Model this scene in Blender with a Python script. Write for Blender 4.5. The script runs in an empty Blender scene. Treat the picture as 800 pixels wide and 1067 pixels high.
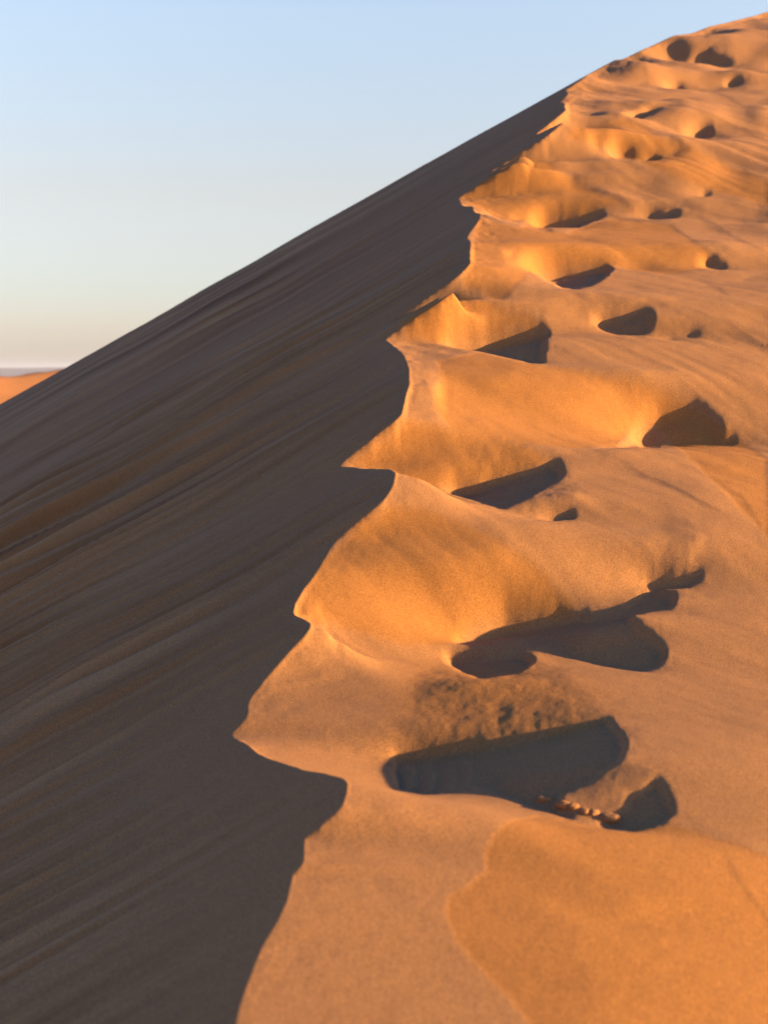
import bpy, math
import numpy as np

# ------------------------------------------------------------------ scene and camera
sc = bpy.context.scene
col = sc.collection
PITCH = math.radians(5.65)
cam_d = bpy.data.cameras.new("camera")
cam = bpy.data.objects.new("camera", cam_d)
col.objects.link(cam)
cam.location = (0, 0, 0)
cam.rotation_euler = (math.radians(90) - PITCH, 0, 0)
cam_d.sensor_fit = 'VERTICAL'
cam_d.sensor_height = 36.0
cam_d.lens = 36.0 * 1482.0 / 1067.0
cam_d.clip_start = 0.05
cam_d.clip_end = 60000
cam_d.dof.use_dof = True
cam_d.dof.focus_distance = 2.75
cam_d.dof.aperture_fstop = 7.5
sc.camera = cam

# ------------------------------------------------------------------ sun and sky
SUN_EL, SUN_AZ = math.radians(10.8), math.radians(8.0)      # light from the right, a little behind the camera
sun_dir = np.array([math.cos(SUN_EL) * math.cos(SUN_AZ), -math.cos(SUN_EL) * math.sin(SUN_AZ), math.sin(SUN_EL)])
sd = bpy.data.lights.new("sun", 'SUN')
sd.energy = 5.0
sd.angle = math.radians(0.55)
sd.color = (1.0, 0.69, 0.33)
so = bpy.data.objects.new("sun", sd)
col.objects.link(so)
import mathutils
so.rotation_euler = mathutils.Vector(sun_dir.tolist()).to_track_quat('Z', 'Y').to_euler()
w = bpy.data.worlds.new("World")
sc.world = w
w.use_nodes = True
nt = w.node_tree
for n in list(nt.nodes):
    nt.nodes.remove(n)
wo = nt.nodes.new('ShaderNodeOutputWorld')
bg = nt.nodes.new('ShaderNodeBackground')
sky = nt.nodes.new('ShaderNodeTexSky')
sky.sky_type = 'NISHITA'
sky.sun_disc = False
sky.sun_elevation = SUN_EL
sky.sun_rotation = math.atan2(sun_dir[0], sun_dir[1])
sky.altitude = 300
sky.air_density = 1.0
sky.dust_density = 1.2
sky.ozone_density = 2.0
bg.inputs['Strength'].default_value = 0.0765
tcw = nt.nodes.new('ShaderNodeTexCoord')
sep = nt.nodes.new('ShaderNodeSeparateXYZ')
nt.links.new(tcw.outputs['Generated'], sep.inputs[0])
ramp = nt.nodes.new('ShaderNodeValToRGB')                    # dusty, bright air low down, deep blue overhead
els = ramp.color_ramp.elements
stops = [(0.0, (1.0, .91, 1.24)), (.06, (1.06, .92, 1.04)), (.12, (1.36, .98, .90)), (.24, (1.72, 1.36, 1.22)), (.42, (.28, .70, 1.46)), (1.0, (.08, .50, 1.40))]
while len(els) < len(stops):
    els.new(.5)
for e, (p, c) in zip(els, stops):
    e.position = p
    e.color = (*[v * .5 for v in c], 1)
nt.links.new(sep.outputs[2], ramp.inputs[0])
mul = nt.nodes.new('ShaderNodeVectorMath')
mul.operation = 'MULTIPLY'
nt.links.new(sky.outputs[0], mul.inputs[0])
nt.links.new(ramp.outputs[0], mul.inputs[1])
mul2 = nt.nodes.new('ShaderNodeVectorMath')
mul2.operation = 'SCALE'
mul2.inputs['Scale'].default_value = 2.0
nt.links.new(mul.outputs[0], mul2.inputs[0])
nt.links.new(mul2.outputs[0], bg.inputs[0])
nt.links.new(bg.outputs[0], wo.inputs[0])
sc.view_settings.view_transform = 'Standard'
sc.view_settings.look = 'None'
sc.view_settings.gamma = 1.0
sc.view_settings.use_curve_mapping = False
sc.view_settings.exposure = 1.74
sc.cycles.max_bounces = 6
sc.cycles.use_denoising = True

# ------------------------------------------------------------------ helpers
def tag(o, label=None, cat=None, group=None, kind=None):
    for k, v in (('label', label), ('category', cat), ('group', group), ('kind', kind)):
        if v:
            o[k] = v

class NT:
    def __init__(self, name):
        self.m = bpy.data.materials.new(name)
        self.m.use_nodes = True
        self.t = self.m.node_tree
        for n in list(self.t.nodes):
            self.t.nodes.remove(n)
    def n(self, kind, **kw):
        x = self.t.nodes.new('ShaderNode' + kind)
        ins = kw.pop('ins', {})
        for k, v in kw.items():
            setattr(x, k, v)
        for k, v in ins.items():
            s = x.inputs[k]
            if isinstance(v, bpy.types.NodeSocket):
                self.t.links.new(v, s)
            else:
                s.default_value = v
        return x

def noise_tab(seed, n=256):
    return np.random.default_rng(seed).uniform(-1, 1, (n, n))
def vnoise(x, y, seed):
    """smooth value noise in [-1, 1] with a period of 256"""
    t = noise_tab(seed)
    i, j = np.floor(x).astype(np.int64), np.floor(y).astype(np.int64)
    a, b = x - i, y - j
    a, b = a * a * a * (a * (a * 6 - 15) + 10), b * b * b * (b * (b * 6 - 15) + 10)
    i0, i1, j0, j1 = i & 255, (i + 1) & 255, j & 255, (j + 1) & 255
    return (t[i0, j0] * (1 - a) + t[i1, j0] * a) * (1 - b) + (t[i0, j1] * (1 - a) + t[i1, j1] * a) * b
def fbm(x, y, seed, octaves=4, gain=0.5):
    s, g, tot = 0, 1.0, 0.0
    for k in range(octaves):
        s = s + g * vnoise(x * 2 ** k + 17.3 * k, y * 2 ** k + 5.1 * k, seed + k)
        tot += g
        g *= gain
    return s / tot
def cubic(xk, yk, x):
    xk, yk = np.array(xk, float), np.array(yk, float)
    h = np.diff(xk)
    dl = np.diff(yk) / h
    m = np.zeros_like(yk)
    m[0], m[-1] = dl[0], dl[-1]
    m[1:-1] = (dl[:-1] * h[1:] + dl[1:] * h[:-1]) / (h[1:] + h[:-1])
    i = np.clip(np.searchsorted(xk, x) - 1, 0, len(h) - 1)
    t = (x - xk[i]) / h[i]
    c = np.clip(t, 0, 1)
    lo, hi = np.minimum(t, 0) * h[i], np.maximum(t - 1, 0) * h[i]
    r = ((2 * c ** 3 - 3 * c ** 2 + 1) * yk[i] + (c ** 3 - 2 * c ** 2 + c) * h[i] * m[i]
         + (-2 * c ** 3 + 3 * c ** 2) * yk[i + 1] + (c ** 3 - c ** 2) * h[i] * m[i + 1])
    return r + lo * m[0] + hi * m[-1]

# ------------------------------------------------------------------ the dune: a steep lee plane meeting a trodden windward side
KD = [1.0, 1.42, 1.85, 2.45, 3.15, 4.7, 6.9, 11.0]           # metres ahead of the camera
KX = [-.085, -.043, -.020, .018, .070, .31, .885, 2.97]      # plan of the crest
KZ = [-0.4759, -0.415, -0.3374, -0.17, 0.0565, 0.5338, 1.3469, 2.7099]
KM = [.60, .60, .60, .60, .60, .58, .555, .55]               # steepness of the lee side
WD = [1.0, 1.39, 1.95, 2.42, 2.9, 3.48, 4.45, 5.5, 5.95, 6.9, 11.]
WX = [-.075, -.038, -.055, .020, .058, .18, .30, .59, .75, 1.02, 2.97]
def cap(y):
    return np.where(y > 11, 11 + 14 * (1 - np.exp(-(np.maximum(y, 11) - 11) / 14)), np.maximum(y, -30 + 0 * y))
def lee(x, y):
    Y = cap(y)
    return cubic(KD, KZ, Y) + np.interp(Y, KD, KM) * (x - cubic(KD, KX, Y))
def wind_base(x, y):
    Y = cap(y)
    X = cubic(WD, WX, Y)
    d = x - X
    far = np.maximum(d - 4, 0)
    yy = np.maximum(Y, .3)
    wd = .045 * yy
    d0 = np.interp(yy, [1.5, 2.1, 2.6], [.22, .22, .13]) * yy          # where the bank right of the tracks rolls over
    roll = wd * (np.logaddexp(0, (d - d0) / wd) - np.logaddexp(0, -d0 / wd))
    return lee(X, Y) + np.interp(Y, [2.2, 3.0, 5.0, 6.5], [.09, .17, .16, .04]) * d - np.interp(Y, [2.2, 3.0, 5.0, 6.5], [.34, .40, .38, .30]) * roll - .08 * (np.sqrt(far ** 2 + 9) - 3) - .10 * np.maximum(y - 24, 0), X

# trodden relief of the windward side, relative height per metre of distance
PITS = [
  ('P1', [(0.0027,0.5419),(0.0081,0.5519),(0.0121,0.5619),(0.0175,0.5819),(0.0202,0.6119),(0.0216,0.6494),(0.031,0.6819),(0.0405,0.7169),(0.0499,0.7194),(0.0594,0.7019),(0.0688,0.6719),(0.0783,0.6769),(0.0891,0.6794),(0.0999,0.6844),(0.1093,0.6744),(0.1188,0.6519),(0.1282,0.6269),(0.1377,0.6069),(0.1444,0.5869),(0.1525,0.5669),(0.1592,0.5469),(0.1673,0.5169),(0.1754,0.4794),(0.1795,0.4244),(0.1876,0.4144),(0.197,0.4044),(0.2024,0.3919),(0.2092,0.3744),(0.2105,0.3569),(0.2011,0.3469),(0.1903,0.3444),(0.1808,0.3219),(0.166,0.3194),(0.1525,0.3194),(0.1417,0.3544),(0.1323,0.3694),(0.1215,0.3769),(0.1107,0.3869),(0.0999,0.3994),(0.0877,0.4144),(0.0756,0.4269),(0.0661,0.4344),(0.0553,0.4469),(0.0418,0.4469),(0.027,0.4144),(0.0175,0.4319),(0.0081,0.4419),(0.0054,0.5119)]),
  ('P2', [(0.0472,0.7444),(0.0513,0.7669),(0.0607,0.7744),(0.0688,0.7794),(0.0783,0.7844),(0.0891,0.7869),(0.0985,0.7919),(0.1093,0.7919),(0.1188,0.7894),(0.1255,0.7869),(0.1323,0.7819),(0.1404,0.7744),(0.1498,0.7719),(0.1606,0.7719),(0.17,0.7719),(0.1781,0.7819),(0.1849,0.7919),(0.197,0.7869),(0.2092,0.7744),(0.2078,0.7519),(0.1984,0.7569),(0.1889,0.7544),(0.1795,0.7294),(0.1862,0.7119),(0.1943,0.6994),(0.2011,0.6819),(0.1984,0.6569),(0.1849,0.6444),(0.1741,0.6694),(0.1633,0.6794),(0.1525,0.6894),(0.1417,0.6969),(0.1296,0.7044),(0.1161,0.7069),(0.1026,0.7144),(0.0931,0.7219),(0.0837,0.7269),(0.0742,0.7294),(0.0648,0.7344),(0.0553,0.7369)]),
  ('P2b', [(0.166,0.7994),(0.1727,0.8069),(0.1808,0.8119),(0.1889,0.8169),(0.197,0.8269),(0.2051,0.8369),(0.2132,0.8494),(0.2213,0.8294),(0.2294,0.8169),(0.2375,0.8069),(0.2456,0.7944),(0.2281,0.7944),(0.2132,0.7819),(0.2024,0.7919),(0.1903,0.7944),(0.1808,0.7969)]),
  ('P3', [(0.0364,0.9594),(0.0432,0.9669),(0.0499,0.9744),(0.058,0.9819),(0.0702,0.9919),(0.0837,0.9919),(0.0985,0.9944),(0.1107,0.9819),(0.1228,0.9744),(0.1296,0.9494),(0.135,0.9294),(0.1363,0.8869),(0.1363,0.8694),(0.1296,0.8569),(0.1188,0.8569),(0.108,0.8519),(0.0972,0.8644),(0.085,0.8719),(0.0742,0.8969),(0.0648,0.9269),(0.054,0.9419),(0.0445,0.9544)]),
  ('P4', [(0.0391,1.2169),(0.0324,1.2244),(0.0256,1.2269),(0.0351,1.2294),(0.0432,1.2344),(0.054,1.2744),(0.0675,1.2544),(0.0796,1.2494),(0.0918,1.2469),(0.1039,1.2394),(0.1147,1.2344),(0.1161,1.1619),(0.1134,1.1294),(0.1026,1.1519),(0.0918,1.1619),(0.081,1.1744),(0.0675,1.1744),(0.054,1.2069)]),
  ('P5', [(0.0972,1.3344),(0.108,1.3944),(0.1201,1.3994),(0.1296,1.3994),(0.139,1.3994),(0.1484,1.3969),(0.1579,1.3944),(0.1565,1.3369),(0.1444,1.3319),(0.1336,1.2719),(0.1201,1.2844),(0.1093,1.3094)]),
  ('P6', [(0.1323,1.2394),(0.135,1.2544),(0.1471,1.2644),(0.1565,1.2644),(0.1673,1.2644),(0.1768,1.2569),(0.1876,1.2469),(0.197,1.2369),(0.2078,1.2294),(0.2186,1.2244),(0.2294,1.2194),(0.224,1.2144),(0.2132,1.2169),(0.2011,1.2169),(0.1903,1.2044),(0.1741,1.2044),(0.1646,1.2294),(0.1538,1.2294),(0.143,1.2344)]),
  ('P7', [(0.1619,1.0219),(0.1741,1.0744),(0.1808,1.0919),(0.1903,1.0969),(0.1997,1.0969),(0.2078,1.0994),(0.2159,1.0994),(0.2321,1.0844),(0.2416,1.0669),(0.2537,1.0619),(0.2402,1.0644),(0.2267,1.0644),(0.2159,1.0669),(0.2065,1.0569),(0.1957,1.0394),(0.1849,1.0769),(0.1727,1.0419)]),
  ('P8', [(0.1012,1.4644),(0.108,1.6144),(0.1201,1.6144),(0.1336,1.6119),(0.1444,1.6119),(0.1565,1.6094),(0.1484,1.5944),(0.139,1.5569),(0.1309,1.4869),(0.1134,1.4594)]),
  ('P9', [(0.1565,1.6144),(0.1687,1.6194),(0.1808,1.6119),(0.193,1.6044),(0.2051,1.5994),(0.2051,1.5894),(0.1957,1.5969),(0.1862,1.5819),(0.17,1.6019)]),
  ('P10', [(0.2173,1.3844),(0.2227,1.4144),(0.2308,1.4069),(0.2483,1.3944),(0.2294,1.3744)]),
  ('F1', [(0.1538,1.6794),(0.1592,1.7019),(0.1727,1.7019),(0.1754,1.6969),(0.17,1.6844)]),
  ('F1b', [(0.1741,1.6869),(0.1822,1.6994),(0.1903,1.6994),(0.1916,1.6894),(0.1822,1.6719)]),
  ('F4', [(0.2038,1.7144),(0.2132,1.7769),(0.2227,1.7794),(0.2281,1.7669),(0.224,1.7494),(0.2132,1.7444)]),
  ('F5', [(0.1619,1.7644),(0.1646,1.8019),(0.1754,1.8094),(0.1849,1.8144),(0.1943,1.8019),(0.1849,1.7894),(0.1754,1.7694)]),
  ('F6', [(0.1903,1.9494),(0.197,1.9769),(0.2065,1.9794),(0.2078,1.9644),(0.1997,1.9244)]),
  ('F7', [(0.193,2.1094),(0.2038,2.1094),(0.2159,2.1094),(0.224,2.1019),(0.2389,2.0794),(0.2375,2.0719),(0.22,2.0069),(0.2078,2.0819),(0.2119,2.0969),(0.2024,2.1019)]),
  ('F9', [(0.2308,1.9719),(0.2389,1.9919),(0.2456,1.9869),(0.2456,1.9744)]),
]
PATCHES = [
  [(-0.0648,0.7319),(-0.058,0.7569),(-0.0526,0.7719),(-0.0472,0.7869),(-0.0405,0.8044),(-0.0324,0.8169),(-0.0243,0.8269),(-0.0175,0.8344),(-0.0067,0.8369),(0.0054,0.8444),(0.0162,0.8444),(0.027,0.8444),(0.0364,0.8419),(0.0459,0.8369),(0.054,0.8344),(0.0634,0.8294),(0.0729,0.8219),(0.081,0.8169),(0.0904,0.8094),(0.0999,0.8044),(0.1093,0.7994),(0.1161,0.7944),(0.1228,0.7869),(0.1309,0.7819),(0.1377,0.7744),(0.1269,0.7769),(0.1147,0.7794),(0.1012,0.7819),(0.0918,0.7819),(0.0783,0.7794),(0.0688,0.7769),(0.058,0.7694),(0.0472,0.7444),(0.0364,0.7394),(0.0256,0.7369),(0.0135,0.7319),(0.004,0.7344),(-0.0067,0.7344),(-0.0175,0.7369),(-0.027,0.7369),(-0.0364,0.7394),(-0.0459,0.7369),(-0.0553,0.7344)],
  [(-0.027,0.9769),(-0.0175,0.9819),(-0.0081,0.9869),(0,0.9919),(0.0094,0.9969),(0.0175,1.0044),(0.0283,1.0044),(0.0405,1.0044),(0.0513,0.9994),(0.0607,0.9944),(0.0715,0.9944),(0.0837,0.9944),(0.0945,0.9944),(0.1039,0.9869),(0.112,0.9794),(0.1215,0.9744),(0.112,0.9744),(0.1012,0.9719),(0.0918,0.9694),(0.081,0.9694),(0.0702,0.9669),(0.058,0.9669),(0.0472,0.9644),(0.0364,0.9594),(0.0256,0.8844),(0.0162,0.8894),(0.0067,0.9694),(-0.004,0.9719),(-0.0162,0.9744)],
  [(0.0027,1.2519),(0.0148,1.2494),(0.027,1.2494),(0.0364,1.2394),(0.0445,1.2369),(0.054,1.2769),(0.0675,1.2569),(0.0796,1.2494),(0.0891,1.2469),(0.0985,1.2444),(0.108,1.2369),(0.1174,1.2344),(0.108,1.2344),(0.0972,1.2369),(0.0864,1.2369),(0.0783,1.2344),(0.0675,1.2344),(0.0567,1.2319),(0.0486,1.2294),(0.0391,1.2194),(0.0283,1.2194),(0.0162,1.2219)],
  [(0.0364,1.1294),(0.0472,1.1369),(0.0567,1.1544),(0.0675,1.1744),(0.0769,1.1644),(0.0877,1.1544),(0.0972,1.1394),(0.108,1.1269),(0.1174,1.1244),(0.1269,1.1219),(0.1363,1.1194),(0.1457,1.1169),(0.1552,1.1144),(0.1646,1.1144),(0.1741,1.1119),(0.1849,1.1094),(0.1943,1.1069),(0.2051,1.1019),(0.2146,1.0994),(0.2065,1.0969),(0.1957,1.0969),(0.1862,1.0944),(0.1754,1.0844),(0.1687,1.0694),(0.1619,1.0244),(0.1484,1.0044),(0.135,0.9944),(0.1255,0.9944),(0.1147,0.9944),(0.1039,0.9944),(0.0945,0.9969),(0.0837,0.9944),(0.0715,0.9944),(0.0607,0.9944),(0.0526,0.9994),(0.0445,1.0069),(0.0351,1.0344),(0.0364,1.0644),(0.0405,1.0894)],
  [(0.166,0.3194),(0.1552,0.3569),(0.1444,0.3594),(0.1336,0.3644),(0.1215,0.3669),(0.1107,0.3719),(0.0999,0.3269),(0.0904,0.3044),(0.0783,0.2794),(0.0729,0.2594),(0.0742,0.2394),(0.0621,0.2169),(0.0472,0.2019),(0.0445,0.1769),(0.0486,0.1594),(0.0526,0.1419),(0.0607,0.1269),(0.0702,0.1094),(0.0769,0.0969),(0.0837,0.0869),(0.0918,0.0744),(0.0985,0.0594),(0.1053,0.0444),(0.112,0.0269),(0.1228,0.0294),(0.1323,0.0294),(0.143,0.0294),(0.1538,0.0319),(0.1633,0.0344),(0.1741,0.0369),(0.1835,0.0369),(0.1943,0.0394),(0.2038,0.0419),(0.2146,0.0444),(0.224,0.0469),(0.2348,0.0494),(0.2443,0.0519),(0.2551,0.0544),(0.2645,0.0544),(0.2753,0.0569),(0.2848,0.0594),(0.2955,0.0644),(0.2955,0.0794),(0.2955,0.0969),(0.2942,0.1144),(0.2942,0.1344),(0.2942,0.1519),(0.2942,0.1694),(0.2928,0.1894),(0.2928,0.2069),(0.2928,0.2244),(0.2928,0.2444),(0.2928,0.2669),(0.2915,0.2919),(0.2821,0.2994),(0.2713,0.3069),(0.2605,0.3144),(0.2497,0.3219),(0.2389,0.3269),(0.2294,0.3344),(0.2186,0.3394),(0.2078,0.3444),(0.197,0.3444),(0.1876,0.3494),(0.1768,0.3544)],
  [(0.0526,1.6444),(0.0634,1.6494),(0.0729,1.6669),(0.0837,1.6569),(0.0945,1.6544),(0.1053,1.6844),(0.1147,1.6669),(0.1242,1.6544),(0.1323,1.6494),(0.143,1.6394),(0.1552,1.6244),(0.166,1.6169),(0.1552,1.6144),(0.1444,1.6119),(0.1336,1.6119),(0.1228,1.6144),(0.1134,1.6144),(0.1026,1.5819),(0.0918,1.4969),(0.0796,1.4969),(0.0715,1.5944),(0.0621,1.6094)],
  [(0.0648,1.4919),(0.0756,1.4844),(0.0864,1.4719),(0.0958,1.4694),(0.1066,1.6019),(0.1161,1.4594),(0.1269,1.4569),(0.1377,1.5519),(0.1484,1.5694),(0.1592,1.5969),(0.17,1.5844),(0.1795,1.5719),(0.1889,1.5619),(0.1997,1.5519),(0.2078,1.5019),(0.2173,1.4269),(0.2267,1.4144),(0.2186,1.3844),(0.2065,1.3719),(0.193,1.3619),(0.1822,1.3744),(0.1714,1.3844),(0.1606,1.3919),(0.1498,1.3969),(0.139,1.3994),(0.1282,1.3994),(0.1161,1.3969),(0.108,1.3944),(0.0972,1.2994),(0.0891,1.2719),(0.0796,1.2544),(0.0675,1.2744),(0.0553,1.2819),(0.0594,1.3294),(0.0607,1.3869),(0.0634,1.4469)],
  [(0.0189,0.6469),(0.0297,0.6819),(0.0405,0.7169),(0.0499,0.7119),(0.0594,0.6969),(0.0688,0.6669),(0.0783,0.6719),(0.0877,0.6794),(0.0972,0.6894),(0.1066,0.6894),(0.1174,0.6569),(0.1269,0.6294),(0.1377,0.6069),(0.1457,0.5819),(0.1552,0.5569),(0.1633,0.5344),(0.1525,0.5369),(0.143,0.5344),(0.1323,0.5344),(0.1215,0.5344),(0.1107,0.5319),(0.0999,0.5319),(0.0891,0.5344),(0.0796,0.5344),(0.0688,0.5369),(0.0594,0.5394),(0.0486,0.5419),(0.0378,0.5444),(0.027,0.5469),(0.0175,0.5469),(0.0067,0.5444),(0.0094,0.5544),(0.0121,0.5694),(0.0148,0.5944),(0.0162,0.6169)],
  [(0.1255,1.6969),(0.1323,1.7144),(0.143,1.7569),(0.1538,1.7594),(0.1646,1.7644),(0.1741,1.7594),(0.1822,1.7494),(0.1916,1.7144),(0.2011,1.7094),(0.2092,1.7044),(0.2186,1.6969),(0.2281,1.6894),(0.2375,1.6794),(0.247,1.6669),(0.2564,1.6569),(0.2645,1.6469),(0.2659,1.6044),(0.2564,1.6119),(0.247,1.6219),(0.2375,1.6294),(0.2267,1.6369),(0.2173,1.6419),(0.2078,1.6444),(0.1984,1.6519),(0.1889,1.6594),(0.1781,1.6669),(0.1687,1.6994),(0.1592,1.7019),(0.1471,1.6944),(0.1363,1.6944)],
  [(0.1754,1.0969),(0.1822,1.0944),(0.1889,1.0919),(0.1957,1.0844),(0.2024,1.0769),(0.2092,1.0119),(0.2159,0.9819),(0.2227,0.9644),(0.2294,0.9419),(0.2375,0.9194),(0.2443,0.8994),(0.251,0.8794),(0.2578,0.8644),(0.2645,0.8494),(0.2713,0.8344),(0.2713,0.8619),(0.2713,0.8919),(0.2713,0.9269),(0.2699,0.9669),(0.2699,1.0044),(0.2618,1.0344),(0.2551,1.0544),(0.247,1.0644),(0.2389,1.0719),(0.2308,1.0819),(0.224,1.0894),(0.2146,1.0994),(0.2051,1.0994),(0.1957,1.0994),(0.1849,1.0994)],
]
DENTS = [
  (0.1579, 1.9744, 0.0135, 0.035, 0.02),
  (0.166, 2.0769, 0.0094, 0.03, 0.016),
  (0.1903, 2.1044, 0.0094, 0.03, 0.018),
  (0.2011, 2.0944, 0.0081, 0.03, 0.015),
  (0.2213, 2.1844, 0.0094, 0.03, 0.018),
  (0.2456, 2.1144, 0.0108, 0.035, 0.018),
  (0.2591, 2.2094, 0.0094, 0.03, 0.014),
  (0.1687, 1.8094, 0.0121, 0.03, 0.012),
  (0.139, 1.7694, 0.0094, 0.03, 0.01),
  (0.1916, 1.8244, 0.0081, 0.025, 0.01),
  (0.1916, 1.7069, 0.0081, 0.025, 0.008),
  (0.2402, 1.8069, 0.0094, 0.03, 0.009),
  (0.2537, 2.0244, 0.0081, 0.03, 0.011),
  (0.2389, 1.6619, 0.0094, 0.025, 0.007),
  (0.2524, 1.5794, 0.0108, 0.025, 0.006),
  (0.2605, 1.2344, 0.0135, 0.02, 0.008),
  (0.2132, 1.4369, 0.0108, 0.02, 0.005),
  (0.1781, 1.3969, 0.0081, 0.015, 0.004),
  (0.2605, 1.3494, 0.0108, 0.02, 0.004),
]
LEDGES = [
  (0.0016, [(0.166,0.9669),(0.1741,0.9569),(0.1822,0.9419),(0.193,0.9319),(0.2024,0.9169),(0.2105,0.9044),(0.2186,0.8894),(0.2267,0.8794),(0.2348,0.8719),(0.2429,0.8644)]),
  (0.00096, [(0.2173,0.9594),(0.2254,0.9494),(0.2335,0.9369),(0.2416,0.9194),(0.251,0.9019),(0.2564,0.8794),(0.2618,0.8594),(0.2659,0.8419),(0.2713,0.8269)]),
  (0.00048, [(0.2416,0.3169),(0.247,0.2869),(0.2537,0.2569),(0.2632,0.2319),(0.2686,0.2219),(0.274,0.2119),(0.2794,0.1969),(0.274,0.2119)]),
  (0.00192, [(0.2119,1.2494),(0.224,1.2319),(0.2375,1.2244),(0.2456,1.2144),(0.2551,1.2019),(0.2618,1.1919),(0.2699,1.1819),(0.2618,1.1919)]),
  (0.00128, [(0.2159,1.3569),(0.2254,1.3294),(0.2335,1.3044),(0.2402,1.2719)]),
  (0.0016, [(0.2092,1.6019),(0.2159,1.5919),(0.2227,1.5719),(0.2321,1.5394),(0.2429,1.4969),(0.251,1.4444),(0.2591,1.4269),(0.2659,1.4169)]),
  (0.00192, [(0.2078,1.9794),(0.2159,1.9694),(0.224,1.9419),(0.2321,1.9144),(0.2389,1.8869),(0.247,1.8519),(0.2564,1.8194)]),
  (0.00192, [(0.2227,1.8044),(0.2348,1.7819),(0.2483,1.7644),(0.2564,1.7494),(0.2659,1.7269),(0.2564,1.7494)]),
  (0.00192, [(0.2105,1.7019),(0.2254,1.6969),(0.2348,1.6969),(0.2429,1.6944)]),
  (0.00096, [(-0.0972,0.6194),(-0.0864,0.6244),(-0.0769,0.6269),(-0.0688,0.6294),(-0.0594,0.6319),(-0.0513,0.6344),(-0.0432,0.6369),(-0.0337,0.6394),(-0.0256,0.6419)]),
  (0.00048, [(-0.0769,0.6494),(-0.0648,0.6519),(-0.0567,0.6544),(-0.0486,0.6569),(-0.0391,0.6594)]),
  (0.00128, [(-0.0013,1.2319),(0.004,1.2219)]),
  (0.00096, [(0.0405,1.1569),(0.0432,1.1769)]),
  (0.00096, [(0.0337,1.0544),(0.0351,1.0669)]),
  (0.00128, [(0.1646,0.7194),(0.1741,0.7244)]),
  (0.00096, [(0.1363,1.0719),(0.1417,1.0819),(0.1511,1.0894),(0.1619,1.1069)]),
]
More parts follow.
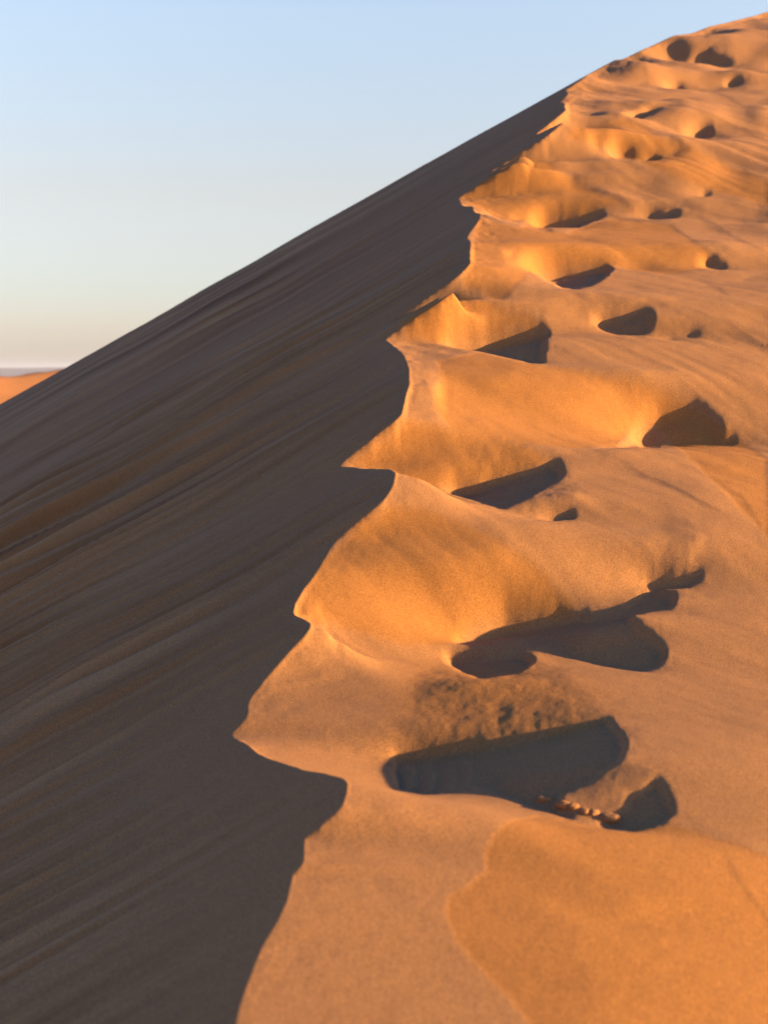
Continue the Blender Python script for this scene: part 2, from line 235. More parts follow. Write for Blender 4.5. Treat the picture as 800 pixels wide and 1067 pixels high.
RELIEF = [
0,-10730,0,-10215,0,-11728,0,-15706,0,-8191,0,92,0,2183,0,-850,0,-1,0,1506,0,-7,0,83,0,249,0,-155,0,13,0,-59,0,19,0,-9,0,-52,0,268,1,-1,0,4,1,-9,0,130,
0,-31,1,1,1,-1,0,-2,0,-4,0,2,0,-3,0,-1,2,-3,0,19,6,4,0,-10,0,6,0,-1,0,-4,0,-11,16,-1,8,1,1,-1,15,-2,0,1,4,5,0,-4,99,-1,0,2,0,-1,115,-7203,0,-8927,0,-10504,
0,-17146,0,-15308,0,390,0,-361,0,-202,0,-510,0,1265,0,-43,0,348,0,-411,0,-68,0,6,0,-48,0,-19,0,12,0,-32,0,201,1,-1,0,-5,0,62,0,-57,0,92,0,-44,1,1,1,-1,
0,-5,0,4,0,1,0,-1,3,-10,0,48,6,2,0,2,0,-1,0,2,0,-15,0,3,0,-2,14,1,0,-1,9,-2,0,5,15,-1,5,-2,0,-3,99,-1,0,2,0,-1,115,-7734,0,-7786,0,-11075,0,-16805,0,-8463,
0,-19,0,778,0,-1308,0,-335,0,2370,0,-20,0,152,0,-806,0,440,0,-47,0,-46,0,-25,0,10,0,-34,0,217,1,-1,0,-10,0,77,0,-156,0,24,0,-36,0,-2,0,1,0,1,0,-1,0,-2,
0,-5,1,1,3,-7,0,32,6,1,0,9,0,-18,0,5,0,-10,0,28,0,-6,25,-1,0,4,16,-2,0,1,3,-5,0,4,0,-1,54,1,0,-1,160,-8929,0,-9143,0,-12259,0,-17810,0,-6785,0,51,0,779,
0,-1827,0,-141,0,2987,0,-1,0,-51,0,185,0,315,0,-144,0,48,0,-108,0,16,0,-32,0,212,1,-1,0,-12,0,57,0,-171,0,14,0,24,0,-10,1,1,1,-7,0,-1,0,-1,0,1,3,-8,0,36,
7,10,0,-24,0,10,0,-5,0,28,0,-10,10,-1,0,1,13,-1,0,3,16,-3,0,1,3,-2,0,10,0,-2,54,1,0,-1,43,-1,0,1,115,-2773,0,-3307,0,-2488,0,-12233,0,-5655,0,72,0,-1232,
0,-299,0,-1125,0,2835,0,1,0,17,0,-244,0,548,0,-332,0,-119,0,161,0,-75,0,-79,0,534,2,-8,0,8,0,31,0,-11,0,109,0,-28,1,1,1,-8,0,6,0,-3,0,1,3,-8,0,33,7,8,0,
-12,0,10,0,-1,0,4,0,-12,9,-1,0,2,0,-1,13,-1,0,2,15,1,0,-2,0,1,3,-1,0,5,0,-3,99,-1,0,2,0,-1,114,-1941,0,-2187,0,-1153,0,-8625,0,-4449,0,7,0,-422,0,2568,
0,-768,0,2586,0,-25,0,208,0,-816,0,369,0,-325,0,140,0,-7,0,-31,0,-32,0,512,2,-2,0,-12,0,73,0,-162,0,30,0,-18,0,-5,3,-2,0,-4,0,1,0,1,2,-7,0,31,7,5,0,4,0,
-3,0,3,0,-12,0,-1,0,-2,10,-1,14,2,15,1,0,-1,5,-2,0,-2,99,-1,0,2,0,-1,114,-2427,0,-2444,0,-2411,0,-5726,0,-4568,0,-23,0,34,0,1237,0,-1544,0,2990,0,1,0,3,
0,-211,0,1047,1,-45,0,10,0,-68,0,-74,0,581,3,-6,0,9,0,20,0,-29,0,89,0,-21,0,1,1,2,0,3,0,-7,2,1,1,-6,0,26,5,-1,0,-1,0,3,0,15,0,-25,0,6,0,-11,0,20,0,-4,9,
-1,0,1,14,2,17,-3,0,1,3,-5,0,4,0,-1,215,-427,0,-475,0,-317,0,-2250,0,-3039,0,3,0,-93,0,321,0,-997,0,2467,0,-1,0,-9,0,154,0,-712,0,307,0,-142,0,-104,1,-97,
0,551,4,4,0,-5,0,-27,0,110,0,-81,1,13,0,-15,0,-33,0,52,0,-18,0,10,0,-3,1,-14,0,71,5,-1,0,-1,0,1,0,17,0,-40,0,12,0,-6,0,28,0,-8,9,-1,0,3,0,-1,13,2,16,1,
0,-3,0,2,3,-3,0,9,0,-2,99,-1,0,1,114,-25,0,-21,0,-58,0,204,0,-208,0,-1,0,9,0,-37,0,449,0,214,1,-1,0,76,0,-493,0,603,0,1,0,-435,0,141,0,-99,0,553,3,3,0,
-6,0,-9,0,5,0,43,0,16,0,-35,0,-20,0,-12,0,-2,0,12,0,-13,0,1,1,-1,0,-27,0,142,8,9,0,-8,0,6,1,-3,0,-7,0,-1,8,-1,0,3,0,-1,13,2,16,1,0,-2,0,1,3,-1,0,7,0,-3,
22,1,76,-1,0,2,0,-1,113,144,0,-308,0,-540,0,-1187,0,-1904,0,176,0,314,0,-53,0,-21,0,-129,1,-1,0,-1,0,-225,0,704,0,-273,0,-100,0,10,0,-82,0,507,2,-2,0,2,
0,17,0,-83,0,194,0,-52,0,55,0,11,0,-24,0,-1,0,2,0,-43,2,-2,1,-26,0,131,8,2,0,12,0,-24,0,9,0,-7,0,22,0,-6,8,-1,15,2,16,1,0,-1,6,-3,22,1,76,-1,0,2,0,-1,113,
2000,0,1990,0,3231,0,1975,0,-1266,0,-96,0,-1145,0,764,0,-303,0,-170,2,13,0,-67,0,222,0,-464,0,305,0,-30,0,-41,0,462,2,-13,0,42,0,-133,0,30,0,81,0,-16,0,
22,0,-15,0,11,0,-23,0,20,0,-14,2,-4,0,8,0,-29,0,141,9,4,0,6,0,-14,0,5,0,-10,0,-4,0,-1,7,1,0,-1,14,2,16,1,1,-3,0,1,3,-4,0,1,215,-3585,0,-4850,0,-3107,0,
1853,0,-8,0,362,0,-625,0,797,0,-708,0,190,2,-6,0,45,0,97,0,-606,0,78,0,-15,0,-98,0,539,2,-2,1,31,0,-49,0,56,0,-81,0,20,1,-77,0,83,0,-41,0,74,0,-11,1,-4,
0,12,0,-31,0,150,9,2,0,12,0,-28,0,11,0,-11,0,22,0,-4,7,-1,0,2,14,1,16,1,0,1,0,-4,0,2,3,-3,0,7,0,-1,99,-1,0,1,113,1419,0,1135,0,1943,0,3353,0,1522,0,45,
0,-773,0,-338,0,338,0,-533,2,-16,0,132,0,-288,0,571,0,-113,0,-47,0,-57,0,513,3,4,0,-4,0,1,0,-96,0,-164,0,39,0,65,0,-15,0,-42,0,-5,0,33,0,-17,1,-3,0,9,0,
-32,0,153,10,6,0,-3,0,-3,1,19,0,-12,7,1,1,-1,13,1,17,1,0,-4,0,3,3,-1,0,9,0,-2,99,-1,0,2,0,-1,112,-2758,0,-2503,0,-4051,0,-783,0,366,0,-63,0,622,0,-654,
0,199,0,-279,2,1,0,-13,0,10,0,145,0,-74,1,-113,0,578,3,-2,0,-6,0,50,0,-97,0,33,0,14,0,13,0,-29,0,8,0,27,0,-5,0,1,0,-2,0,1,1,-27,0,130,10,1,0,1,0,-3,2,13,
0,-9,0,2,3,1,0,1,0,-2,1,1,0,-1,0,1,11,2,17,1,0,-3,0,2,4,2,0,-3,99,-1,0,2,0,-1,112,-1188,0,-1220,0,-1253,0,-2319,0,-980,0,2,0,-60,0,-7,0,106,0,350,3,-2,
0,-25,0,172,0,-119,0,-10,0,-74,0,563,5,5,0,-9,0,-96,0,350,0,-14,0,-85,0,59,0,-27,2,-1,2,-24,0,110,12,-1,1,-7,0,32,0,-36,0,5,0,-2,0,1,0,2,0,-2,1,2,0,7,0,
-8,0,3,0,2,0,-1,1,1,7,-1,0,4,17,1,0,-1,0,-1,0,1,3,-3,101,1,0,-1,112,-571,0,-607,0,-421,0,-112,0,420,0,15,0,-101,0,-233,0,356,0,-306,4,2,0,-17,0,124,0,-51,
0,-133,0,503,4,-5,0,17,0,-17,0,-58,0,164,0,-60,0,-7,0,11,0,-33,1,-4,0,1,2,-25,0,125,11,-1,1,-2,0,-4,0,27,0,-26,0,11,0,-3,0,2,1,2,0,3,0,-7,0,12,1,-24,0,
25,0,-5,1,-1,0,4,0,-1,5,-7,0,24,17,1,0,1,0,-4,0,2,3,-2,0,8,0,-1,99,-1,113,-41,0,-22,0,-95,0,605,0,628,0,-1,0,36,0,-153,0,321,0,-210,4,-1,0,24,0,-96,0,34,
0,-55,0,315,5,8,0,-8,0,-63,0,332,0,-230,0,22,0,4,0,74,0,2,0,43,0,-5,2,-26,0,132,10,-1,1,-2,0,-2,0,2,0,5,1,-3,0,-1,0,2,0,7,0,-18,0,5,0,9,0,-7,0,14,0,-11,
0,-3,3,1,6,-6,0,19,18,1,0,-1,6,-3,99,-1,0,2,113,-3,0,18,0,-285,0,-132,1,-5,0,59,0,-371,0,-138,5,1,0,-8,0,258,0,-132,0,205,5,-2,0,8,1,-22,0,-79,0,25,0,33,
0,20,0,-22,0,8,0,-2,0,2,0,-1,0,-24,0,110,9,-1,1,-1,0,-10,0,30,0,-18,0,-3,0,6,0,11,0,-22,0,7,0,18,0,-16,0,4,0,-2,0,6,0,24,0,-14,0,1,5,1,4,-7,0,26,18,1,1,
-4,0,2,3,-3,0,6,0,-1,98,-1,0,2,0,-1,111,21,0,29,0,-44,0,-2,0,38,0,33,0,12,0,-93,0,-194,0,-240,0,-3,0,25,0,2,0,1,0,1,0,-8,0,31,0,-2,0,-2,0,20,4,-1,0,-5,
0,47,0,-101,0,138,0,41,0,-158,0,163,0,-89,0,10,0,-7,0,1,0,8,0,-3,0,-24,0,95,8,1,1,-1,0,-6,0,11,0,-26,0,3,0,1,1,24,0,2,0,-5,0,1,0,-6,0,2,1,-3,0,41,0,-10,
6,-1,0,1,3,-7,0,24,19,1,0,-1,0,-1,0,1,3,1,0,-2,99,1,0,-1,111,55,0,70,0,-33,0,-33,0,-112,0,-93,0,-98,0,-47,0,2,0,66,0,-5,0,35,0,-21,0,-51,0,4,0,3,0,-1,0,
-1,0,-2,0,9,6,10,0,-21,0,-15,0,226,0,-160,0,-66,0,53,0,-4,0,-4,0,4,1,-1,0,-23,0,87,8,10,0,-15,0,1,0,-5,0,34,0,-16,1,1,0,-3,0,25,1,2,0,-2,0,-7,0,6,0,-5,
0,-11,0,10,0,-2,6,-1,4,-7,0,23,21,-1,0,-1,0,1,2,-2,0,6,0,-2,211,-9,0,-27,0,86,0,-19,0,9,0,-287,0,-210,0,-30,0,116,0,205,0,4,0,-40,0,78,0,201,0,-20,0,-18,
0,5,0,3,0,-4,0,16,6,6,0,-6,0,-31,0,214,0,-154,0,-288,0,167,0,-5,0,12,0,-2,0,6,0,-3,0,-23,0,77,5,-1,0,-1,0,1,0,26,0,-42,0,10,0,-3,0,11,0,-7,0,-1,1,1,0,1,
0,-6,0,2,0,1,1,-2,0,-2,0,7,0,-2,7,-1,0,2,0,-1,2,-8,0,26,22,-2,0,1,3,-3,0,-1,98,-1,0,1,111,1335,0,1353,0,1279,0,1621,0,2146,0,1460,0,-638,0,-1073,0,-663,
0,-495,0,-2,0,35,0,-116,0,-202,0,-34,0,95,0,-191,0,47,0,-5,0,-7,7,3,0,-1,0,-21,0,-51,0,14,0,-13,0,9,0,1,0,1,1,2,0,-24,0,66,6,-1,1,14,0,-26,0,7,0,1,0,-7,
0,1,0,3,1,-2,0,6,0,-10,1,3,0,1,0,-2,0,5,0,-4,9,-2,0,2,2,-8,0,27,21,1,0,-2,4,-4,0,8,0,-1,97,-1,0,2,0,-1,110,-419,0,-447,0,-205,0,-238,0,-1520,0,-1315,0,
-127,0,45,0,-68,0,-73,0,9,0,-69,0,98,0,-18,0,-185,0,119,0,139,0,-21,0,37,0,-42,6,4,1,-44,0,139,0,-221,0,-102,0,29,0,-2,0,-2,2,-1,0,-14,0,82,8,1,0,2,0,-4,
1,-9,0,30,0,-22,0,4,0,7,0,-3,0,-8,0,2,0,-18,0,5,0,17,0,-3,0,3,0,-2,0,-6,0,-5,6,1,3,-8,0,27,21,1,0,-1,0,-2,0,1,2,-1,0,9,0,-3,97,-1,0,2,0,-1,110,1137,0,1108,
0,1342,0,1262,0,1364,0,942,0,350,0,-72,0,21,0,-14,0,9,0,-69,0,104,0,-6,0,-107,0,126,0,-185,0,18,0,2,0,2,5,-1,0,-10,0,71,0,-90,0,77,0,-57,0,-144,0,91,0,
2,0,-1,1,1,0,-2,0,-13,0,73,10,-1,1,-5,0,-23,0,99,0,-14,0,7,0,2,1,24,0,-19,0,3,0,54,0,-19,0,-1,0,-2,0,5,0,-11,5,-1,0,2,0,-1,2,-9,0,27,23,-2,4,-1,0,4,0,-1,
98,-1,110,-260,0,-275,0,-242,0,-1150,0,17,0,2591,0,840,0,-30,0,154,0,29,0,-2,0,-20,0,213,0,-510,0,-187,0,8,0,-263,0,77,0,-7,0,10,6,-2,0,12,0,-3,0,-23,0,
-69,0,-62,0,-40,0,-2,0,-2,0,-3,0,6,0,-1,0,-25,0,57,10,-2,0,5,0,-10,0,-12,0,-21,0,-5,0,6,0,1,0,-1,0,13,0,-1,0,14,0,1,0,-17,0,20,0,-27,0,-7,0,6,0,-1,5,-1,
0,2,0,-1,1,-8,0,26,24,-2,0,1,2,-3,0,11,0,-2,97,-1,111,-1499,0,-1503,0,-1514,0,-1699,0,-2913,0,-1529,0,146,0,669,0,110,0,-2,1,-7,0,10,0,70,0,-310,0,-23,
0,260,0,-91,0,2,0,15,7,3,0,4,0,-22,0,-48,0,39,0,94,0,-12,0,13,0,-3,0,8,0,-2,0,-25,0,41,11,6,0,-13,0,-6,0,30,0,-2,1,1,0,-3,0,12,0,-4,0,-26,0,6,1,6,0,9,0,
-23,0,10,0,-3,6,1,2,-10,0,6,24,-1,3,-2,0,9,0,-1,97,-1,0,1,110,-46,0,-46,0,-71,0,42,0,-890,0,363,0,995,0,1191,0,484,0,108,2,-42,0,312,0,-290,0,-68,0,214,
0,-40,0,3,0,-4,8,-1,0,7,0,-15,0,78,0,-26,0,11,0,-6,0,1,0,-3,0,1,0,-26,0,33,11,4,0,-2,0,-4,0,-4,0,8,0,-4,0,-2,1,-1,0,1,0,4,0,-1,0,2,0,-2,0,5,0,-10,0,6,0,
2,0,-1,8,-7,33,-1,95,-1,0,2,0,-1,109,574,0,574,0,580,0,639,0,966,0,1515,0,675,0,221,0,55,0,-22,1,1,0,6,0,41,0,-46,0,52,0,-30,0,13,0,-28,0,13,7,-1,0,-1,
0,8,0,-33,0,141,0,-6,0,-17,0,-6,0,-2,0,8,0,-4,0,-27,0,41,11,1,1,-3,0,1,0,-7,0,5,0,-16,0,10,0,10,0,-6,0,-5,0,3,0,-2,0,-1,0,1,0,-7,0,5,10,-5,0,-3,30,-1,0,
4,0,-7,0,1,206,128,0,128,0,124,0,124,0,-170,0,-301,0,1668,0,944,0,586,0,147,2,-6,0,27,0,-215,0,473,0,-260,0,21,0,-5,0,-21,9,-1,0,-14,0,51,0,-64,0,15,0,
8,0,-7,1,7,0,-30,0,47,13,-2,0,1,0,-5,0,-10,0,36,0,26,0,-14,0,6,0,-2,0,20,0,-3,0,-5,13,-4,0,-2,30,-1,0,5,0,-11,0,3,15,1,1,-3,0,2,1,-1,24,-1,49,-1,110,-1391,
0,-1391,0,-1405,0,-1366,0,-1869,0,-2003,0,-1525,0,-635,0,-369,0,-87,2,-22,0,147,0,-24,0,-227,0,126,0,-3,0,-13,0,13,10,-5,0,8,0,-28,0,-10,0,34,0,-8,0,-1,
0,4,0,-27,0,27,12,3,0,-4,1,-7,0,11,0,15,0,-16,0,19,0,-27,0,10,0,-13,0,40,0,-8,13,-3,0,-7,31,6,0,-8,0,1,15,1,0,-1,1,1,0,-5,0,10,0,-2,22,1,0,-1,49,-1,0,2,
109,569,0,569,0,572,0,575,0,648,0,1196,0,533,0,-179,0,-79,0,-8,2,4,0,-10,0,-70,0,341,0,1,0,14,0,10,0,-1,10,1,0,5,0,-36,0,69,0,-19,0,7,0,-4,0,-2,0,-24,0,
-6,11,1,0,5,0,-7,1,-10,0,9,0,-2,0,-10,0,17,0,1,0,-3,0,5,0,26,0,-7,0,1,12,-8,0,4,30,1,0,1,0,-2,12,1,2,-1,0,2,0,1,0,-4,0,2,0,-11,0,15,0,-2,22,2,0,-3,160,
175,0,175,0,175,0,173,0,159,0,61,0,-330,0,-318,0,-2,0,-15,3,-2,0,5,0,68,0,-2,0,-5,1,6,11,4,0,-14,0,6,0,-38,1,6,0,-3,0,-24,0,6,12,1,0,-2,0,-3,0,-2,0,-22,
0,123,0,-79,0,9,1,1,1,-2,0,4,0,-2,0,1,0,-2,0,2,0,-2,6,1,1,-5,0,-4,31,1,0,-2,1,1,0,-1,6,-1,0,2,0,-2,0,2,0,-13,0,2,0,-1,2,-5,0,6,1,-3,8,1,14,2,0,-2,50,-1,
0,1,108,-59,0,-59,0,-59,0,-59,0,-57,0,-85,0,-73,0,-255,0,-2,0,37,4,7,0,-39,0,-84,0,90,0,-5,0,-4,11,3,0,-10,0,-12,0,80,0,-13,0,-2,0,1,0,-22,0,17,12,1,0,
-1,0,-4,1,-22,0,109,0,-153,0,-12,0,5,1,-1,0,1,0,-1,1,20,0,3,0,7,0,-1,8,-9,0,5,28,1,0,-3,0,6,0,-3,0,-1,0,3,0,-1,1,1,0,-3,3,-1,0,3,0,-4,0,1,2,1,0,-1,0,2,
0,1,27,2,0,-2,51,1,0,-1,111,-1,0,4,0,-53,0,-101,0,-53,0,-33,4,-2,0,13,0,-47,0,-56,0,5,0,6,11,1,0,-4,0,5,1,-51,0,2,0,7,0,-19,0,17,14,-1,0,1,0,-8,0,28,0,
-47,0,-5,0,3,0,-2,0,3,0,-1,0,-2,0,37,0,-17,0,-4,0,15,0,-5,8,-7,0,-1,27,1,0,1,0,-3,0,2,0,-2,0,1,0,1,1,-1,0,2,0,-4,0,1,0,-5,0,1,0,2,0,-5,0,2,0,1,4,1,0,-14,
0,1,0,-1,25,2,0,-3,51,-1,0,1,112,-1,0,6,0,-5,0,-1,0,8,5,-3,0,16,0,53,1,-14,12,-1,0,9,0,-47,0,37,0,1,0,-6,0,-6,0,17,13,1,1,1,0,-6,0,-5,0,-13,0,2,0,-2,0,
12,0,-16,0,-2,1,-4,0,3,0,1,0,-2,0,2,8,-3,0,-6,27,1,0,-1,0,-1,0,2,0,-2,3,1,0,3,0,2,0,-14,0,-2,0,6,0,-2,6,-1,0,1,0,-15,0,9,0,-1,25,3,0,-3,52,1,0,-1,113,7,
0,1,0,-6,5,1,0,-3,0,-27,0,-3,0,15,13,8,0,-48,0,75,0,-1,0,-7,1,16,13,2,0,-2,0,-1,0,-10,0,36,0,-20,0,4,0,11,0,-13,0,-15,0,-12,0,-1,0,2,0,-3,0,2,0,-1,0,1,
8,-2,0,-7,25,-1,0,5,0,-4,6,-2,0,13,0,9,0,-9,0,-11,0,12,0,8,3,1,4,1,0,-18,0,5,0,-1,25,2,0,-3,160,7,0,7,0,7,0,7,0,-10,0,-17,0,-4,1,5,0,10,0,14,0,16,0,8,0,
14,0,31,0,24,0,25,0,44,0,96,0,205,2,-1,0,5,0,2,0,4,5,1,0,-4,0,5,0,-1,3,-6,0,30,12,1,0,5,0,-6,0,-2,0,-9,0,30,0,-22,0,39,0,-11,0,11,0,-23,0,-14,0,2,0,-12,
0,17,0,-1,0,-2,9,1,0,-8,24,-1,0,2,0,-1,7,-2,0,12,0,16,0,-16,0,-7,0,11,0,9,0,2,0,1,0,-1,5,4,0,-6,0,-3,16,1,9,2,0,-3,53,1,106,1,0,1,0,1,0,1,0,-3,0,-2,0,-1,
0,-2,0,-3,0,-5,0,-8,0,-12,0,-9,0,-36,0,-44,0,-49,0,-59,0,-74,0,-96,0,-125,3,1,1,-1,5,-3,0,2,0,-1,4,1,0,-6,13,2,1,-5,0,-3,0,14,0,-14,0,29,0,-11,0,2,0,4,
0,-2,0,-13,0,-5,0,12,0,-1,2,1,6,-1,0,2,0,-8,24,-2,0,9,0,-9,0,1,6,-1,0,5,0,21,0,-5,0,-13,0,1,0,6,1,-1,0,1,0,-1,0,1,0,-1,0,1,1,-7,0,18,0,-3,26,2,0,-3,53,
-1,0,1,105,-1,0,-1,0,-1,0,-1,0,6,0,10,0,6,0,10,0,8,0,6,0,5,0,7,0,8,0,13,0,15,0,16,0,18,0,21,0,25,0,29,3,-1,0,1,0,-4,0,-1,5,-1,22,-1,0,-2,1,-15,0,76,0,-60,
0,8,0,14,0,-39,0,14,1,-1,4,1,5,-1,0,2,0,-8,19,-1,4,-4,0,9,0,-1,7,-2,0,7,0,7,0,3,0,-2,2,-1,0,-4,0,1,1,1,0,-1,1,1,0,-8,0,3,0,-1,26,2,0,-2,160,-8,0,-8,0,-8,
0,-7,0,-26,0,-11,0,-9,0,-24,0,-16,0,-18,0,-20,0,-21,0,-26,0,-26,0,-23,0,-17,0,-11,0,-7,0,-4,0,-2,3,3,0,-21,0,5,0,-5,0,2,4,1,21,1,0,-1,0,-4,0,1,0,-32,0,
153,0,-182,0,37,0,34,0,-28,0,25,0,-12,7,1,3,-1,0,2,0,-8,17,2,0,-5,0,2,4,-3,10,1,0,-1,5,-1,0,3,4,-1,0,2,28,2,0,-3,54,-1,0,1,0,-1,103,-28,0,-28,0,-28,0,-29,
0,-13,0,-52,0,-22,0,-18,0,-8,0,23,0,46,0,55,0,60,0,43,0,35,0,21,0,11,0,4,1,-3,3,-3,0,22,0,-17,0,4,0,-5,0,1,2,-2,0,-4,0,1,22,-2,0,1,0,-21,0,85,0,-128,0,
51,0,-43,0,22,0,-27,0,-12,0,-1,0,6,0,3,0,-2,3,2,0,-1,2,-1,0,4,0,-8,17,3,0,-8,0,4,4,-1,0,3,0,-1,9,-1,0,1,4,-2,0,2,4,1,0,-1,27,-1,0,3,0,-3,160,3,0,3,0,3,
0,3,0,-1,0,-11,0,25,0,54,0,15,0,-14,0,-57,0,-123,0,-91,0,6,0,25,0,66,0,76,0,74,0,74,0,72,4,-1,0,-12,0,17,0,-9,0,-1,1,4,0,-11,0,9,0,-2,0,1,4,-1,17,1,0,-7,
0,5,0,-16,0,-1,0,-3,1,3,0,-3,0,-2,0,10,0,13,0,-2,7,-1,0,7,0,-7,17,2,0,-2,0,2,6,-3,10,1,39,-1,0,3,0,-3,55,-1,0,2,0,-1,102,55,0,55,0,55,0,56,0,56,0,70,0,
108,0,-120,0,7,0,226,0,290,0,303,0,259,0,247,0,33,0,-68,0,-115,0,-131,0,-145,0,-154,4,-1,0,-2,0,-8,0,-32,0,4,0,2,0,7,0,-13,0,20,0,-18,0,3,0,-3,0,1,2,1,
17,1,0,-3,0,-1,0,-13,0,5,0,-4,0,1,0,-2,2,-2,0,-1,0,-1,0,1,6,-1,0,7,0,-7,17,1,1,-3,0,1,4,-2,14,1,6,1,22,1,7,3,0,-3,55,-1,0,1,0,-1,102,-32,0,-32,0,-32,0,
-32,0,-34,0,-56,0,-89,0,-26,0,-53,0,-149,0,-152,0,-268,0,-490,0,-435,0,1,0,44,0,99,0,122,0,164,0,257,4,1,0,-2,0,-4,0,57,0,-30,0,11,0,11,0,-42,0,-13,0,43,
0,-17,0,2,0,-3,1,-6,0,33,16,-2,0,1,0,-7,0,20,0,-74,0,18,0,-33,0,8,2,1,10,-1,0,4,0,-7,25,-1,0,5,0,-3,0,1,11,3,0,-5,0,2,1,-1,33,3,0,-3,160,3,0,3,0,2,0,4,
0,-4,0,48,0,77,0,30,0,-46,0,-58,0,-14,0,219,0,138,0,66,0,21,0,-5,0,-25,0,-24,0,-39,0,-46,3,2,0,-14,0,19,0,20,0,-69,0,18,0,-38,0,-36,0,18,0,-34,0,-7,0,2,
0,-1,0,6,0,-2,1,1,16,-2,1,-10,0,29,0,-51,0,34,0,-49,0,4,0,-2,11,1,0,-1,0,2,0,-6,25,-1,0,-1,0,5,0,-5,4,1,2,1,0,-1,1,-1,0,6,0,-9,0,2,0,-2,0,7,0,-1,4,1,0,
1,0,-2,0,6,0,-1,23,3,0,-3,56,-1,0,1,102,-25,0,-25,0,-25,0,-28,0,-7,0,-100,0,-105,0,-121,0,-227,0,-349,0,-300,0,-197,0,-141,0,-82,0,-29,0,4,0,23,0,15,0,
-6,0,-10,3,-6,0,40,0,-13,0,-23,0,2,0,13,0,-8,0,9,0,-8,0,34,0,5,0,-1,1,1,0,-4,0,1,0,-3,15,2,0,-3,0,-2,0,-13,0,59,0,-55,0,16,0,-46,0,-26,0,27,0,-2,0,-6,0,
2,0,-1,7,-1,1,4,0,-5,27,-1,0,4,0,2,0,-4,0,1,0,9,0,-1,3,-1,3,1,1,2,0,-10,1,-2,1,1,1,-3,1,8,0,11,0,-5,22,-1,0,4,0,-3,56,-1,0,2,102,-180,0,-180,0,-180,0,-184,
0,-172,0,-380,0,-355,0,-295,0,-158,0,31,0,225,0,179,0,127,0,150,0,-7,0,-34,0,-48,0,-45,0,-5,0,-3,3,-8,0,42,0,6,0,10,0,29,0,-4,0,-16,0,51,0,-23,1,-31,0,
4,1,1,0,1,0,-1,0,-1,14,1,0,10,0,-19,0,5,0,-5,0,27,0,-22,0,4,0,-30,0,14,0,7,0,11,0,-3,0,-4,0,2,7,1,0,-2,0,5,0,-7,26,-1,0,-1,0,1,0,12,0,-16,0,2,0,6,0,-1,
0,1,3,-1,0,7,0,-12,0,2,1,5,0,-20,3,-1,0,1,1,2,0,-7,0,9,0,-2,22,-1,0,4,0,-3,58,1,0,-1,100,383,0,383,0,383,0,385,0,383,0,483,0,702,0,928,0,160,0,-129,0,-58,
0,15,0,-122,0,13,0,171,0,143,0,115,0,77,0,14,0,11,3,4,0,-13,1,-66,0,110,0,-52,0,24,0,-13,0,92,0,-28,0,43,0,-5,1,-1,0,-4,0,1,0,3,15,7,0,-11,0,3,0,-1,0,1,
0,-11,0,13,0,-10,0,-16,0,6,0,-7,0,2,0,-4,9,-2,0,7,0,-7,26,-1,0,-2,0,9,0,-4,0,-1,0,-5,0,2,6,-6,0,7,1,-2,0,-4,0,6,0,-2,0,-2,0,-2,0,3,0,-1,0,2,0,-4,0,3,0,
-2,23,-1,0,4,0,-3,58,1,0,-1,100,-102,0,-102,0,-102,0,-103,0,-107,0,-147,0,-282,0,-31,0,276,0,16,0,-494,0,-999,0,-596,0,-704,0,-369,0,-223,0,-100,0,-24,
0,-5,0,4,3,-1,0,2,0,12,0,-32,0,84,0,11,1,-124,0,86,0,19,0,26,0,-8,4,4,16,1,1,-1,0,-3,1,-10,0,40,0,-11,0,24,0,16,0,10,0,2,0,-1,1,-1,6,-2,0,10,0,-6,26,-1,
0,-4,0,25,0,-17,0,3,0,-2,6,4,0,-12,0,3,0,1,0,1,0,5,0,-2,1,-1,1,1,0,-1,0,1,0,20,0,-3,25,3,0,-3,58,1,0,-1,100,365,0,365,0,365,0,366,0,368,0,381,0,522,0,590,
0,478,0,389,0,390,0,-34,0,-62,0,141,0,97,0,42,0,15,0,6,0,6,0,2,4,2,0,-14,0,23,0,-34,0,28,0,37,0,-2,0,-60,0,12,0,1,0,-4,2,1,1,-1,20,-3,0,-5,0,36,0,-66,0,
26,0,-2,0,4,0,-10,0,2,1,-1,6,-3,0,11,0,-6,25,-1,0,-1,0,-3,0,18,0,-24,0,9,0,-1,6,-3,0,11,0,-8,0,2,3,-1,0,1,1,2,0,1,0,-1,0,3,0,1,0,-12,0,14,0,-2,21,-2,0,
4,0,-2,59,-1,100,-225,0,-225,0,-225,0,-225,0,-226,0,-229,0,-254,0,-361,0,-506,0,-648,0,-706,0,-378,0,-175,0,-164,0,-50,0,2,0,16,0,18,0,16,0,14,6,3,0,-4,
0,4,0,-113,0,36,0,2,0,-11,0,2,0,2,0,-1,3,-3,19,-2,1,-13,0,62,0,-101,0,11,0,-38,0,23,0,-50,0,10,0,-1,7,-3,0,12,0,-5,25,-1,3,3,0,-1,10,2,1,1,1,3,0,-2,1,5,
0,-1,0,1,0,-2,1,-4,0,6,22,-2,0,2,0,-1,59,-1,100,420,0,420,0,420,0,421,0,422,0,425,0,477,0,643,0,846,0,765,0,544,0,332,0,73,0,311,0,181,0,-24,0,-74,0,-72,
0,-25,0,5,4,1,0,-1,0,2,0,-14,0,133,0,-40,0,5,0,8,0,-56,1,-15,0,3,1,-2,21,-1,1,-4,0,14,0,-30,0,-1,0,7,0,13,0,3,0,-1,8,-4,0,11,0,-5,25,-1,3,-1,0,1,0,-1,18,
1,0,3,0,-8,0,4,0,-3,0,-2,0,-1,0,1,19,-2,61,-1,1,1,0,-1,97,-3,0,-3,0,-3,0,-3,0,-3,0,-4,0,-15,0,-64,0,-174,0,-138,0,41,0,203,0,132,0,-100,0,129,0,174,0,142,
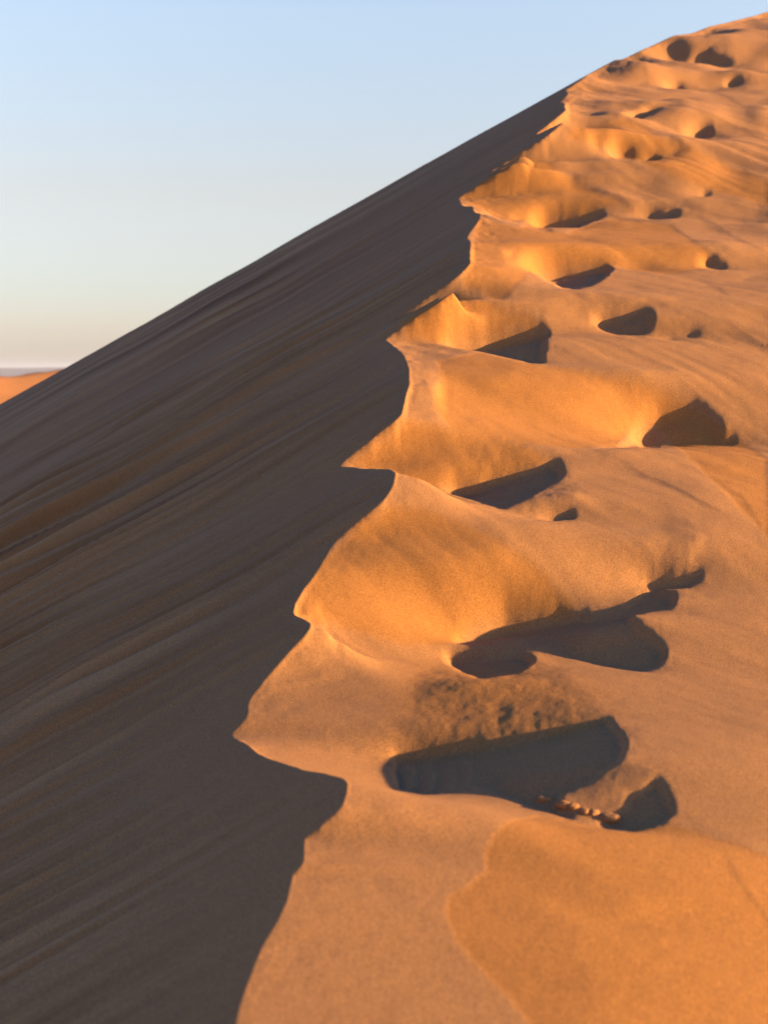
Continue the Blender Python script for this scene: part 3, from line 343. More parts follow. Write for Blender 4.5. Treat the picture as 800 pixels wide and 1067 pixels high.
0,87,0,20,0,3,6,1,0,6,0,-56,0,42,0,-22,0,4,0,32,0,-69,0,14,0,-1,0,1,23,1,1,-12,0,-4,1,-3,1,-3,1,1,0,-1,6,-4,0,11,0,-5,30,-1,0,4,0,-2,10,-1,9,-2,2,1,20,
-2,0,1,161,-87,0,-87,0,-87,0,-87,0,-86,0,-85,0,-81,0,-17,0,95,0,-63,0,48,0,85,0,159,0,7,0,-116,0,-132,0,-76,0,-25,0,-11,0,-6,5,1,0,-6,1,50,0,-68,0,2,0,
38,0,24,0,3,0,2,0,-1,0,4,0,-1,1,2,20,1,0,-1,0,-12,0,1,0,-4,0,1,1,1,0,-1,1,1,6,-4,0,12,0,-5,52,1,0,-1,1,1,21,-1,162,-150,0,-150,0,-150,0,-150,0,-150,0,-150,
0,-147,0,-128,0,-190,0,-320,0,117,0,381,0,211,0,293,0,224,0,140,0,54,0,12,0,9,0,5,6,-4,0,1,0,19,0,-142,0,77,0,-24,0,-35,0,26,0,-6,0,6,0,-4,0,1,1,-2,21,
-2,0,-7,0,-7,0,9,0,-1,0,-5,0,5,0,3,0,-1,2,1,4,-4,0,12,0,-6,32,-1,0,-1,0,11,0,-14,0,3,1,1,7,1,0,2,0,-1,6,-1,21,-1,162,70,0,70,0,70,0,70,0,70,0,70,0,72,0,
70,0,168,0,543,0,291,0,-75,0,-27,0,7,0,16,0,1,0,-12,0,-8,0,-9,0,-6,6,4,0,-5,0,-21,0,121,0,-125,0,26,0,28,0,-9,0,-2,0,-2,0,4,2,3,21,-2,1,15,0,-12,0,8,0,
-18,0,17,0,-27,0,5,2,1,4,-4,0,13,0,-6,32,-1,0,-1,0,10,0,-21,0,7,0,1,0,1,0,-1,0,-1,0,1,0,-5,0,2,1,1,1,5,0,-1,28,-1,66,1,0,-1,94,-55,0,-55,0,-55,0,-55,0,
-55,0,-55,0,-57,0,-63,0,-133,0,-393,0,-274,0,272,0,402,0,162,0,105,0,116,0,64,0,12,0,9,0,7,6,-2,0,2,0,14,0,-65,0,11,0,83,0,-49,0,18,0,18,0,-2,2,1,0,-4,
21,-1,1,-2,0,-7,0,9,0,2,1,1,0,-1,0,-1,3,1,2,-3,0,13,0,-6,32,-1,0,-1,0,7,0,-12,0,7,0,3,1,-1,0,-2,1,1,0,1,0,1,0,-3,1,1,29,-1,66,1,0,-1,37,-1,56,63,0,63,0,
63,0,63,0,63,0,63,0,64,0,68,0,104,0,318,0,314,0,35,0,-19,0,-43,0,-79,0,-53,0,-5,0,39,0,21,7,1,0,1,0,-11,0,31,0,-21,0,-9,0,6,0,3,0,1,1,-1,0,4,0,-4,0,2,24,
13,0,3,0,-1,0,10,0,3,0,-2,4,1,2,-4,0,12,0,-6,32,-1,1,4,0,-2,0,-1,0,2,0,-1,0,-1,0,4,0,-8,0,1,0,1,0,-4,0,5,0,-2,0,1,95,1,38,1,0,-1,2,1,53,90,0,90,0,90,0,
90,0,90,0,90,0,91,0,96,0,169,0,154,0,80,0,-147,0,-147,0,-99,0,-83,0,-79,0,-64,0,-63,0,-52,0,-5,6,1,0,-11,0,-4,0,38,0,-3,0,-37,0,17,0,-3,0,-4,1,1,0,-1,0,
4,0,-3,23,-1,0,5,0,-7,0,4,0,-35,0,20,1,-1,6,-4,0,10,0,-5,33,1,0,1,0,-1,0,1,0,-1,0,-3,0,5,0,-4,0,4,2,1,0,-2,0,7,0,-3,29,2,0,-1,65,-1,33,1,7,1,0,-1,0,1,51,
-178,0,-178,0,-178,0,-178,0,-178,0,-178,0,-178,0,-179,0,-212,0,-219,0,-150,0,-39,0,116,0,158,0,59,0,50,0,60,0,67,0,29,0,2,6,-1,0,5,0,-7,0,-3,0,-35,0,56,
0,22,0,-7,0,-1,1,1,0,2,0,-4,0,1,25,-7,0,24,0,6,0,-8,0,2,0,1,0,-1,5,-5,0,17,0,-21,31,-1,0,3,0,-2,0,1,2,-3,0,3,1,-8,0,5,0,1,0,-1,1,6,0,-2,0,-5,29,-1,100,
1,0,-1,7,-1,0,2,0,-1,47,1,2,-133,0,-133,0,-133,0,-133,0,-133,0,-133,0,-133,0,-133,0,-134,0,-98,0,-213,0,-543,0,-361,0,143,0,-41,0,-93,0,-69,0,-25,0,-12,
0,-4,7,1,0,-5,0,11,0,39,0,-109,0,135,0,-51,0,-2,0,-1,0,5,0,-1,1,2,24,-1,1,6,0,-16,0,3,8,-5,0,24,0,-24,31,-2,0,4,0,-1,0,-1,3,1,0,-1,2,1,0,-1,0,1,0,-1,0,
9,0,-2,1,1,27,-2,0,2,0,-1,94,-2,0,3,0,-1,9,1,0,-4,0,4,0,-1,47,1,2,31,0,31,0,31,0,31,0,31,0,31,0,31,0,31,0,28,0,14,0,-38,0,-127,0,17,0,137,0,227,0,107,0,
45,0,13,0,7,0,1,8,-1,0,3,0,7,0,-16,0,7,0,14,0,-17,0,2,0,-2,0,1,26,-1,0,1,0,-6,0,20,0,-7,0,1,1,1,5,-5,0,21,0,-21,33,-2,0,2,0,8,0,-7,0,1,8,-1,1,1,0,-2,0,
1,26,-2,0,1,0,-1,93,-1,0,1,7,3,0,-2,0,1,2,-1,49,1,2,-291,0,-291,0,-291,0,-291,0,-291,0,-291,0,-291,0,-291,0,-292,0,-295,0,-312,0,-305,0,-113,0,-36,0,-14,
0,4,0,-2,0,-12,0,-5,0,-1,9,2,1,-12,0,-3,0,9,0,-4,0,4,0,-3,0,1,29,-1,0,-8,0,1,2,1,4,-4,0,18,0,-17,33,-1,0,-3,0,26,0,-32,0,5,0,3,0,-2,10,-1,25,-1,0,1,95,
1,0,-1,8,-1,0,1,1,-2,0,3,0,-1,48,1,2,9,0,9,0,9,0,9,0,9,0,9,0,9,0,9,0,10,0,17,0,64,0,124,1,-31,0,-98,0,-7,0,44,0,27,0,5,0,2,9,-3,0,-3,0,20,0,28,0,-27,0,
-22,0,1,0,3,0,-3,0,1,0,-1,25,-1,1,-5,0,22,0,-9,0,1,2,1,3,-4,0,14,0,-14,33,-1,0,-4,0,27,0,-46,0,7,0,6,11,-1,0,6,20,1,6,-1,92,1,0,-2,0,2,62,1,2,-3,0,-3,0,
-3,0,-3,0,-3,0,-3,0,-3,0,-3,0,-3,0,-4,0,-12,0,-21,0,-70,0,-214,0,-310,0,-274,0,-156,0,-64,0,-10,0,-7,10,-1,0,4,0,-21,0,27,0,-13,0,8,0,-3,0,6,0,-2,26,-2,
1,1,0,-5,0,-7,4,1,0,-1,1,-3,0,12,0,-11,33,-1,0,-3,0,19,0,-37,0,9,0,7,0,3,9,-1,0,11,0,-8,0,-2,0,1,0,1,1,-2,0,-2,0,1,18,-2,0,1,0,-1,61,1,95,1,13,5,0,38,0,
242,0,265,0,126,0,73,0,30,0,17,0,14,10,1,0,2,0,-15,0,4,0,-34,0,2,0,1,2,-2,27,1,0,-10,0,26,0,-8,0,1,2,1,2,-3,0,10,0,-9,34,-3,0,11,0,-25,0,7,0,6,0,1,10,1,
0,-15,0,4,2,3,0,-9,1,-1,18,-2,0,1,0,-1,84,1,16,1,55,1,13,-1,0,-8,0,-35,0,-27,0,-20,0,-10,0,-8,0,-6,0,-4,12,3,0,15,0,4,0,-2,0,-3,2,2,27,1,0,-6,0,5,0,-16,
0,2,2,-1,0,1,0,-1,0,-3,0,8,0,-6,34,-2,0,6,0,-12,0,3,12,-2,0,9,0,-4,0,3,1,-1,0,3,0,-1,19,-1,79,1,2,-1,20,-1,55,1,15,-4,0,-2,0,-5,1,2,0,-1,14,-6,0,-3,0,3,
0,1,0,-3,29,2,0,-2,0,-4,0,15,0,-2,3,1,0,-1,0,-2,0,6,0,-5,36,-2,0,-1,13,-1,26,-1,77,-1,0,1,2,-1,0,1,18,1,0,-3,0,1,54,1,15,2,0,2,0,3,0,1,16,1,0,3,0,1,1,2,
29,1,0,-1,0,-6,0,22,0,-14,0,2,4,-2,0,4,0,-3,35,-1,0,-1,0,-1,0,-1,0,1,3,2,0,-2,0,3,32,-1,74,1,0,-3,0,3,0,-1,1,1,0,-1,0,1,16,-1,0,1,1,2,0,-5,0,4,0,-1,53,
1,15,-1,0,-5,0,1,0,-4,1,3,0,1,13,1,0,-4,0,-8,1,-1,0,-1,30,-6,0,12,0,-20,0,3,3,1,0,-1,0,3,0,-2,34,-1,0,6,0,-2,0,-2,0,1,3,1,1,-5,0,20,0,-4,30,1,0,-1,74,1,
0,-3,0,3,1,-2,0,2,0,-1,2,-1,14,-1,2,2,0,-5,0,4,0,-1,53,1,16,2,1,5,0,-1,0,-4,0,-1,14,2,0,7,0,-1,1,1,30,-6,0,13,0,-20,0,3,3,1,0,-1,0,3,0,-2,34,-2,0,4,0,-2,
0,1,0,-1,2,2,0,-4,1,4,0,18,0,-4,30,1,0,-1,72,2,0,-3,0,2,0,-2,0,2,1,-3,0,2,0,-1,1,1,0,-1,0,1,16,2,0,-3,0,1,54,1,18,-2,1,1,0,1,15,-3,33,-6,0,13,0,-20,0,3,
2,-1,0,1,0,-1,0,3,0,-2,33,-1,0,3,0,-6,0,1,0,-2,0,1,0,1,0,-1,0,-3,0,2,1,3,0,12,0,-4,5,1,24,1,0,-1,71,-1,0,3,0,-3,0,2,0,-1,0,1,0,1,0,-2,0,2,1,-1,0,1,0,-1,
0,1,18,-1,54,1,2,2,0,2,0,2,0,2,0,2,0,2,0,1,0,1,0,-4,0,-5,0,-5,0,-2,0,-1,4,1,0,1,0,1,0,2,0,2,0,3,0,3,0,2,0,2,1,-3,5,2,0,6,0,10,0,15,0,17,0,14,0,3,7,1,2,
-1,16,-1,11,-1,33,-1,0,3,0,-5,0,1,0,-1,0,8,0,-9,0,2,0,-2,0,-1,1,5,0,8,0,-5,2,2,1,-2,0,4,0,-4,0,-1,0,4,0,-1,20,2,0,-1,53,1,0,-1,17,1,0,-2,0,1,0,-1,0,1,0,
1,0,-2,0,2,0,-1,1,1,0,-1,0,1,15,1,0,-3,0,4,0,-1,54,1,24,-1,0,-1,0,-1,0,-3,0,3,0,4,0,-1,1,-1,0,-1,0,-1,0,-1,0,-1,0,-3,0,-4,0,-7,0,-9,0,-7,25,-1,0,1,0,-1,
46,-1,0,5,0,-18,0,-7,0,8,0,3,0,-9,0,-2,0,1,1,-1,0,9,0,-2,0,-2,0,6,0,-3,0,2,0,-7,0,22,0,-4,23,2,0,-1,72,-1,2,-2,0,1,1,-3,0,2,0,-2,0,1,18,1,0,-2,0,1,55,1,
27,2,0,-3,0,-3,0,-2,0,-2,0,-2,0,-2,0,-2,0,-3,0,-3,0,-4,0,-5,0,-6,0,-6,0,-7,11,1,12,1,0,-1,47,-1,0,2,0,-2,0,-3,0,-2,0,-2,0,2,7,-2,0,3,0,-1,0,1,0,-1,25,2,
0,-1,52,1,0,-1,18,-2,0,2,1,-2,0,2,1,-2,0,2,0,-2,0,2,0,-1,17,-2,0,3,0,-1,55,1,27,-2,0,-1,0,-1,0,-1,0,-1,0,-1,0,-1,0,-2,0,-2,0,-2,0,-2,0,-2,0,-1,0,-1,0,-1,
24,-1,49,2,0,-3,0,-1,3,-2,11,1,24,2,0,-1,52,1,0,-1,17,1,0,-3,0,2,1,-2,0,2,0,-1,2,-1,2,-1,0,2,0,-2,0,1,12,2,0,-5,0,4,0,-1,55,1,25,-1,0,-1,0,-1,0,-1,0,-1,
0,-1,0,-1,5,1,0,1,0,1,0,1,0,1,12,-1,64,-1,0,-2,0,15,0,-14,0,2,3,3,0,-9,0,1,29,2,0,-1,71,1,0,-3,0,1,7,1,2,2,0,-1,14,-1,0,1,56,1,2,-1,0,-1,0,-1,0,-1,0,-1,
0,-1,0,-1,0,-1,0,-1,1,1,0,1,0,1,0,1,0,1,0,1,5,1,0,2,0,2,0,2,0,1,0,1,0,1,0,2,0,2,0,2,0,1,0,1,0,1,0,1,0,1,0,1,0,1,0,1,0,1,77,-1,0,-3,0,24,0,-47,0,11,0,1,
1,-2,0,-2,0,-8,0,1,1,-2,27,2,0,-1,50,-1,0,2,0,-1,18,1,0,-1,85,1,2,5,0,5,0,5,0,5,0,5,0,5,0,5,0,4,0,4,0,2,0,2,3,1,0,1,0,1,2,-1,0,-2,0,-2,0,-2,0,-1,1,3,0,
2,0,2,0,1,0,1,0,1,0,1,85,-1,0,-5,0,28,0,-51,0,12,0,2,0,-1,0,3,0,-4,0,-13,0,5,0,-12,0,10,0,-2,26,2,0,-1,50,-1,107,1,2,-2,0,-2,0,-2,0,-2,0,-2,0,-2,0,-2,0,
-2,0,-2,0,-3,0,-1,4,1,0,2,0,2,0,2,0,3,0,2,0,1,0,-1,0,-3,0,-5,0,-4,0,-4,0,-5,0,-5,0,-4,0,-3,0,-3,0,-2,0,-2,0,-1,0,-1,0,-1,0,-1,11,-2,0,2,1,1,64,-1,0,-4,
0,25,0,-45,0,11,1,9,0,-1,0,-4,0,-7,0,1,0,2,0,17,0,-4,26,2,0,-1,38,-1,11,1,107,1,2,-6,0,-6,0,-6,0,-6,0,-6,0,-6,0,-6,0,-6,0,-6,0,-6,0,-14,1,-4,0,-2,0,-8,
0,-9,0,-11,0,-11,0,-11,0,-9,0,-7,0,-4,1,1,0,3,0,1,0,1,0,3,0,4,0,4,0,4,0,3,0,3,0,3,0,3,0,2,0,2,0,2,0,1,0,1,9,2,0,-2,0,-2,0,-2,0,-2,10,1,52,-1,0,-3,0,17,
0,-34,0,7,0,5,0,12,0,-16,0,-5,0,3,1,6,0,6,0,-5,25,-1,0,2,0,-1,38,-1,119,1,2,9,0,9,0,9,0,9,0,9,0,9,0,9,0,9,0,10,0,13,0,20,0,4,0,9,0,7,0,19,0,14,0,13,0,12,
0,12,0,11,0,10,0,9,0,6,0,5,0,17,0,25,0,23,0,16,0,11,0,10,0,10,0,8,0,6,0,4,0,2,0,2,0,1,0,1,11,-1,0,3,0,2,0,1,1,-2,8,-2,0,1,53,-2,0,7,0,-13,0,2,1,-3,0,5,
0,-4,1,1,0,-1,0,9,0,-4,0,1,2,-1,0,-2,0,-2,0,2,18,-1,0,2,39,-1,13,1,0,-1,104,1,2,1,0,1,0,1,0,1,0,1,0,1,0,1,0,1,0,1,1,1,0,5,0,6,0,4,0,3,0,5,0,-3,0,-10,0,
-17,0,-20,0,-17,0,-10,0,-4,0,-12,0,-24,0,-15,0,-19,0,-36,0,-38,0,-34,0,-29,0,-25,0,-21,0,-18,0,-15,0,-12,0,-10,0,-8,0,-6,0,-4,12,-1,1,1,7,1,0,-2,0,-1,0,
2,0,-1,52,1,4,-1,4,-1,5,-1,0,5,0,-1,18,-1,0,2,54,-1,104,1,2,39,0,39,0,39,0,39,0,39,0,39,0,39,0,39,0,39,0,40,0,44,0,56,0,58,0,57,0,53,0,73,0,77,0,68,0,52,
0,30,0,8,0,-7,0,-12,0,-13,0,1,0,11,0,5,0,9,0,12,0,12,0,11,0,11,0,11,0,12,0,11,0,10,0,9,0,9,0,8,0,7,10,-1,0,1,0,2,0,1,0,1,0,1,7,-1,0,1,0,-1,53,-2,0,3,35,
-1,0,2,40,-1,13,-1,104,1,2,-99,0,-99,0,-99,0,-99,0,-99,0,-99,0,-99,0,-99,0,-99,0,-101,0,-106,0,-119,0,-146,0,-172,0,-149,0,-152,0,-153,0,-108,0,-69,0,-29,
0,-8,0,1,0,20,0,13,0,-7,0,-10,0,-8,0,-1,0,2,0,3,0,3,0,1,0,-1,0,-2,0,-3,0,-3,0,-3,0,-3,0,-2,0,-2,11,1,0,-4,1,4,0,-4,0,1,0,-1,3,-1,0,2,0,-1,56,4,0,-1,34,
-1,0,2,159,1,2,36,0,36,0,36,0,36,0,36,0,36,0,36,0,36,0,36,0,36,0,38,0,41,0,46,0,43,0,24,0,-4,0,4,0,6,0,20,0,28,0,34,0,25,0,13,0,16,0,35,0,60,0,53,0,11,
0,-11,0,-17,0,-15,0,-16,0,-12,0,-10,0,-9,0,-9,0,-9,0,-9,0,-8,0,-5,12,1,1,1,0,-5,0,2,0,-1,2,1,2,-1,0,-1,0,4,0,-4,0,2,0,-1,49,-1,1,4,35,-1,0,2,54,1,104,1,
13,-1,0,1,0,10,0,20,0,32,0,23,0,19,0,-14,0,-15,0,-18,0,-16,0,-12,1,-52,0,-117,0,-72,0,-13,0,9,0,2,0,-1,0,1,0,-1,0,-1,0,-2,0,-2,0,-3,0,-7,0,-13,0,-27,14,
-1,0,7,0,7,0,-5,0,2,3,-3,0,10,0,7,0,-1,0,-5,0,5,0,-1,1,-1,7,1,0,-2,38,-1,1,8,0,-1,0,1,0,-1,1,2,30,-1,0,2,0,-1,53,-1,0,1,0,-1,102,1,2,-7,0,-7,0,-7,0,-7,
0,-7,0,-7,0,-7,0,-7,0,-7,0,-7,0,-8,0,-11,0,-16,0,-21,0,-26,0,-18,0,-20,0,-8,0,-6,0,8,0,6,0,4,0,-16,0,-24,0,80,0,39,0,-11,0,6,0,1,0,10,0,12,0,12,0,10,0,
10,0,12,0,13,0,14,0,16,0,18,0,17,14,1,0,-3,0,-6,0,2,0,1,0,-1,1,10,0,-14,0,32,0,-7,0,3,0,-19,0,-10,0,1,10,-2,38,-1,0,1,0,9,0,-2,1,-1,0,-2,0,4,0,1,30,1,0,
-1,83,-1,0,-1,1,-1,71,1,2,2,0,2,0,2,0,2,0,2,0,2,0,2,0,2,0,2,0,1,1,2,0,7,0,6,0,25,0,4,0,-3,0,3,0,12,0,-23,0,-8,0,-15,0,46,0,56,0,38,0,12,0,16,0,-1,1,-1,
2,2,0,2,0,-3,0,-4,0,-4,0,-5,0,-4,0,-3,12,1,0,-6,1,-9,0,5,0,-1,0,8,0,-7,0,16,0,-19,0,1,2,17,0,-4,0,1,3,-1,0,1,0,-1,44,-1,0,3,0,2,0,-5,0,2,0,-2,0,-1,0,4,
0,-1,0,1,28,-1,0,1,83,1,0,-1,2,-1,1,-1,0,1,15,-1,0,1,0,1,50,1,2,-1,0,-1,0,-1,0,-1,0,-1,0,-1,0,-1,0,-1,0,-2,0,-4,1,3,0,-8,0,4,0,-23,0,3,0,2,0,-2,0,-21,0,
7,0,2,0,18,0,-6,0,-6,0,-2,0,1,0,6,0,8,0,4,0,1,0,-1,0,-2,0,-3,0,-5,0,-1,0,-1,0,-1,0,-1,0,-1,0,-3,10,1,1,-5,0,16,0,1,0,2,0,-2,0,8,0,-2,0,-4,0,-3,0,1,0,1,
0,-1,1,-6,13,-1,38,-2,0,8,0,-16,0,6,0,3,0,-4,0,-3,0,4,0,2,0,-1,0,-1,27,-1,0,1,58,1,24,1,0,-2,0,1,3,1,0,-3,0,2,15,1,0,-2,0,1,49,1,2,13,0,13,0,13,0,13,0,
13,0,13,0,13,0,15,0,20,0,32,0,27,0,11,0,24,0,13,0,20,0,9,0,7,0,-7,0,24,0,24,0,-9,0,-47,0,-53,0,-61,0,-37,0,-10,0,-11,0,-14,0,-12,0,-9,0,-6,0,-4,0,-3,0,
-2,0,-2,0,-1,3,2,8,-1,0,3,0,-2,1,5,0,1,0,-2,1,2,0,-10,0,2,0,1,1,2,0,2,1,-6,0,6,13,1,38,-2,0,11,0,-9,0,-5,0,3,1,-2,0,1,0,3,0,-6,0,9,0,-2,3,1,22,-1,0,1,64,
1,0,-2,0,1,15,1,7,-1,0,3,0,-1,14,3,0,-6,0,4,0,-1,48,1,2,-46,0,-46,0,-46,0,-46,0,-46,0,-46,0,-46,0,-50,0,-59,0,-79,0,-63,0,-46,0,-50,0,-73,0,-62,0,-38,0,
3,0,52,0,114,0,131,0,128,0,95,0,81,0,82,0,70,0,31,0,12,0,8,0,6,0,5,0,5,0,5,0,5,0,4,0,4,3,-1,0,-2,8,1,0,-5,0,3,0,-1,0,4,0,1,2,1,0,-8,0,1,1,3,0,2,0,-4,0,
3,0,6,0,-2,52,-3,0,14,0,-12,0,2,1,-7,0,4,0,3,0,-2,1,-6,1,-1,0,3,0,-1,0,-8,22,-1,0,1,61,2,0,-4,0,1,0,3,0,-3,0,2,0,-1,14,1,0,-2,0,1,5,1,0,-2,15,1,0,-2,0,
1,49,1,2,39,0,39,0,39,0,39,0,39,0,39,0,39,0,40,0,40,0,32,0,50,0,59,0,53,0,57,0,35,0,10,0,-8,0,-25,0,-44,0,-46,0,-56,0,-47,0,-29,0,-15,0,-5,0,-2,0,-2,0,
4,0,4,0,4,0,3,0,2,2,-1,2,1,0,1,0,1,8,2,0,-11,0,2,1,-2,0,-1,0,-1,4,1,0,-2,1,2,0,-2,0,-2,9,-1,36,1,0,-1,5,-2,0,9,0,-2,0,-1,1,-2,0,12,0,-7,0,4,0,3,0,-3,0,
1,0,1,0,-1,24,-1,0,1,60,1,0,1,0,-3,0,1,0,1,0,-1,15,1,0,-1,9,-1,14,-2,0,2,0,-1,52,-28,0,-28,0,-28,0,-28,0,-28,0,-28,0,-28,0,-27,0,-22,0,-8,0,-33,0,-92,0,
-97,0,-86,0,-46,0,-16,0,-34,0,4,0,33,0,34,0,27,0,31,0,1,0,-7,0,3,0,28,0,51,0,-1,0,-9,0,-10,0,-7,0,-5,0,-4,0,-3,0,-3,0,-2,0,-1,0,-1,0,-1,9,-2,0,7,0,-6,0,
1,1,4,0,13,0,1,0,-5,0,6,0,-4,0,2,1,5,0,-6,0,2,2,-2,0,1,43,1,0,-1,0,-1,4,-1,0,8,0,-4,0,1,2,-1,0,1,8,2,0,-8,0,1,19,-1,0,2,0,-1,61,-1,2,-1,15,1,0,-2,0,1,5,
1,0,-5,0,6,0,-1,13,-1,0,2,0,-1,53,47,0,47,0,47,0,47,0,47,0,47,0,47,0,47,0,46,0,46,0,57,0,79,0,97,0,109,0,133,0,89,0,159,0,61,0,24,0,12,0,16,0,13,0,7,0,
12,0,11,0,-73,0,-54,0,-17,0,-4,0,-3,1,2,0,4,0,5,0,5,0,1,0,1,0,1,0,1,0,1,9,-1,0,1,1,1,0,-8,0,-1,0,13,1,-3,0,2,0,-4,0,-9,1,5,0,-4,0,8,0,-8,0,-26,0,-1,50,
-1,0,2,0,11,0,-10,0,-1,0,3,0,-8,0,1,0,-2,0,1,1,1,5,1,20,-1,0,2,80,1,0,-1,0,2,6,-1,0,1,12,1,0,-2,0,1,53,1,2,-20,0,-20,0,-20,0,-20,0,-20,0,-20,0,-20,0,-21,
0,-21,0,-24,0,-32,0,-51,0,-83,0,-122,0,-149,0,-172,0,-177,0,-68,0,-47,0,-36,0,-78,0,-77,0,-27,0,-10,0,44,0,98,0,116,0,58,0,28,0,15,0,11,0,8,0,7,0,5,0,4,
0,4,0,-1,17,21,0,-36,0,10,0,-2,0,-2,0,9,0,15,0,-14,0,16,0,-22,0,12,0,-13,0,8,0,1,7,-1,43,-2,0,11,0,-8,0,2,0,-2,0,-1,0,-1,0,-1,1,1,0,-1,26,-1,0,1,58,1,1,
-1,1,-1,0,1,0,-1,14,1,1,-2,0,1,1,-1,0,1,0,-2,0,2,0,-1,0,1,69,1,2,-14,0,-14,0,-14,0,-14,0,-14,0,-14,0,-14,0,-14,0,-14,0,-13,0,-8,0,7,0,35,0,63,0,90,0,19,
0,16,0,-7,0,-38,0,-83,0,-176,0,-75,0,-4,0,-34,0,-109,0,-109,0,-49,0,22,0,36,0,9,0,-5,0,-12,0,-15,0,-14,0,-12,0,-6,17,-4,0,12,0,10,0,-2,2,22,0,-30,0,25,
0,-7,0,7,0,-6,0,3,0,-3,0,13,0,-1,6,1,3,2,40,1,0,-1,1,-1,0,3,0,-2,1,2,0,-12,0,4,0,-2,0,5,0,3,0,-4,0,2,21,-1,0,1,58,1,0,2,0,-4,0,2,0,-1,0,1,0,-1,14,1,0,-1,
2,-1,0,1,0,-1,0,1,17,1,0,-1,53,1,2,15,0,15,0,15,0,15,0,15,0,15,0,15,0,15,0,15,0,15,0,12,0,2,0,-20,0,-32,0,-25,0,36,0,72,0,103,0,139,0,213,0,259,0,342,0,
305,0,178,0,53,0,-57,0,-177,0,-222,0,-85,0,-14,1,8,0,12,0,10,0,4,0,-1,0,-1,0,-1,14,-1,0,3,0,-16,0,14,1,-1,1,4,0,-2,0,10,0,-3,0,1,0,-4,0,9,0,-7,0,-14,1,
-1,9,-1,45,7,0,-4,0,1,1,2,4,-1,21,-1,60,3,0,-6,0,2,18,1,0,-1,0,1,0,-2,0,3,0,-2,0,2,0,-1,0,1,16,-1,0,1,2,-1,0,1,51,17,0,17,0,17,0,17,0,17,0,17,0,17,0,17,
0,17,0,17,0,19,0,25,0,37,0,42,0,18,0,-21,0,-37,0,-75,0,-57,0,-47,0,-14,0,-6,0,27,0,75,0,57,0,57,0,55,0,39,0,37,0,14,0,8,0,3,3,1,0,1,17,1,0,-5,0,11,0,-3,
0,-1,0,-3,0,3,0,-4,0,2,0,1,2,-2,0,2,0,-4,56,4,0,-5,0,-2,0,2,4,1,0,-3,0,1,81,2,0,-1,22,-1,0,1,0,-1,0,1,21,1,0,-5,0,5,0,-1,50,-7,0,-7,0,-7,0,-7,0,-7,0,-7,
0,-7,0,-7,0,-7,0,-7,0,-7,0,-8,0,-10,0,-8,1,14,0,20,0,33,0,18,0,53,0,13,0,-19,0,-16,0,-44,0,9,0,12,0,12,0,5,0,-4,0,-4,0,-3,0,-2,0,-1,0,-1,0,-1,21,-3,0,12,
0,2,0,1,0,-1,0,-10,0,-5,1,-1,0,-1,0,3,0,-1,56,-1,0,9,0,-16,0,3,0,1,2,-1,1,3,0,-12,83,1,0,-2,19,2,0,-1,15,-1,0,1,4,-1,3,2,0,-5,0,6,0,-1,50,6,0,6,0,6,0,6,
0,6,0,6,0,6,0,6,0,6,0,6,0,6,0,7,0,8,0,8,0,-5,0,-36,0,-64,0,-81,0,-74,0,-54,0,1,0,13,0,-22,0,-20,0,-34,0,-16,0,-15,0,-15,0,-7,0,-3,0,-3,0,-2,0,-2,0,-1,0,
-1,3,-1,0,-1,16,-1,0,-7,0,-11,0,-14,0,7,0,6,0,-11,0,-15,0,2,2,-1,0,1,10,1,44,-2,0,8,0,-20,0,9,1,-4,1,4,0,-1,0,-1,0,3,0,-8,21,-1,109,-1,0,2,51,-30,0,-30,
0,-30,0,-30,0,-30,0,-30,0,-30,0,-30,0,-30,0,-30,0,-30,0,-30,0,-31,0,-29,0,-12,0,20,0,40,0,45,0,-22,0,-94,0,-236,0,-176,0,-107,0,-57,0,-14,0,-21,0,-5,0,
2,0,-1,0,-1,2,1,2,1,0,1,0,1,0,1,14,-1,3,14,0,-14,0,14,0,10,1,7,0,13,0,-3,0,2,58,-2,0,7,0,-18,0,6,1,-4,0,13,0,-13,0,9,0,-1,0,-1,0,1,20,1,0,-1,87,-1,19,-1,
0,2,3,1,49,91,0,91,0,91,0,91,0,91,0,91,0,91,0,91,0,91,0,91,0,91,0,93,0,97,0,108,0,116,0,124,0,139,0,164,0,104,0,80,0,95,0,106,0,105,0,75,0,30,0,37,0,24,
0,10,0,9,0,13,0,18,0,17,0,16,0,14,0,11,0,7,0,1,0,-1,0,-2,0,-2,13,1,1,1,0,3,0,-17,0,9,0,-3,0,-3,0,2,0,-2,0,-6,0,-9,0,2,0,-1,0,1,0,-1,0,1,8,-1,0,1,44,-1,
0,2,0,-4,0,2,2,-2,0,5,24,1,0,-1,162,-30,0,-30,0,-30,0,-30,0,-30,0,-30,0,-30,0,-30,0,-30,0,-30,0,-30,0,-30,0,-30,0,-30,0,-33,0,-40,0,-51,0,-63,0,-69,0,-46,
0,-28,0,-16,0,-12,0,-20,0,-10,0,17,0,32,0,46,0,51,0,8,0,-21,0,-30,0,-29,0,-26,0,-22,0,-18,0,-7,19,-1,0,5,1,2,2,1,1,1,0,-18,0,-2,0,-1,0,3,0,-1,5,-1,0,1,
48,-1,0,3,4,-1,24,1,0,-1,64,1,41,-1,0,1,54,3,0,3,0,3,0,3,0,3,0,3,0,3,0,3,0,3,0,3,0,3,0,3,0,2,0,2,0,3,0,10,0,20,0,27,0,27,1,-30,0,-46,0,-24,0,-22,0,-56,
0,-102,0,-254,0,-167,0,-83,0,55,0,23,0,16,0,14,0,16,0,16,0,9,0,1,1,-1,18,-1,0,-7,0,1,0,-1,1,1,0,-1,0,-2,0,28,0,21,0,3,0,31,0,-8,55,-2,0,1,29,1,0,-1,65,
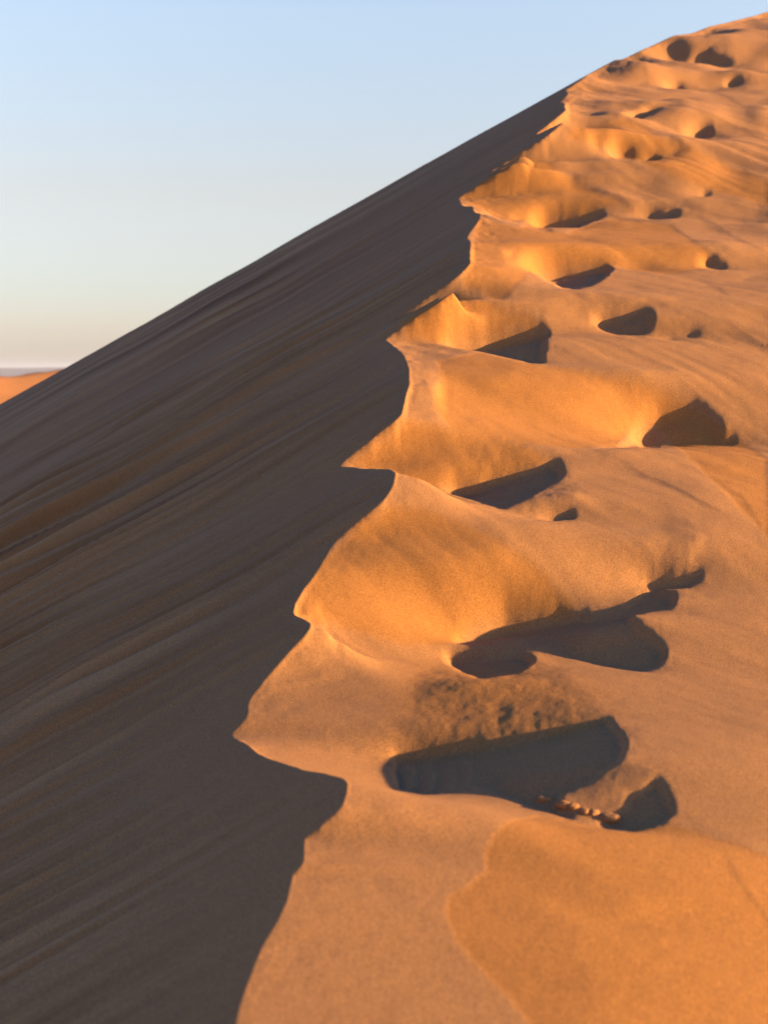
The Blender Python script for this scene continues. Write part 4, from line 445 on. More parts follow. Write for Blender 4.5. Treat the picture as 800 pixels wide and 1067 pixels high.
1,96,-1,0,-1,0,-1,0,-1,0,-1,0,-1,0,-1,0,-1,0,-1,0,-1,0,-1,0,-1,0,-1,0,-3,0,-6,0,-14,0,-23,0,-36,0,-25,0,8,0,9,0,7,0,47,0,48,0,55,0,126,0,229,0,206,0,64,
0,22,0,15,0,10,0,4,0,1,1,1,0,1,0,1,0,1,0,1,17,-2,0,7,0,-2,0,2,0,-6,0,9,0,-3,1,-12,0,14,0,3,0,-1,56,-2,0,1,29,2,0,-1,162,5,0,5,0,5,0,5,0,5,0,5,0,5,0,5,0,
5,0,5,0,5,0,5,0,5,0,6,0,6,0,2,0,-4,0,-4,0,7,0,-2,0,-30,0,-9,0,-81,0,-23,0,-28,0,-35,0,-44,0,-36,0,-3,0,13,0,16,0,14,0,8,0,1,24,-9,0,5,0,-6,0,10,0,1,0,-3,
1,1,0,-1,0,-1,57,-2,0,3,29,1,0,-1,162,-33,0,-33,0,-33,0,-33,0,-33,0,-33,0,-33,0,-33,0,-33,0,-33,0,-33,0,-33,0,-32,0,-26,0,-9,0,20,0,44,0,47,0,2,0,2,0,88,
0,103,0,111,0,51,0,46,0,58,0,47,0,21,0,-32,0,-38,0,-33,0,-26,0,-19,0,-5,0,-1,0,-1,0,-1,0,-1,0,-1,17,-1,0,-1,0,2,0,12,0,-13,0,19,0,-1,0,2,0,-4,0,5,0,-3,
0,-1,0,1,3,-1,52,-2,0,4,7,1,21,1,0,-1,72,-1,89,210,0,210,0,210,0,210,0,210,0,210,0,210,0,210,0,210,0,210,0,210,0,210,0,211,0,213,0,226,0,264,0,367,0,530,
0,687,0,615,0,253,0,-58,0,-71,0,-70,0,-134,0,-200,0,-30,0,99,0,44,0,23,0,22,0,15,0,8,0,1,0,1,20,-2,0,2,0,3,0,-16,0,57,0,-24,0,2,0,14,0,-6,0,-8,0,-3,0,26,
0,-3,1,1,54,-1,0,-1,0,9,0,-9,0,1,1,-1,1,1,0,-2,0,1,22,-1,71,1,0,-2,0,1,88,-115,0,-115,0,-115,0,-115,0,-115,0,-115,0,-115,0,-115,0,-115,0,-115,0,-115,0,
-115,0,-115,0,-114,0,-113,0,-116,0,-141,0,-192,0,-254,0,-285,0,-193,0,-64,0,-1,0,56,0,90,0,80,0,29,0,-2,0,-3,0,-3,0,-3,1,-1,22,1,1,-2,0,12,0,-33,0,7,0,
3,0,-6,0,8,0,3,0,2,0,-1,59,5,0,-14,0,4,3,4,0,-6,0,2,22,-1,71,1,1,-1,20,-1,0,1,0,-2,0,1,64,15,0,15,0,15,0,15,0,15,0,15,0,15,0,15,0,15,0,15,0,15,0,15,0,14,
0,14,0,13,0,15,0,27,0,55,0,87,0,113,0,100,0,25,0,13,0,-14,0,-19,0,-5,0,-1,0,1,0,2,3,2,0,2,22,-1,1,-1,0,5,0,-22,0,-1,0,4,0,-8,0,11,6,-1,54,1,0,1,0,-1,1,
1,0,-2,0,7,0,-17,0,6,0,-2,0,6,20,-1,71,1,0,1,0,-4,0,1,12,-1,0,1,73,-7,0,-7,0,-7,0,-7,0,-7,0,-7,0,-7,0,-7,0,-7,0,-7,0,-7,0,-7,0,-7,0,-7,0,-7,0,-7,0,-7,0,
-5,0,-6,0,-6,0,-14,0,-7,0,10,0,58,0,46,0,27,0,21,0,17,0,18,0,21,0,14,0,6,0,-2,0,-5,0,-1,0,-1,0,-1,0,-1,0,-1,20,2,0,1,0,5,0,14,1,-6,61,1,0,-2,0,4,0,-1,0,
1,2,2,2,4,93,2,0,-5,0,2,1,1,0,-1,9,-1,74,4,0,4,0,4,0,4,0,4,0,4,0,4,0,4,0,4,0,4,0,4,0,4,0,4,0,4,0,3,0,2,0,-2,0,-10,0,-19,0,-26,0,-9,0,-6,0,-2,0,-161,0,-143,
0,-79,0,-77,0,-91,0,-158,0,-91,0,-44,0,-16,1,4,25,-4,0,9,0,-13,0,-2,0,-3,0,11,0,-6,1,12,0,2,58,-1,0,5,0,-10,0,2,4,1,1,1,92,1,0,-3,0,1,10,-1,4,-2,0,3,0,
-1,69,-9,0,-9,0,-9,0,-9,0,-9,0,-9,0,-9,0,-9,0,-9,0,-9,0,-9,0,-9,0,-9,0,-9,0,-9,0,-9,0,-9,0,-10,0,-11,0,-13,0,-9,0,-29,0,-50,0,-65,0,-32,0,1,0,23,0,47,0,
66,0,32,0,23,0,13,0,6,0,3,0,2,0,1,0,1,0,1,21,-2,0,-4,0,1,0,-3,0,1,0,-1,0,-1,1,-1,0,-7,0,1,58,1,0,-11,0,3,4,1,21,-1,73,-1,10,1,0,-1,4,-1,71,5,0,5,0,5,0,
5,0,5,0,5,0,5,0,5,0,5,0,5,0,5,0,5,0,5,0,5,0,5,0,5,0,3,1,-5,0,-11,0,-16,0,4,1,7,0,4,1,-3,0,-5,0,-12,0,-8,1,4,0,6,0,4,0,1,0,-1,0,-1,22,1,0,4,0,1,1,1,3,1,
61,-1,0,4,4,1,21,-1,92,-1,69,5,0,5,0,5,0,5,0,5,0,5,0,5,0,5,0,5,0,5,0,5,0,5,0,5,0,5,0,5,0,6,0,11,0,25,0,46,0,62,0,60,0,35,0,10,0,-2,0,2,0,-2,0,-7,0,-8,0,
-11,0,-11,0,-8,0,-3,0,-1,0,1,0,2,0,7,0,5,0,1,21,1,0,-11,0,-5,0,-3,1,1,64,3,0,-4,0,1,3,1,0,-7,0,2,18,1,0,-1,84,-1,0,1,6,-1,1,1,62,1,20,1,0,1,0,-7,0,-9,0,
7,0,36,0,21,0,24,0,30,0,26,0,23,0,23,0,19,0,6,0,-4,0,-8,0,-8,0,-7,0,-6,0,-5,0,-5,0,-1,0,-1,20,-1,0,10,0,-8,0,2,0,-4,0,-8,0,3,0,-1,66,-1,0,4,0,-5,0,3,0,
-1,1,1,16,2,0,-1,83,-1,0,1,8,-1,1,1,61,1,4,24,0,24,0,24,0,24,0,24,0,24,0,24,0,24,0,24,0,24,0,24,0,24,0,24,0,25,0,25,0,30,0,40,0,43,0,53,0,67,0,25,0,-7,
0,-70,0,-133,0,-135,0,-85,0,-119,0,-53,1,6,0,7,0,4,0,1,1,-1,0,-3,0,-3,19,1,1,-1,0,11,0,-8,0,6,0,-16,0,2,0,12,0,6,0,-18,0,5,0,-1,62,-1,0,3,0,-3,1,1,1,-2,
0,1,17,2,0,-1,0,-1,0,1,81,-1,0,1,8,2,0,-5,0,6,0,-1,60,1,4,-78,0,-78,0,-78,0,-78,0,-78,0,-78,0,-78,0,-78,0,-78,0,-78,0,-78,0,-78,0,-78,0,-79,0,-82,0,-95,
0,-133,0,-165,0,-174,0,-185,0,-196,0,-136,0,-69,0,76,0,31,0,-31,0,-32,0,-47,0,-43,0,-9,0,-3,0,-1,0,-2,0,-2,0,2,0,7,0,5,18,1,0,-3,0,1,1,3,0,-2,0,-5,0,17,
0,-4,1,-1,0,-2,0,-6,0,5,63,-1,1,1,0,1,1,-1,18,1,0,1,0,-2,0,1,91,2,0,-5,0,6,0,-1,65,-138,0,-138,0,-138,0,-138,0,-138,0,-138,0,-138,0,-138,0,-138,0,-138,
0,-138,0,-138,0,-138,0,-138,0,-137,0,-133,0,-126,0,-150,0,-201,0,-259,0,-306,0,-374,0,-394,0,-243,0,-87,0,39,0,4,0,-21,0,-35,0,-21,0,-9,0,1,0,6,0,4,0,1,
1,-1,18,-1,0,2,0,-1,1,-4,0,2,0,-1,0,-19,0,9,0,-8,0,-8,0,-2,0,-3,0,1,63,-1,0,6,0,-3,22,2,0,-2,0,1,78,1,0,-1,2,1,0,-1,7,1,0,-4,0,2,66,80,0,80,0,80,0,80,0,
80,0,80,0,80,0,80,0,80,0,80,0,80,0,80,0,80,0,80,0,80,0,79,0,79,0,85,0,99,0,117,0,148,0,190,0,218,0,241,0,172,0,232,0,185,0,124,0,77,0,46,0,23,0,11,0,6,
0,1,26,-1,0,2,0,-2,0,-4,0,-12,0,-9,0,-8,0,1,0,-1,1,-1,63,-1,0,2,21,2,0,-2,0,1,64,1,91,1,3,13,0,13,0,13,0,13,0,13,0,13,0,13,0,13,0,13,0,13,0,13,0,13,0,13,
0,13,0,13,0,13,0,12,0,12,0,15,0,22,0,30,0,32,0,43,0,52,0,32,0,-42,0,-44,0,-90,0,-86,0,-59,0,-40,0,-29,0,-18,0,-5,0,-1,0,-1,25,-2,0,9,0,16,0,-5,0,19,0,2,
0,1,0,-1,65,5,0,-5,21,2,0,-2,0,1,67,-1,0,3,0,-1,86,1,3,-8,0,-8,0,-8,0,-8,0,-8,0,-8,0,-8,0,-8,0,-8,0,-8,0,-8,0,-8,0,-8,0,-8,0,-8,0,-8,0,-8,0,-8,0,-9,0,-9,
0,-9,0,-9,0,-9,0,-28,0,-43,0,-48,0,-75,0,56,0,72,0,29,0,24,0,14,0,5,0,1,28,3,0,-4,0,-3,0,-10,0,16,0,25,0,-6,0,1,64,-1,0,2,0,1,20,1,0,-2,0,1,70,-1,0,4,0,
-1,87,-1,0,-1,0,-1,0,-1,0,-1,0,-1,0,-1,0,-1,0,-1,0,-1,0,-1,0,-1,0,-1,0,-1,0,-1,0,-1,0,-1,0,-1,0,-2,0,-5,0,-12,0,-21,0,-30,0,-20,0,13,0,19,0,36,0,10,0,-6,
0,-3,0,-3,0,-1,1,1,0,1,27,-2,0,7,1,-9,0,-2,0,-2,67,3,0,-7,20,1,0,-2,0,1,71,2,0,-5,0,2,86,19,0,19,0,19,0,19,0,19,0,19,0,19,0,19,0,19,0,19,0,19,0,19,0,19,
0,19,0,19,0,19,0,19,0,19,0,20,0,22,0,26,0,31,0,35,0,28,0,1,0,-14,0,-16,0,-16,0,-6,0,-4,0,-1,0,-2,0,-1,0,-1,28,1,0,-3,0,-2,0,2,69,-1,0,5,20,1,0,-2,0,1,71,
3,0,-5,0,2,86,3,0,3,0,3,0,3,0,3,0,3,0,3,0,3,0,3,0,3,0,3,0,3,0,3,0,3,0,3,0,3,0,3,0,3,1,-10,0,-31,0,-53,0,-72,0,-70,0,-20,0,-5,0,9,0,21,0,5,0,2,0,3,0,6,0,
3,31,-2,0,1,1,1,0,-1,67,1,0,-5,0,1,18,1,0,-1,0,1,71,2,0,-4,0,2,86,-16,0,-16,0,-16,0,-16,0,-16,0,-16,0,-16,0,-16,0,-16,0,-16,0,-16,0,-16,0,-16,0,-16,0,-16,
0,-16,0,-16,0,-15,0,-14,0,-10,0,-2,0,6,0,12,0,6,0,-31,0,-38,0,-62,0,-65,0,-17,0,9,0,-14,0,-16,0,-13,0,-3,0,-1,28,2,0,6,0,-2,0,1,0,-3,0,14,0,-3,66,-1,0,
5,0,-1,18,1,0,-1,0,1,71,2,0,-2,0,1,2,1,23,2,0,-3,0,1,76,-1,0,-2,0,-4,0,-4,0,-3,0,27,0,36,0,70,0,92,0,67,0,61,0,43,0,22,0,12,0,6,0,2,27,1,0,-6,0,-4,0,-1,
0,10,0,-10,0,1,68,1,0,-5,0,1,17,1,0,-1,0,1,71,2,1,-1,0,1,1,2,0,-1,23,1,3,-1,78,-3,0,-3,0,-4,0,-8,0,-1,1,-3,0,-1,0,-4,0,-6,0,-4,0,-1,27,1,1,1,0,-1,0,-1,
0,-1,0,-1,0,1,65,-1,0,-1,0,7,0,-1,17,1,0,-1,72,1,0,1,0,-5,0,2,0,-1,0,2,0,-2,23,2,0,-3,1,1,0,-1,77,-2,0,-5,0,-22,0,-45,0,-57,0,-114,0,-56,0,-37,0,-18,0,
-7,0,1,0,4,4,-1,24,2,0,-7,0,1,0,17,0,5,0,-2,68,2,0,-7,0,1,17,-1,72,1,0,2,0,-6,0,2,1,2,0,-2,23,2,0,-5,1,1,0,-1,7,-2,0,2,0,-1,67,1,0,5,0,16,0,51,0,103,0,
91,0,38,0,30,0,14,0,8,0,4,0,2,0,1,0,1,0,1,1,2,25,-1,0,-8,0,23,0,-11,0,5,0,-1,7,-1,0,1,59,4,0,1,17,-1,72,1,0,2,0,-4,0,1,1,1,0,-1,23,-1,0,2,0,-2,0,1,7,-1,
71,-1,0,-3,0,-7,0,-25,0,-24,0,-10,0,-7,0,-4,0,-3,0,-1,0,-1,3,1,27,2,0,-2,0,2,9,2,60,3,0,-7,17,-1,72,1,0,1,0,-3,0,1,27,3,0,-2,0,-1,0,1,4,1,0,-1,0,1,72,-1,
0,-3,0,2,5,-1,32,-1,74,1,90,1,0,-2,29,1,1,-1,82,1,0,-1,38,-4,70,-1,0,6,0,-2,90,1,0,-1,113,-1,0,1,0,-1,3,1,34,5,0,1,70,1,0,-6,90,1,115,-1,0,2,0,-2,37,-2,
0,-4,70,-1,0,3,0,1,89,1,116,1,39,5,0,1,70,5,0,-4,106,1,0,-1,98,-1,39,-1,0,-1,70,1,0,-6,0,1,87,1,0,-1,17,1,0,-1,63,1,34,1,39,-1,70,1,0,-5,0,1,87,1,16,-1,
1,2,0,-1,63,1,35,-1,4,1,33,4,0,1,69,1,0,-5,0,1,105,2,0,-3,0,1,63,1,34,-1,0,4,0,1,2,-1,0,-1,1,-1,0,-1,30,-2,0,-1,69,1,0,-5,0,1,86,1,0,-1,17,2,0,-2,64,1,
35,-1,109,1,0,-5,0,1,86,1,0,-1,12,-1,4,2,0,-2,64,1,145,1,0,-5,0,1,99,-1,5,2,0,-4,0,2,63,1,145,1,0,-5,0,1,99,-1,5,2,0,-6,0,3,0,-1,62,1,20,-1,0,-1,0,-1,0,
-1,0,-1,0,-1,23,1,0,1,26,-1,0,-1,0,-1,0,-1,0,-1,0,-1,170,2,0,-6,0,4,0,-1,16,-1,116,-1,0,-1,3,1,0,1,0,2,0,3,0,4,0,4,0,3,1,-2,157,1,0,-2,0,-1,2,1,0,-1,5,
1,0,-3,0,3,0,-1,7,-1,3,1,0,-1,108,1,19,-1,0,-1,0,-1,1,1,0,3,152,-2,0,-1,0,5,0,-2,3,3,0,-1,1,1,0,-1,6,1,5,1,1,-1,4,-1,0,2,0,-1,106,1,23,-1,0,-1,0,-2,0,-2,
151,1,0,-6,1,3,2,-1,0,3,17,1,1,-1,4,-1,0,2,0,-1,104,1,182,2,3,-1,0,3,0,-1,309,1,0,-2,3,1,3,-1,0,1,0,-1,637,1,320,1,0,-3,0,1,10,-1,0,1,0,-1,0,1,303,2,0,
-1,11,-2,0,1,1,1,303,2,1,-1,0,1,9,-2,0,2,0,-1,0,1,1,1,301,2,0,1,0,-2,0,1,8,1,0,-2,0,2,91,-1,0,-1,0,-1,211,2,1,-2,0,1,5,-1,2,1,0,-2,3,1,0,-3,0,3,0,-1,79,
1,0,1,4,1,0,1,0,1,0,1,210,2,0,-1,0,-1,0,1,2,1,1,1,0,-1,0,1,1,1,0,-2,0,1,3,-1,0,1,0,-1,74,-1,0,-1,0,-1,0,-1,0,-1,0,-1,0,-1,0,-1,0,-1,0,-1,0,-1,0,-1,0,-2,
0,-1,0,-1,0,-1,0,-1,19,-1,0,-1,0,-1,186,2,0,1,0,-3,0,1,4,1,0,-3,0,1,1,1,0,-3,0,1,3,1,0,-2,166,1,133,2,0,1,0,-3,0,1,2,1,0,-1,0,2,0,-3,0,2,2,-2,0,1,3,2,0,
-5,0,3,77,1,0,1,0,1,1,1,4,1,1,1,0,1,0,1,0,1,73,-1,0,-1,132,1,0,1,0,-2,0,1,1,-1,0,2,0,-3,0,3,0,-2,0,1,7,2,0,-6,0,4,0,-1,59,-1,0,-1,0,-1,0,-1,0,-1,0,-1,0,
-1,0,-1,0,-1,0,-1,0,-1,0,-1,0,-1,0,-1,0,-1,0,-1,0,-1,0,-2,0,-2,0,-2,0,-3,0,-3,1,-1,0,-1,0,-1,0,-1,0,-3,0,-3,0,-3,0,-3,0,-3,0,-3,0,-2,0,-2,0,-2,0,-1,0,-1,
10,1,52,1,4,2,132,1,0,1,0,-1,3,1,0,-3,0,2,0,1,0,-2,0,1,6,2,0,-5,0,4,0,-1,59,1,0,1,0,1,0,1,0,1,0,1,0,1,0,1,0,1,0,1,0,1,0,1,0,1,0,1,0,1,0,1,0,1,0,1,0,1,0,
2,0,2,0,2,1,2,0,1,0,2,0,1,0,4,0,3,0,3,0,3,0,3,0,3,0,2,0,2,0,2,0,1,0,1,0,1,9,-1,0,-1,3,-1,0,-1,0,-1,0,-1,0,-1,0,-1,0,-1,0,-1,0,-1,0,-1,0,-1,0,-1,41,-2,132,
1,0,1,0,-1,6,1,1,-1,10,-1,8,1,2,-2,0,1,66,-1,0,-1,0,-2,0,-1,0,-1,0,-1,0,-2,0,-2,0,-3,0,-3,0,-2,0,-2,0,-2,0,-1,0,-1,5,1,0,1,4,1,0,3,0,3,0,3,0,3,0,3,0,2,
0,2,0,2,0,2,0,2,0,2,0,2,0,2,0,2,0,2,0,1,0,1,0,1,0,1,0,1,0,1,0,1,199,-1,0,4,0,-4,0,1,47,1,0,1,0,1,0,1,0,1,0,1,0,1,0,1,0,1,0,1,0,1,0,1,0,1,0,1,0,1,0,1,0,
1,0,1,0,1,0,1,0,1,0,2,0,2,0,2,0,1,0,1,0,1,0,1,0,2,0,3,0,3,0,2,0,2,0,2,0,1,0,1,0,1,0,1,4,-1,0,-1,2,1,0,-1,0,-4,0,-4,0,-5,0,-6,0,-6,0,-4,0,-3,0,-2,0,-2,0,
-2,0,-2,0,-3,0,-3,0,-2,0,-2,0,-2,0,-2,0,-1,0,-1,0,-1,0,-1,0,-1,0,-1,37,1,234,2,0,2,0,2,0,2,0,2,0,2,0,3,0,3,0,2,0,1,2,-1,0,-2,0,-2,0,-2,0,-2,0,-1,0,-1,3,
-1,0,-2,1,2,0,3,0,3,0,5,0,5,0,3,0,1,1,-1,3,1,0,1,0,1,177,1,0,-1,78,-3,0,-3,0,-3,0,-3,0,-3,0,-3,0,-3,0,-3,0,-3,0,-3,0,-3,0,-3,0,-3,0,-3,0,-3,0,-3,0,-3,0,
-3,0,-3,0,-3,0,-4,0,-5,0,-7,0,-9,0,-11,0,-11,0,-12,0,-12,0,-12,0,-15,0,-17,0,-13,0,-10,0,-7,0,-4,0,-2,1,2,0,3,0,3,0,3,0,3,0,2,0,1,0,1,0,1,0,1,1,-2,0,-2,
2,-1,0,-1,1,1,0,1,0,1,0,1,5,1,0,1,0,1,0,1,0,1,0,1,0,1,0,1,0,1,0,1,34,1,0,-2,130,2,0,-1,78,5,0,5,0,5,0,5,0,5,0,5,0,5,0,5,0,5,0,5,0,5,0,5,0,5,0,5,0,5,0,5,
0,5,0,5,0,4,0,4,0,4,0,4,0,3,0,2,2,-2,0,-3,0,-4,0,-5,0,-3,0,-4,0,-4,0,-3,0,-3,0,-3,0,-2,0,-2,0,-2,0,-3,0,-3,0,-3,0,-2,0,-2,0,-1,0,-2,0,-3,0,-1,0,3,0,2,59,
1,131,-1,78,-3,0,-3,0,-3,0,-3,0,-3,0,-3,0,-3,0,-3,0,-3,0,-3,0,-3,0,-3,0,-3,0,-3,0,-3,0,-3,0,-3,0,-3,0,-3,0,-3,0,-3,0,-2,0,-2,0,-1,0,-1,0,1,0,9,0,11,0,12,
0,11,0,12,0,9,0,5,0,1,0,-1,0,-3,0,-3,0,-4,0,-3,0,-2,0,-1,2,-1,0,-1,0,2,0,3,1,-1,271,-4,0,-4,0,-4,0,-4,0,-4,0,-4,0,-4,0,-4,0,-4,0,-4,0,-4,0,-4,0,-4,0,-4,
0,-4,0,-4,0,-4,0,-4,0,-4,0,-3,0,-3,0,-3,0,-2,0,-1,0,-1,0,-2,0,-6,0,-11,0,-14,0,-14,0,-9,0,-1,0,-6,0,-2,0,1,0,1,0,3,0,5,0,5,0,2,1,-1,0,1,0,2,0,1,64,-1,0,
2,0,-2,208,6,0,6,0,6,0,6,0,6,0,6,0,6,0,6,0,6,0,6,0,6,0,6,0,6,0,6,0,6,0,6,0,6,0,6,0,6,0,6,0,6,0,6,0,6,0,6,0,6,0,6,0,6,0,6,0,5,0,4,0,2,0,1,0,3,0,2,1,-1,0,
-1,0,-2,0,-1,1,1,0,2,0,2,0,1,7,-1,0,-1,0,1,0,2,0,3,0,4,0,3,0,2,53,-1,128,1,0,-1,77,-2,0,-2,0,-2,0,-2,0,-2,0,-2,0,-2,0,-2,0,-2,0,-2,0,-2,0,-2,0,-2,0,-2,
0,-2,0,-2,0,-2,0,-2,0,-2,0,-2,0,-2,0,-2,0,-2,0,-3,0,-3,0,-4,0,-4,0,-5,0,-6,0,-7,0,-8,0,-8,0,-8,0,-6,0,-4,0,-2,1,1,0,1,0,1,0,1,5,1,0,1,0,2,0,2,0,3,0,4,0,
3,0,-3,0,-3,0,-4,0,-5,0,-4,0,-3,0,-2,0,-1,0,-1,0,-1,0,-1,0,-1,66,1,0,-1,116,-1,70,1,0,1,0,1,0,1,0,1,0,1,0,1,0,1,0,1,0,1,0,1,0,1,0,1,0,1,0,1,0,1,0,1,0,1,
0,1,0,1,0,1,0,1,0,1,0,1,0,2,0,3,0,4,0,5,0,6,0,7,0,8,0,9,0,7,0,5,0,5,0,4,0,2,10,-1,0,2,0,3,0,8,0,-1,0,-9,0,9,0,13,0,1,0,2,0,1,0,1,3,1,13,-1,0,-1,0,-1,0,
-2,31,1,0,-2,17,1,0,-2,0,1,0,1,0,-3,105,1,1,-1,5,1,0,-2,0,1,69,-1,0,-1,0,-1,0,-1,0,-1,0,-1,0,-1,0,-1,0,-1,0,-1,0,-1,0,-1,0,-1,0,-1,0,-1,0,-1,0,-1,0,-1,
0,-1,0,-1,0,-1,0,-1,0,-1,0,-2,0,-2,0,-3,0,-4,0,-5,0,-7,0,-8,0,-8,0,-9,0,-8,0,-5,0,-5,0,-5,0,-1,0,-1,0,-2,0,-2,0,-1,0,-1,0,-1,3,2,0,10,0,-11,0,-11,0,-33,
0,-4,0,4,0,2,0,-12,0,1,18,-1,0,-1,0,-2,0,-2,0,-3,0,-3,31,-1,0,1,13,-1,0,-1,0,1,0,2,1,1,0,-1,0,7,0,4,0,-1,104,1,0,1,0,-1,4,-1,0,3,0,-4,0,1,88,1,0,1,0,1,
0,1,0,1,0,2,0,3,0,3,0,4,0,4,0,5,0,5,0,5,0,5,0,2,0,2,0,2,0,-1,0,-1,0,-1,4,-1,1,5,0,-22,0,-7,0,3,0,1,0,3,1,-14,0,-1,0,4,11,1,0,1,0,1,0,1,0,1,0,1,0,2,0,2,
0,3,0,4,0,6,0,7,0,7,0,3,45,2,0,-7,0,8,0,-1,2,-5,0,1,0,-10,0,-2,105,1,1,-1,4,-1,0,3,0,-4,70,-1,0,-1,0,-1,0,-1,0,-1,0,-1,0,-1,0,-1,0,-1,0,-1,0,-1,0,-1,0,
-1,0,-1,0,-1,0,-1,0,-1,0,-1,0,-1,0,-1,0,-1,0,-1,0,-2,0,-2,0,-3,0,-4,0,-4,0,-5,0,-5,0,-5,0,-5,0,-5,0,-4,0,-3,1,-1,1,2,0,1,1,1,0,1,0,-1,0,5,0,-7,0,-2,0,9,
0,-9,0,14,0,14,1,4,0,9,0,20,1,2,0,1,0,1,0,1,0,1,0,1,0,1,0,1,0,1,9,-1,0,-1,0,-1,0,-2,0,-2,0,-3,0,-3,29,1,0,-1,11,-2,0,5,0,-5,0,2,0,-1,0,3,1,-1,1,1,0,-1,
0,-1,0,2,112,-1,0,3,0,-3,0,1,98,1,0,1,0,1,1,1,1,1,2,3,0,5,0,-1,0,-6,0,6,0,-7,0,5,0,-1,1,4,0,4,0,-5,0,-3,0,10,1,-2,0,1,0,1,22,-1,0,-1,29,-1,9,2,1,-1,0,2,
0,1,0,-1,3,1,0,-3,0,7,0,-1,115,-1,0,4,0,-4,0,1,94,1,0,1,0,1,0,2,0,1,0,-2,0,-4,1,-1,4,-14,0,-12,0,-6,0,-2,0,-6,0,3,0,2,0,4,0,3,0,1,0,1,0,-1,0,1,0,-2,0,-4,
0,-3,0,-2,0,-1,10,1,11,1,0,2,28,-1,0,1,7,-1,0,4,0,-1,1,-1,0,2,0,-1,7,-1,109,-1,0,1,2,1,1,-1,0,3,0,-3,91,1,0,1,0,2,0,2,0,2,0,2,0,3,0,1,0,-2,0,1,0,4,0,1,
1,-1,0,-2,0,-1,0,-3,0,6,1,1,0,2,0,2,1,-2,0,-3,0,-2,0,-2,0,-2,0,-1,0,-1,0,-2,14,-1,48,-1,0,-1,0,4,0,-2,1,1,10,1,108,1,0,-2,0,2,0,-1,3,-1,0,3,0,-4,0,1,3,
-2,0,2,87,-1,0,-1,0,-2,1,-2,0,-1,0,3,4,1,0,2,1,1,0,-1,5,1,0,1,0,1,0,2,0,2,0,2,0,2,0,1,0,1,0,1,52,2,0,-2,0,1,6,1,1,-1,0,1,1,-1,8,-1,0,-2,108,1,0,-1,0,1,
6,3,0,-4,0,1,5,1,83,1,0,1,0,1,0,1,0,2,0,2,1,1,0,1,1,1,0,1,0,2,0,2,0,2,0,1,1,1,1,1,0,1,0,3,0,5,0,5,0,5,0,4,0,6,0,5,0,1,1,-1,1,-1,53,-3,10,-1,1,1,0,1,0,1,
7,2,0,3,108,1,0,-2,0,2,0,-1,4,-1,0,3,0,-4,0,1,0,-1,0,1,0,-1,2,1,63,1,0,1,0,1,0,1,0,1,0,1,0,1,0,1,0,1,0,1,0,1,0,1,0,1,0,1,0,1,0,1,0,1,0,2,0,2,0,3,0,2,0,
1,0,1,0,2,0,2,0,2,0,1,0,2,0,1,6,2,0,17,0,17,0,15,0,8,0,-4,0,-18,0,-19,0,-21,0,-14,0,-13,0,-22,0,-27,0,-20,0,-18,0,-7,0,-2,0,-3,0,-2,0,-2,0,-1,0,-1,49,1,
8,-2,0,1,0,3,0,-2,0,-1,1,-3,0,-3,0,1,0,-1,4,-6,109,1,7,-1,0,3,0,-4,0,1,1,1,0,-1,1,1,0,-2,0,2,62,2,0,2,0,2,0,2,0,2,0,2,0,2,0,2,0,2,0,2,0,2,0,2,0,2,0,2,0,
2,0,2,0,3,0,3,0,4,0,1,0,-3,0,-1,0,-1,0,-1,0,-2,0,2,0,4,0,3,0,2,0,1,0,-1,0,-3,0,-5,0,-6,0,-6,0,-10,0,-18,0,-18,0,-11,0,5,0,14,0,15,0,9,0,10,0,8,0,9,0,15,
0,21,0,20,0,19,0,9,0,4,0,3,0,2,0,1,0,1,0,1,47,-1,0,1,10,-1,0,-1,0,1,3,1,6,3,109,2,0,-2,0,1,5,-1,0,4,0,-5,0,1,13,-1,55,-7,0,-7,0,-7,0,-7,0,-7,0,-7,0,-7,
0,-7,0,-7,0,-7,0,-7,0,-7,0,-7,0,-8,0,-8,0,-9,0,-11,0,-13,0,-16,0,-15,0,-13,0,-15,0,-15,0,-15,0,-15,0,-19,0,-23,0,-18,0,-14,0,-10,0,-6,0,-2,0,1,0,4,0,6,
0,8,0,6,0,5,0,3,0,1,2,1,0,1,2,-2,0,-4,0,-4,0,-3,0,-2,0,-1,0,-1,0,-1,44,-1,5,1,0,-2,133,1,0,-1,6,-1,0,2,0,-2,1,1,5,-2,0,2,5,-1,0,1,0,-1,0,1,52,7,0,7,0,7,
0,7,0,7,0,7,0,7,0,7,0,7,0,7,0,7,0,7,0,7,0,7,0,8,0,8,0,9,0,10,0,11,0,11,0,9,0,8,0,8,0,8,0,8,0,8,0,13,0,11,0,9,0,7,0,5,0,3,0,1,1,-2,0,-3,0,-3,0,-4,0,-3,0,
-3,0,-2,0,-2,0,-3,0,-3,0,-3,0,-3,0,-2,0,-2,0,-1,0,-1,55,-1,133,1,9,1,0,-1,69,-2,0,-2,0,-2,0,-2,0,-2,0,-2,0,-2,0,-2,0,-2,0,-2,0,-2,0,-2,0,-2,0,-2,0,-2,0,
-3,0,-3,0,-4,0,-5,0,-8,1,2,1,-1,0,-2,0,-2,0,-5,0,-5,0,-5,0,-5,0,-4,0,-3,0,-2,0,-1,3,-1,1,-2,0,-4,0,-3,0,-2,1,1,0,1,0,1,0,1,0,2,0,1,0,1,48,-1,5,1,132,-1,
0,2,80,-1,0,-1,0,-1,0,-1,0,-1,0,-1,0,-1,0,-1,0,-1,0,-1,0,-1,0,-1,0,-1,0,-1,0,-1,0,-1,0,-1,2,1,0,-3,0,-10,0,-6,1,3,0,6,0,8,0,8,0,9,0,7,0,5,0,4,0,2,1,-3,
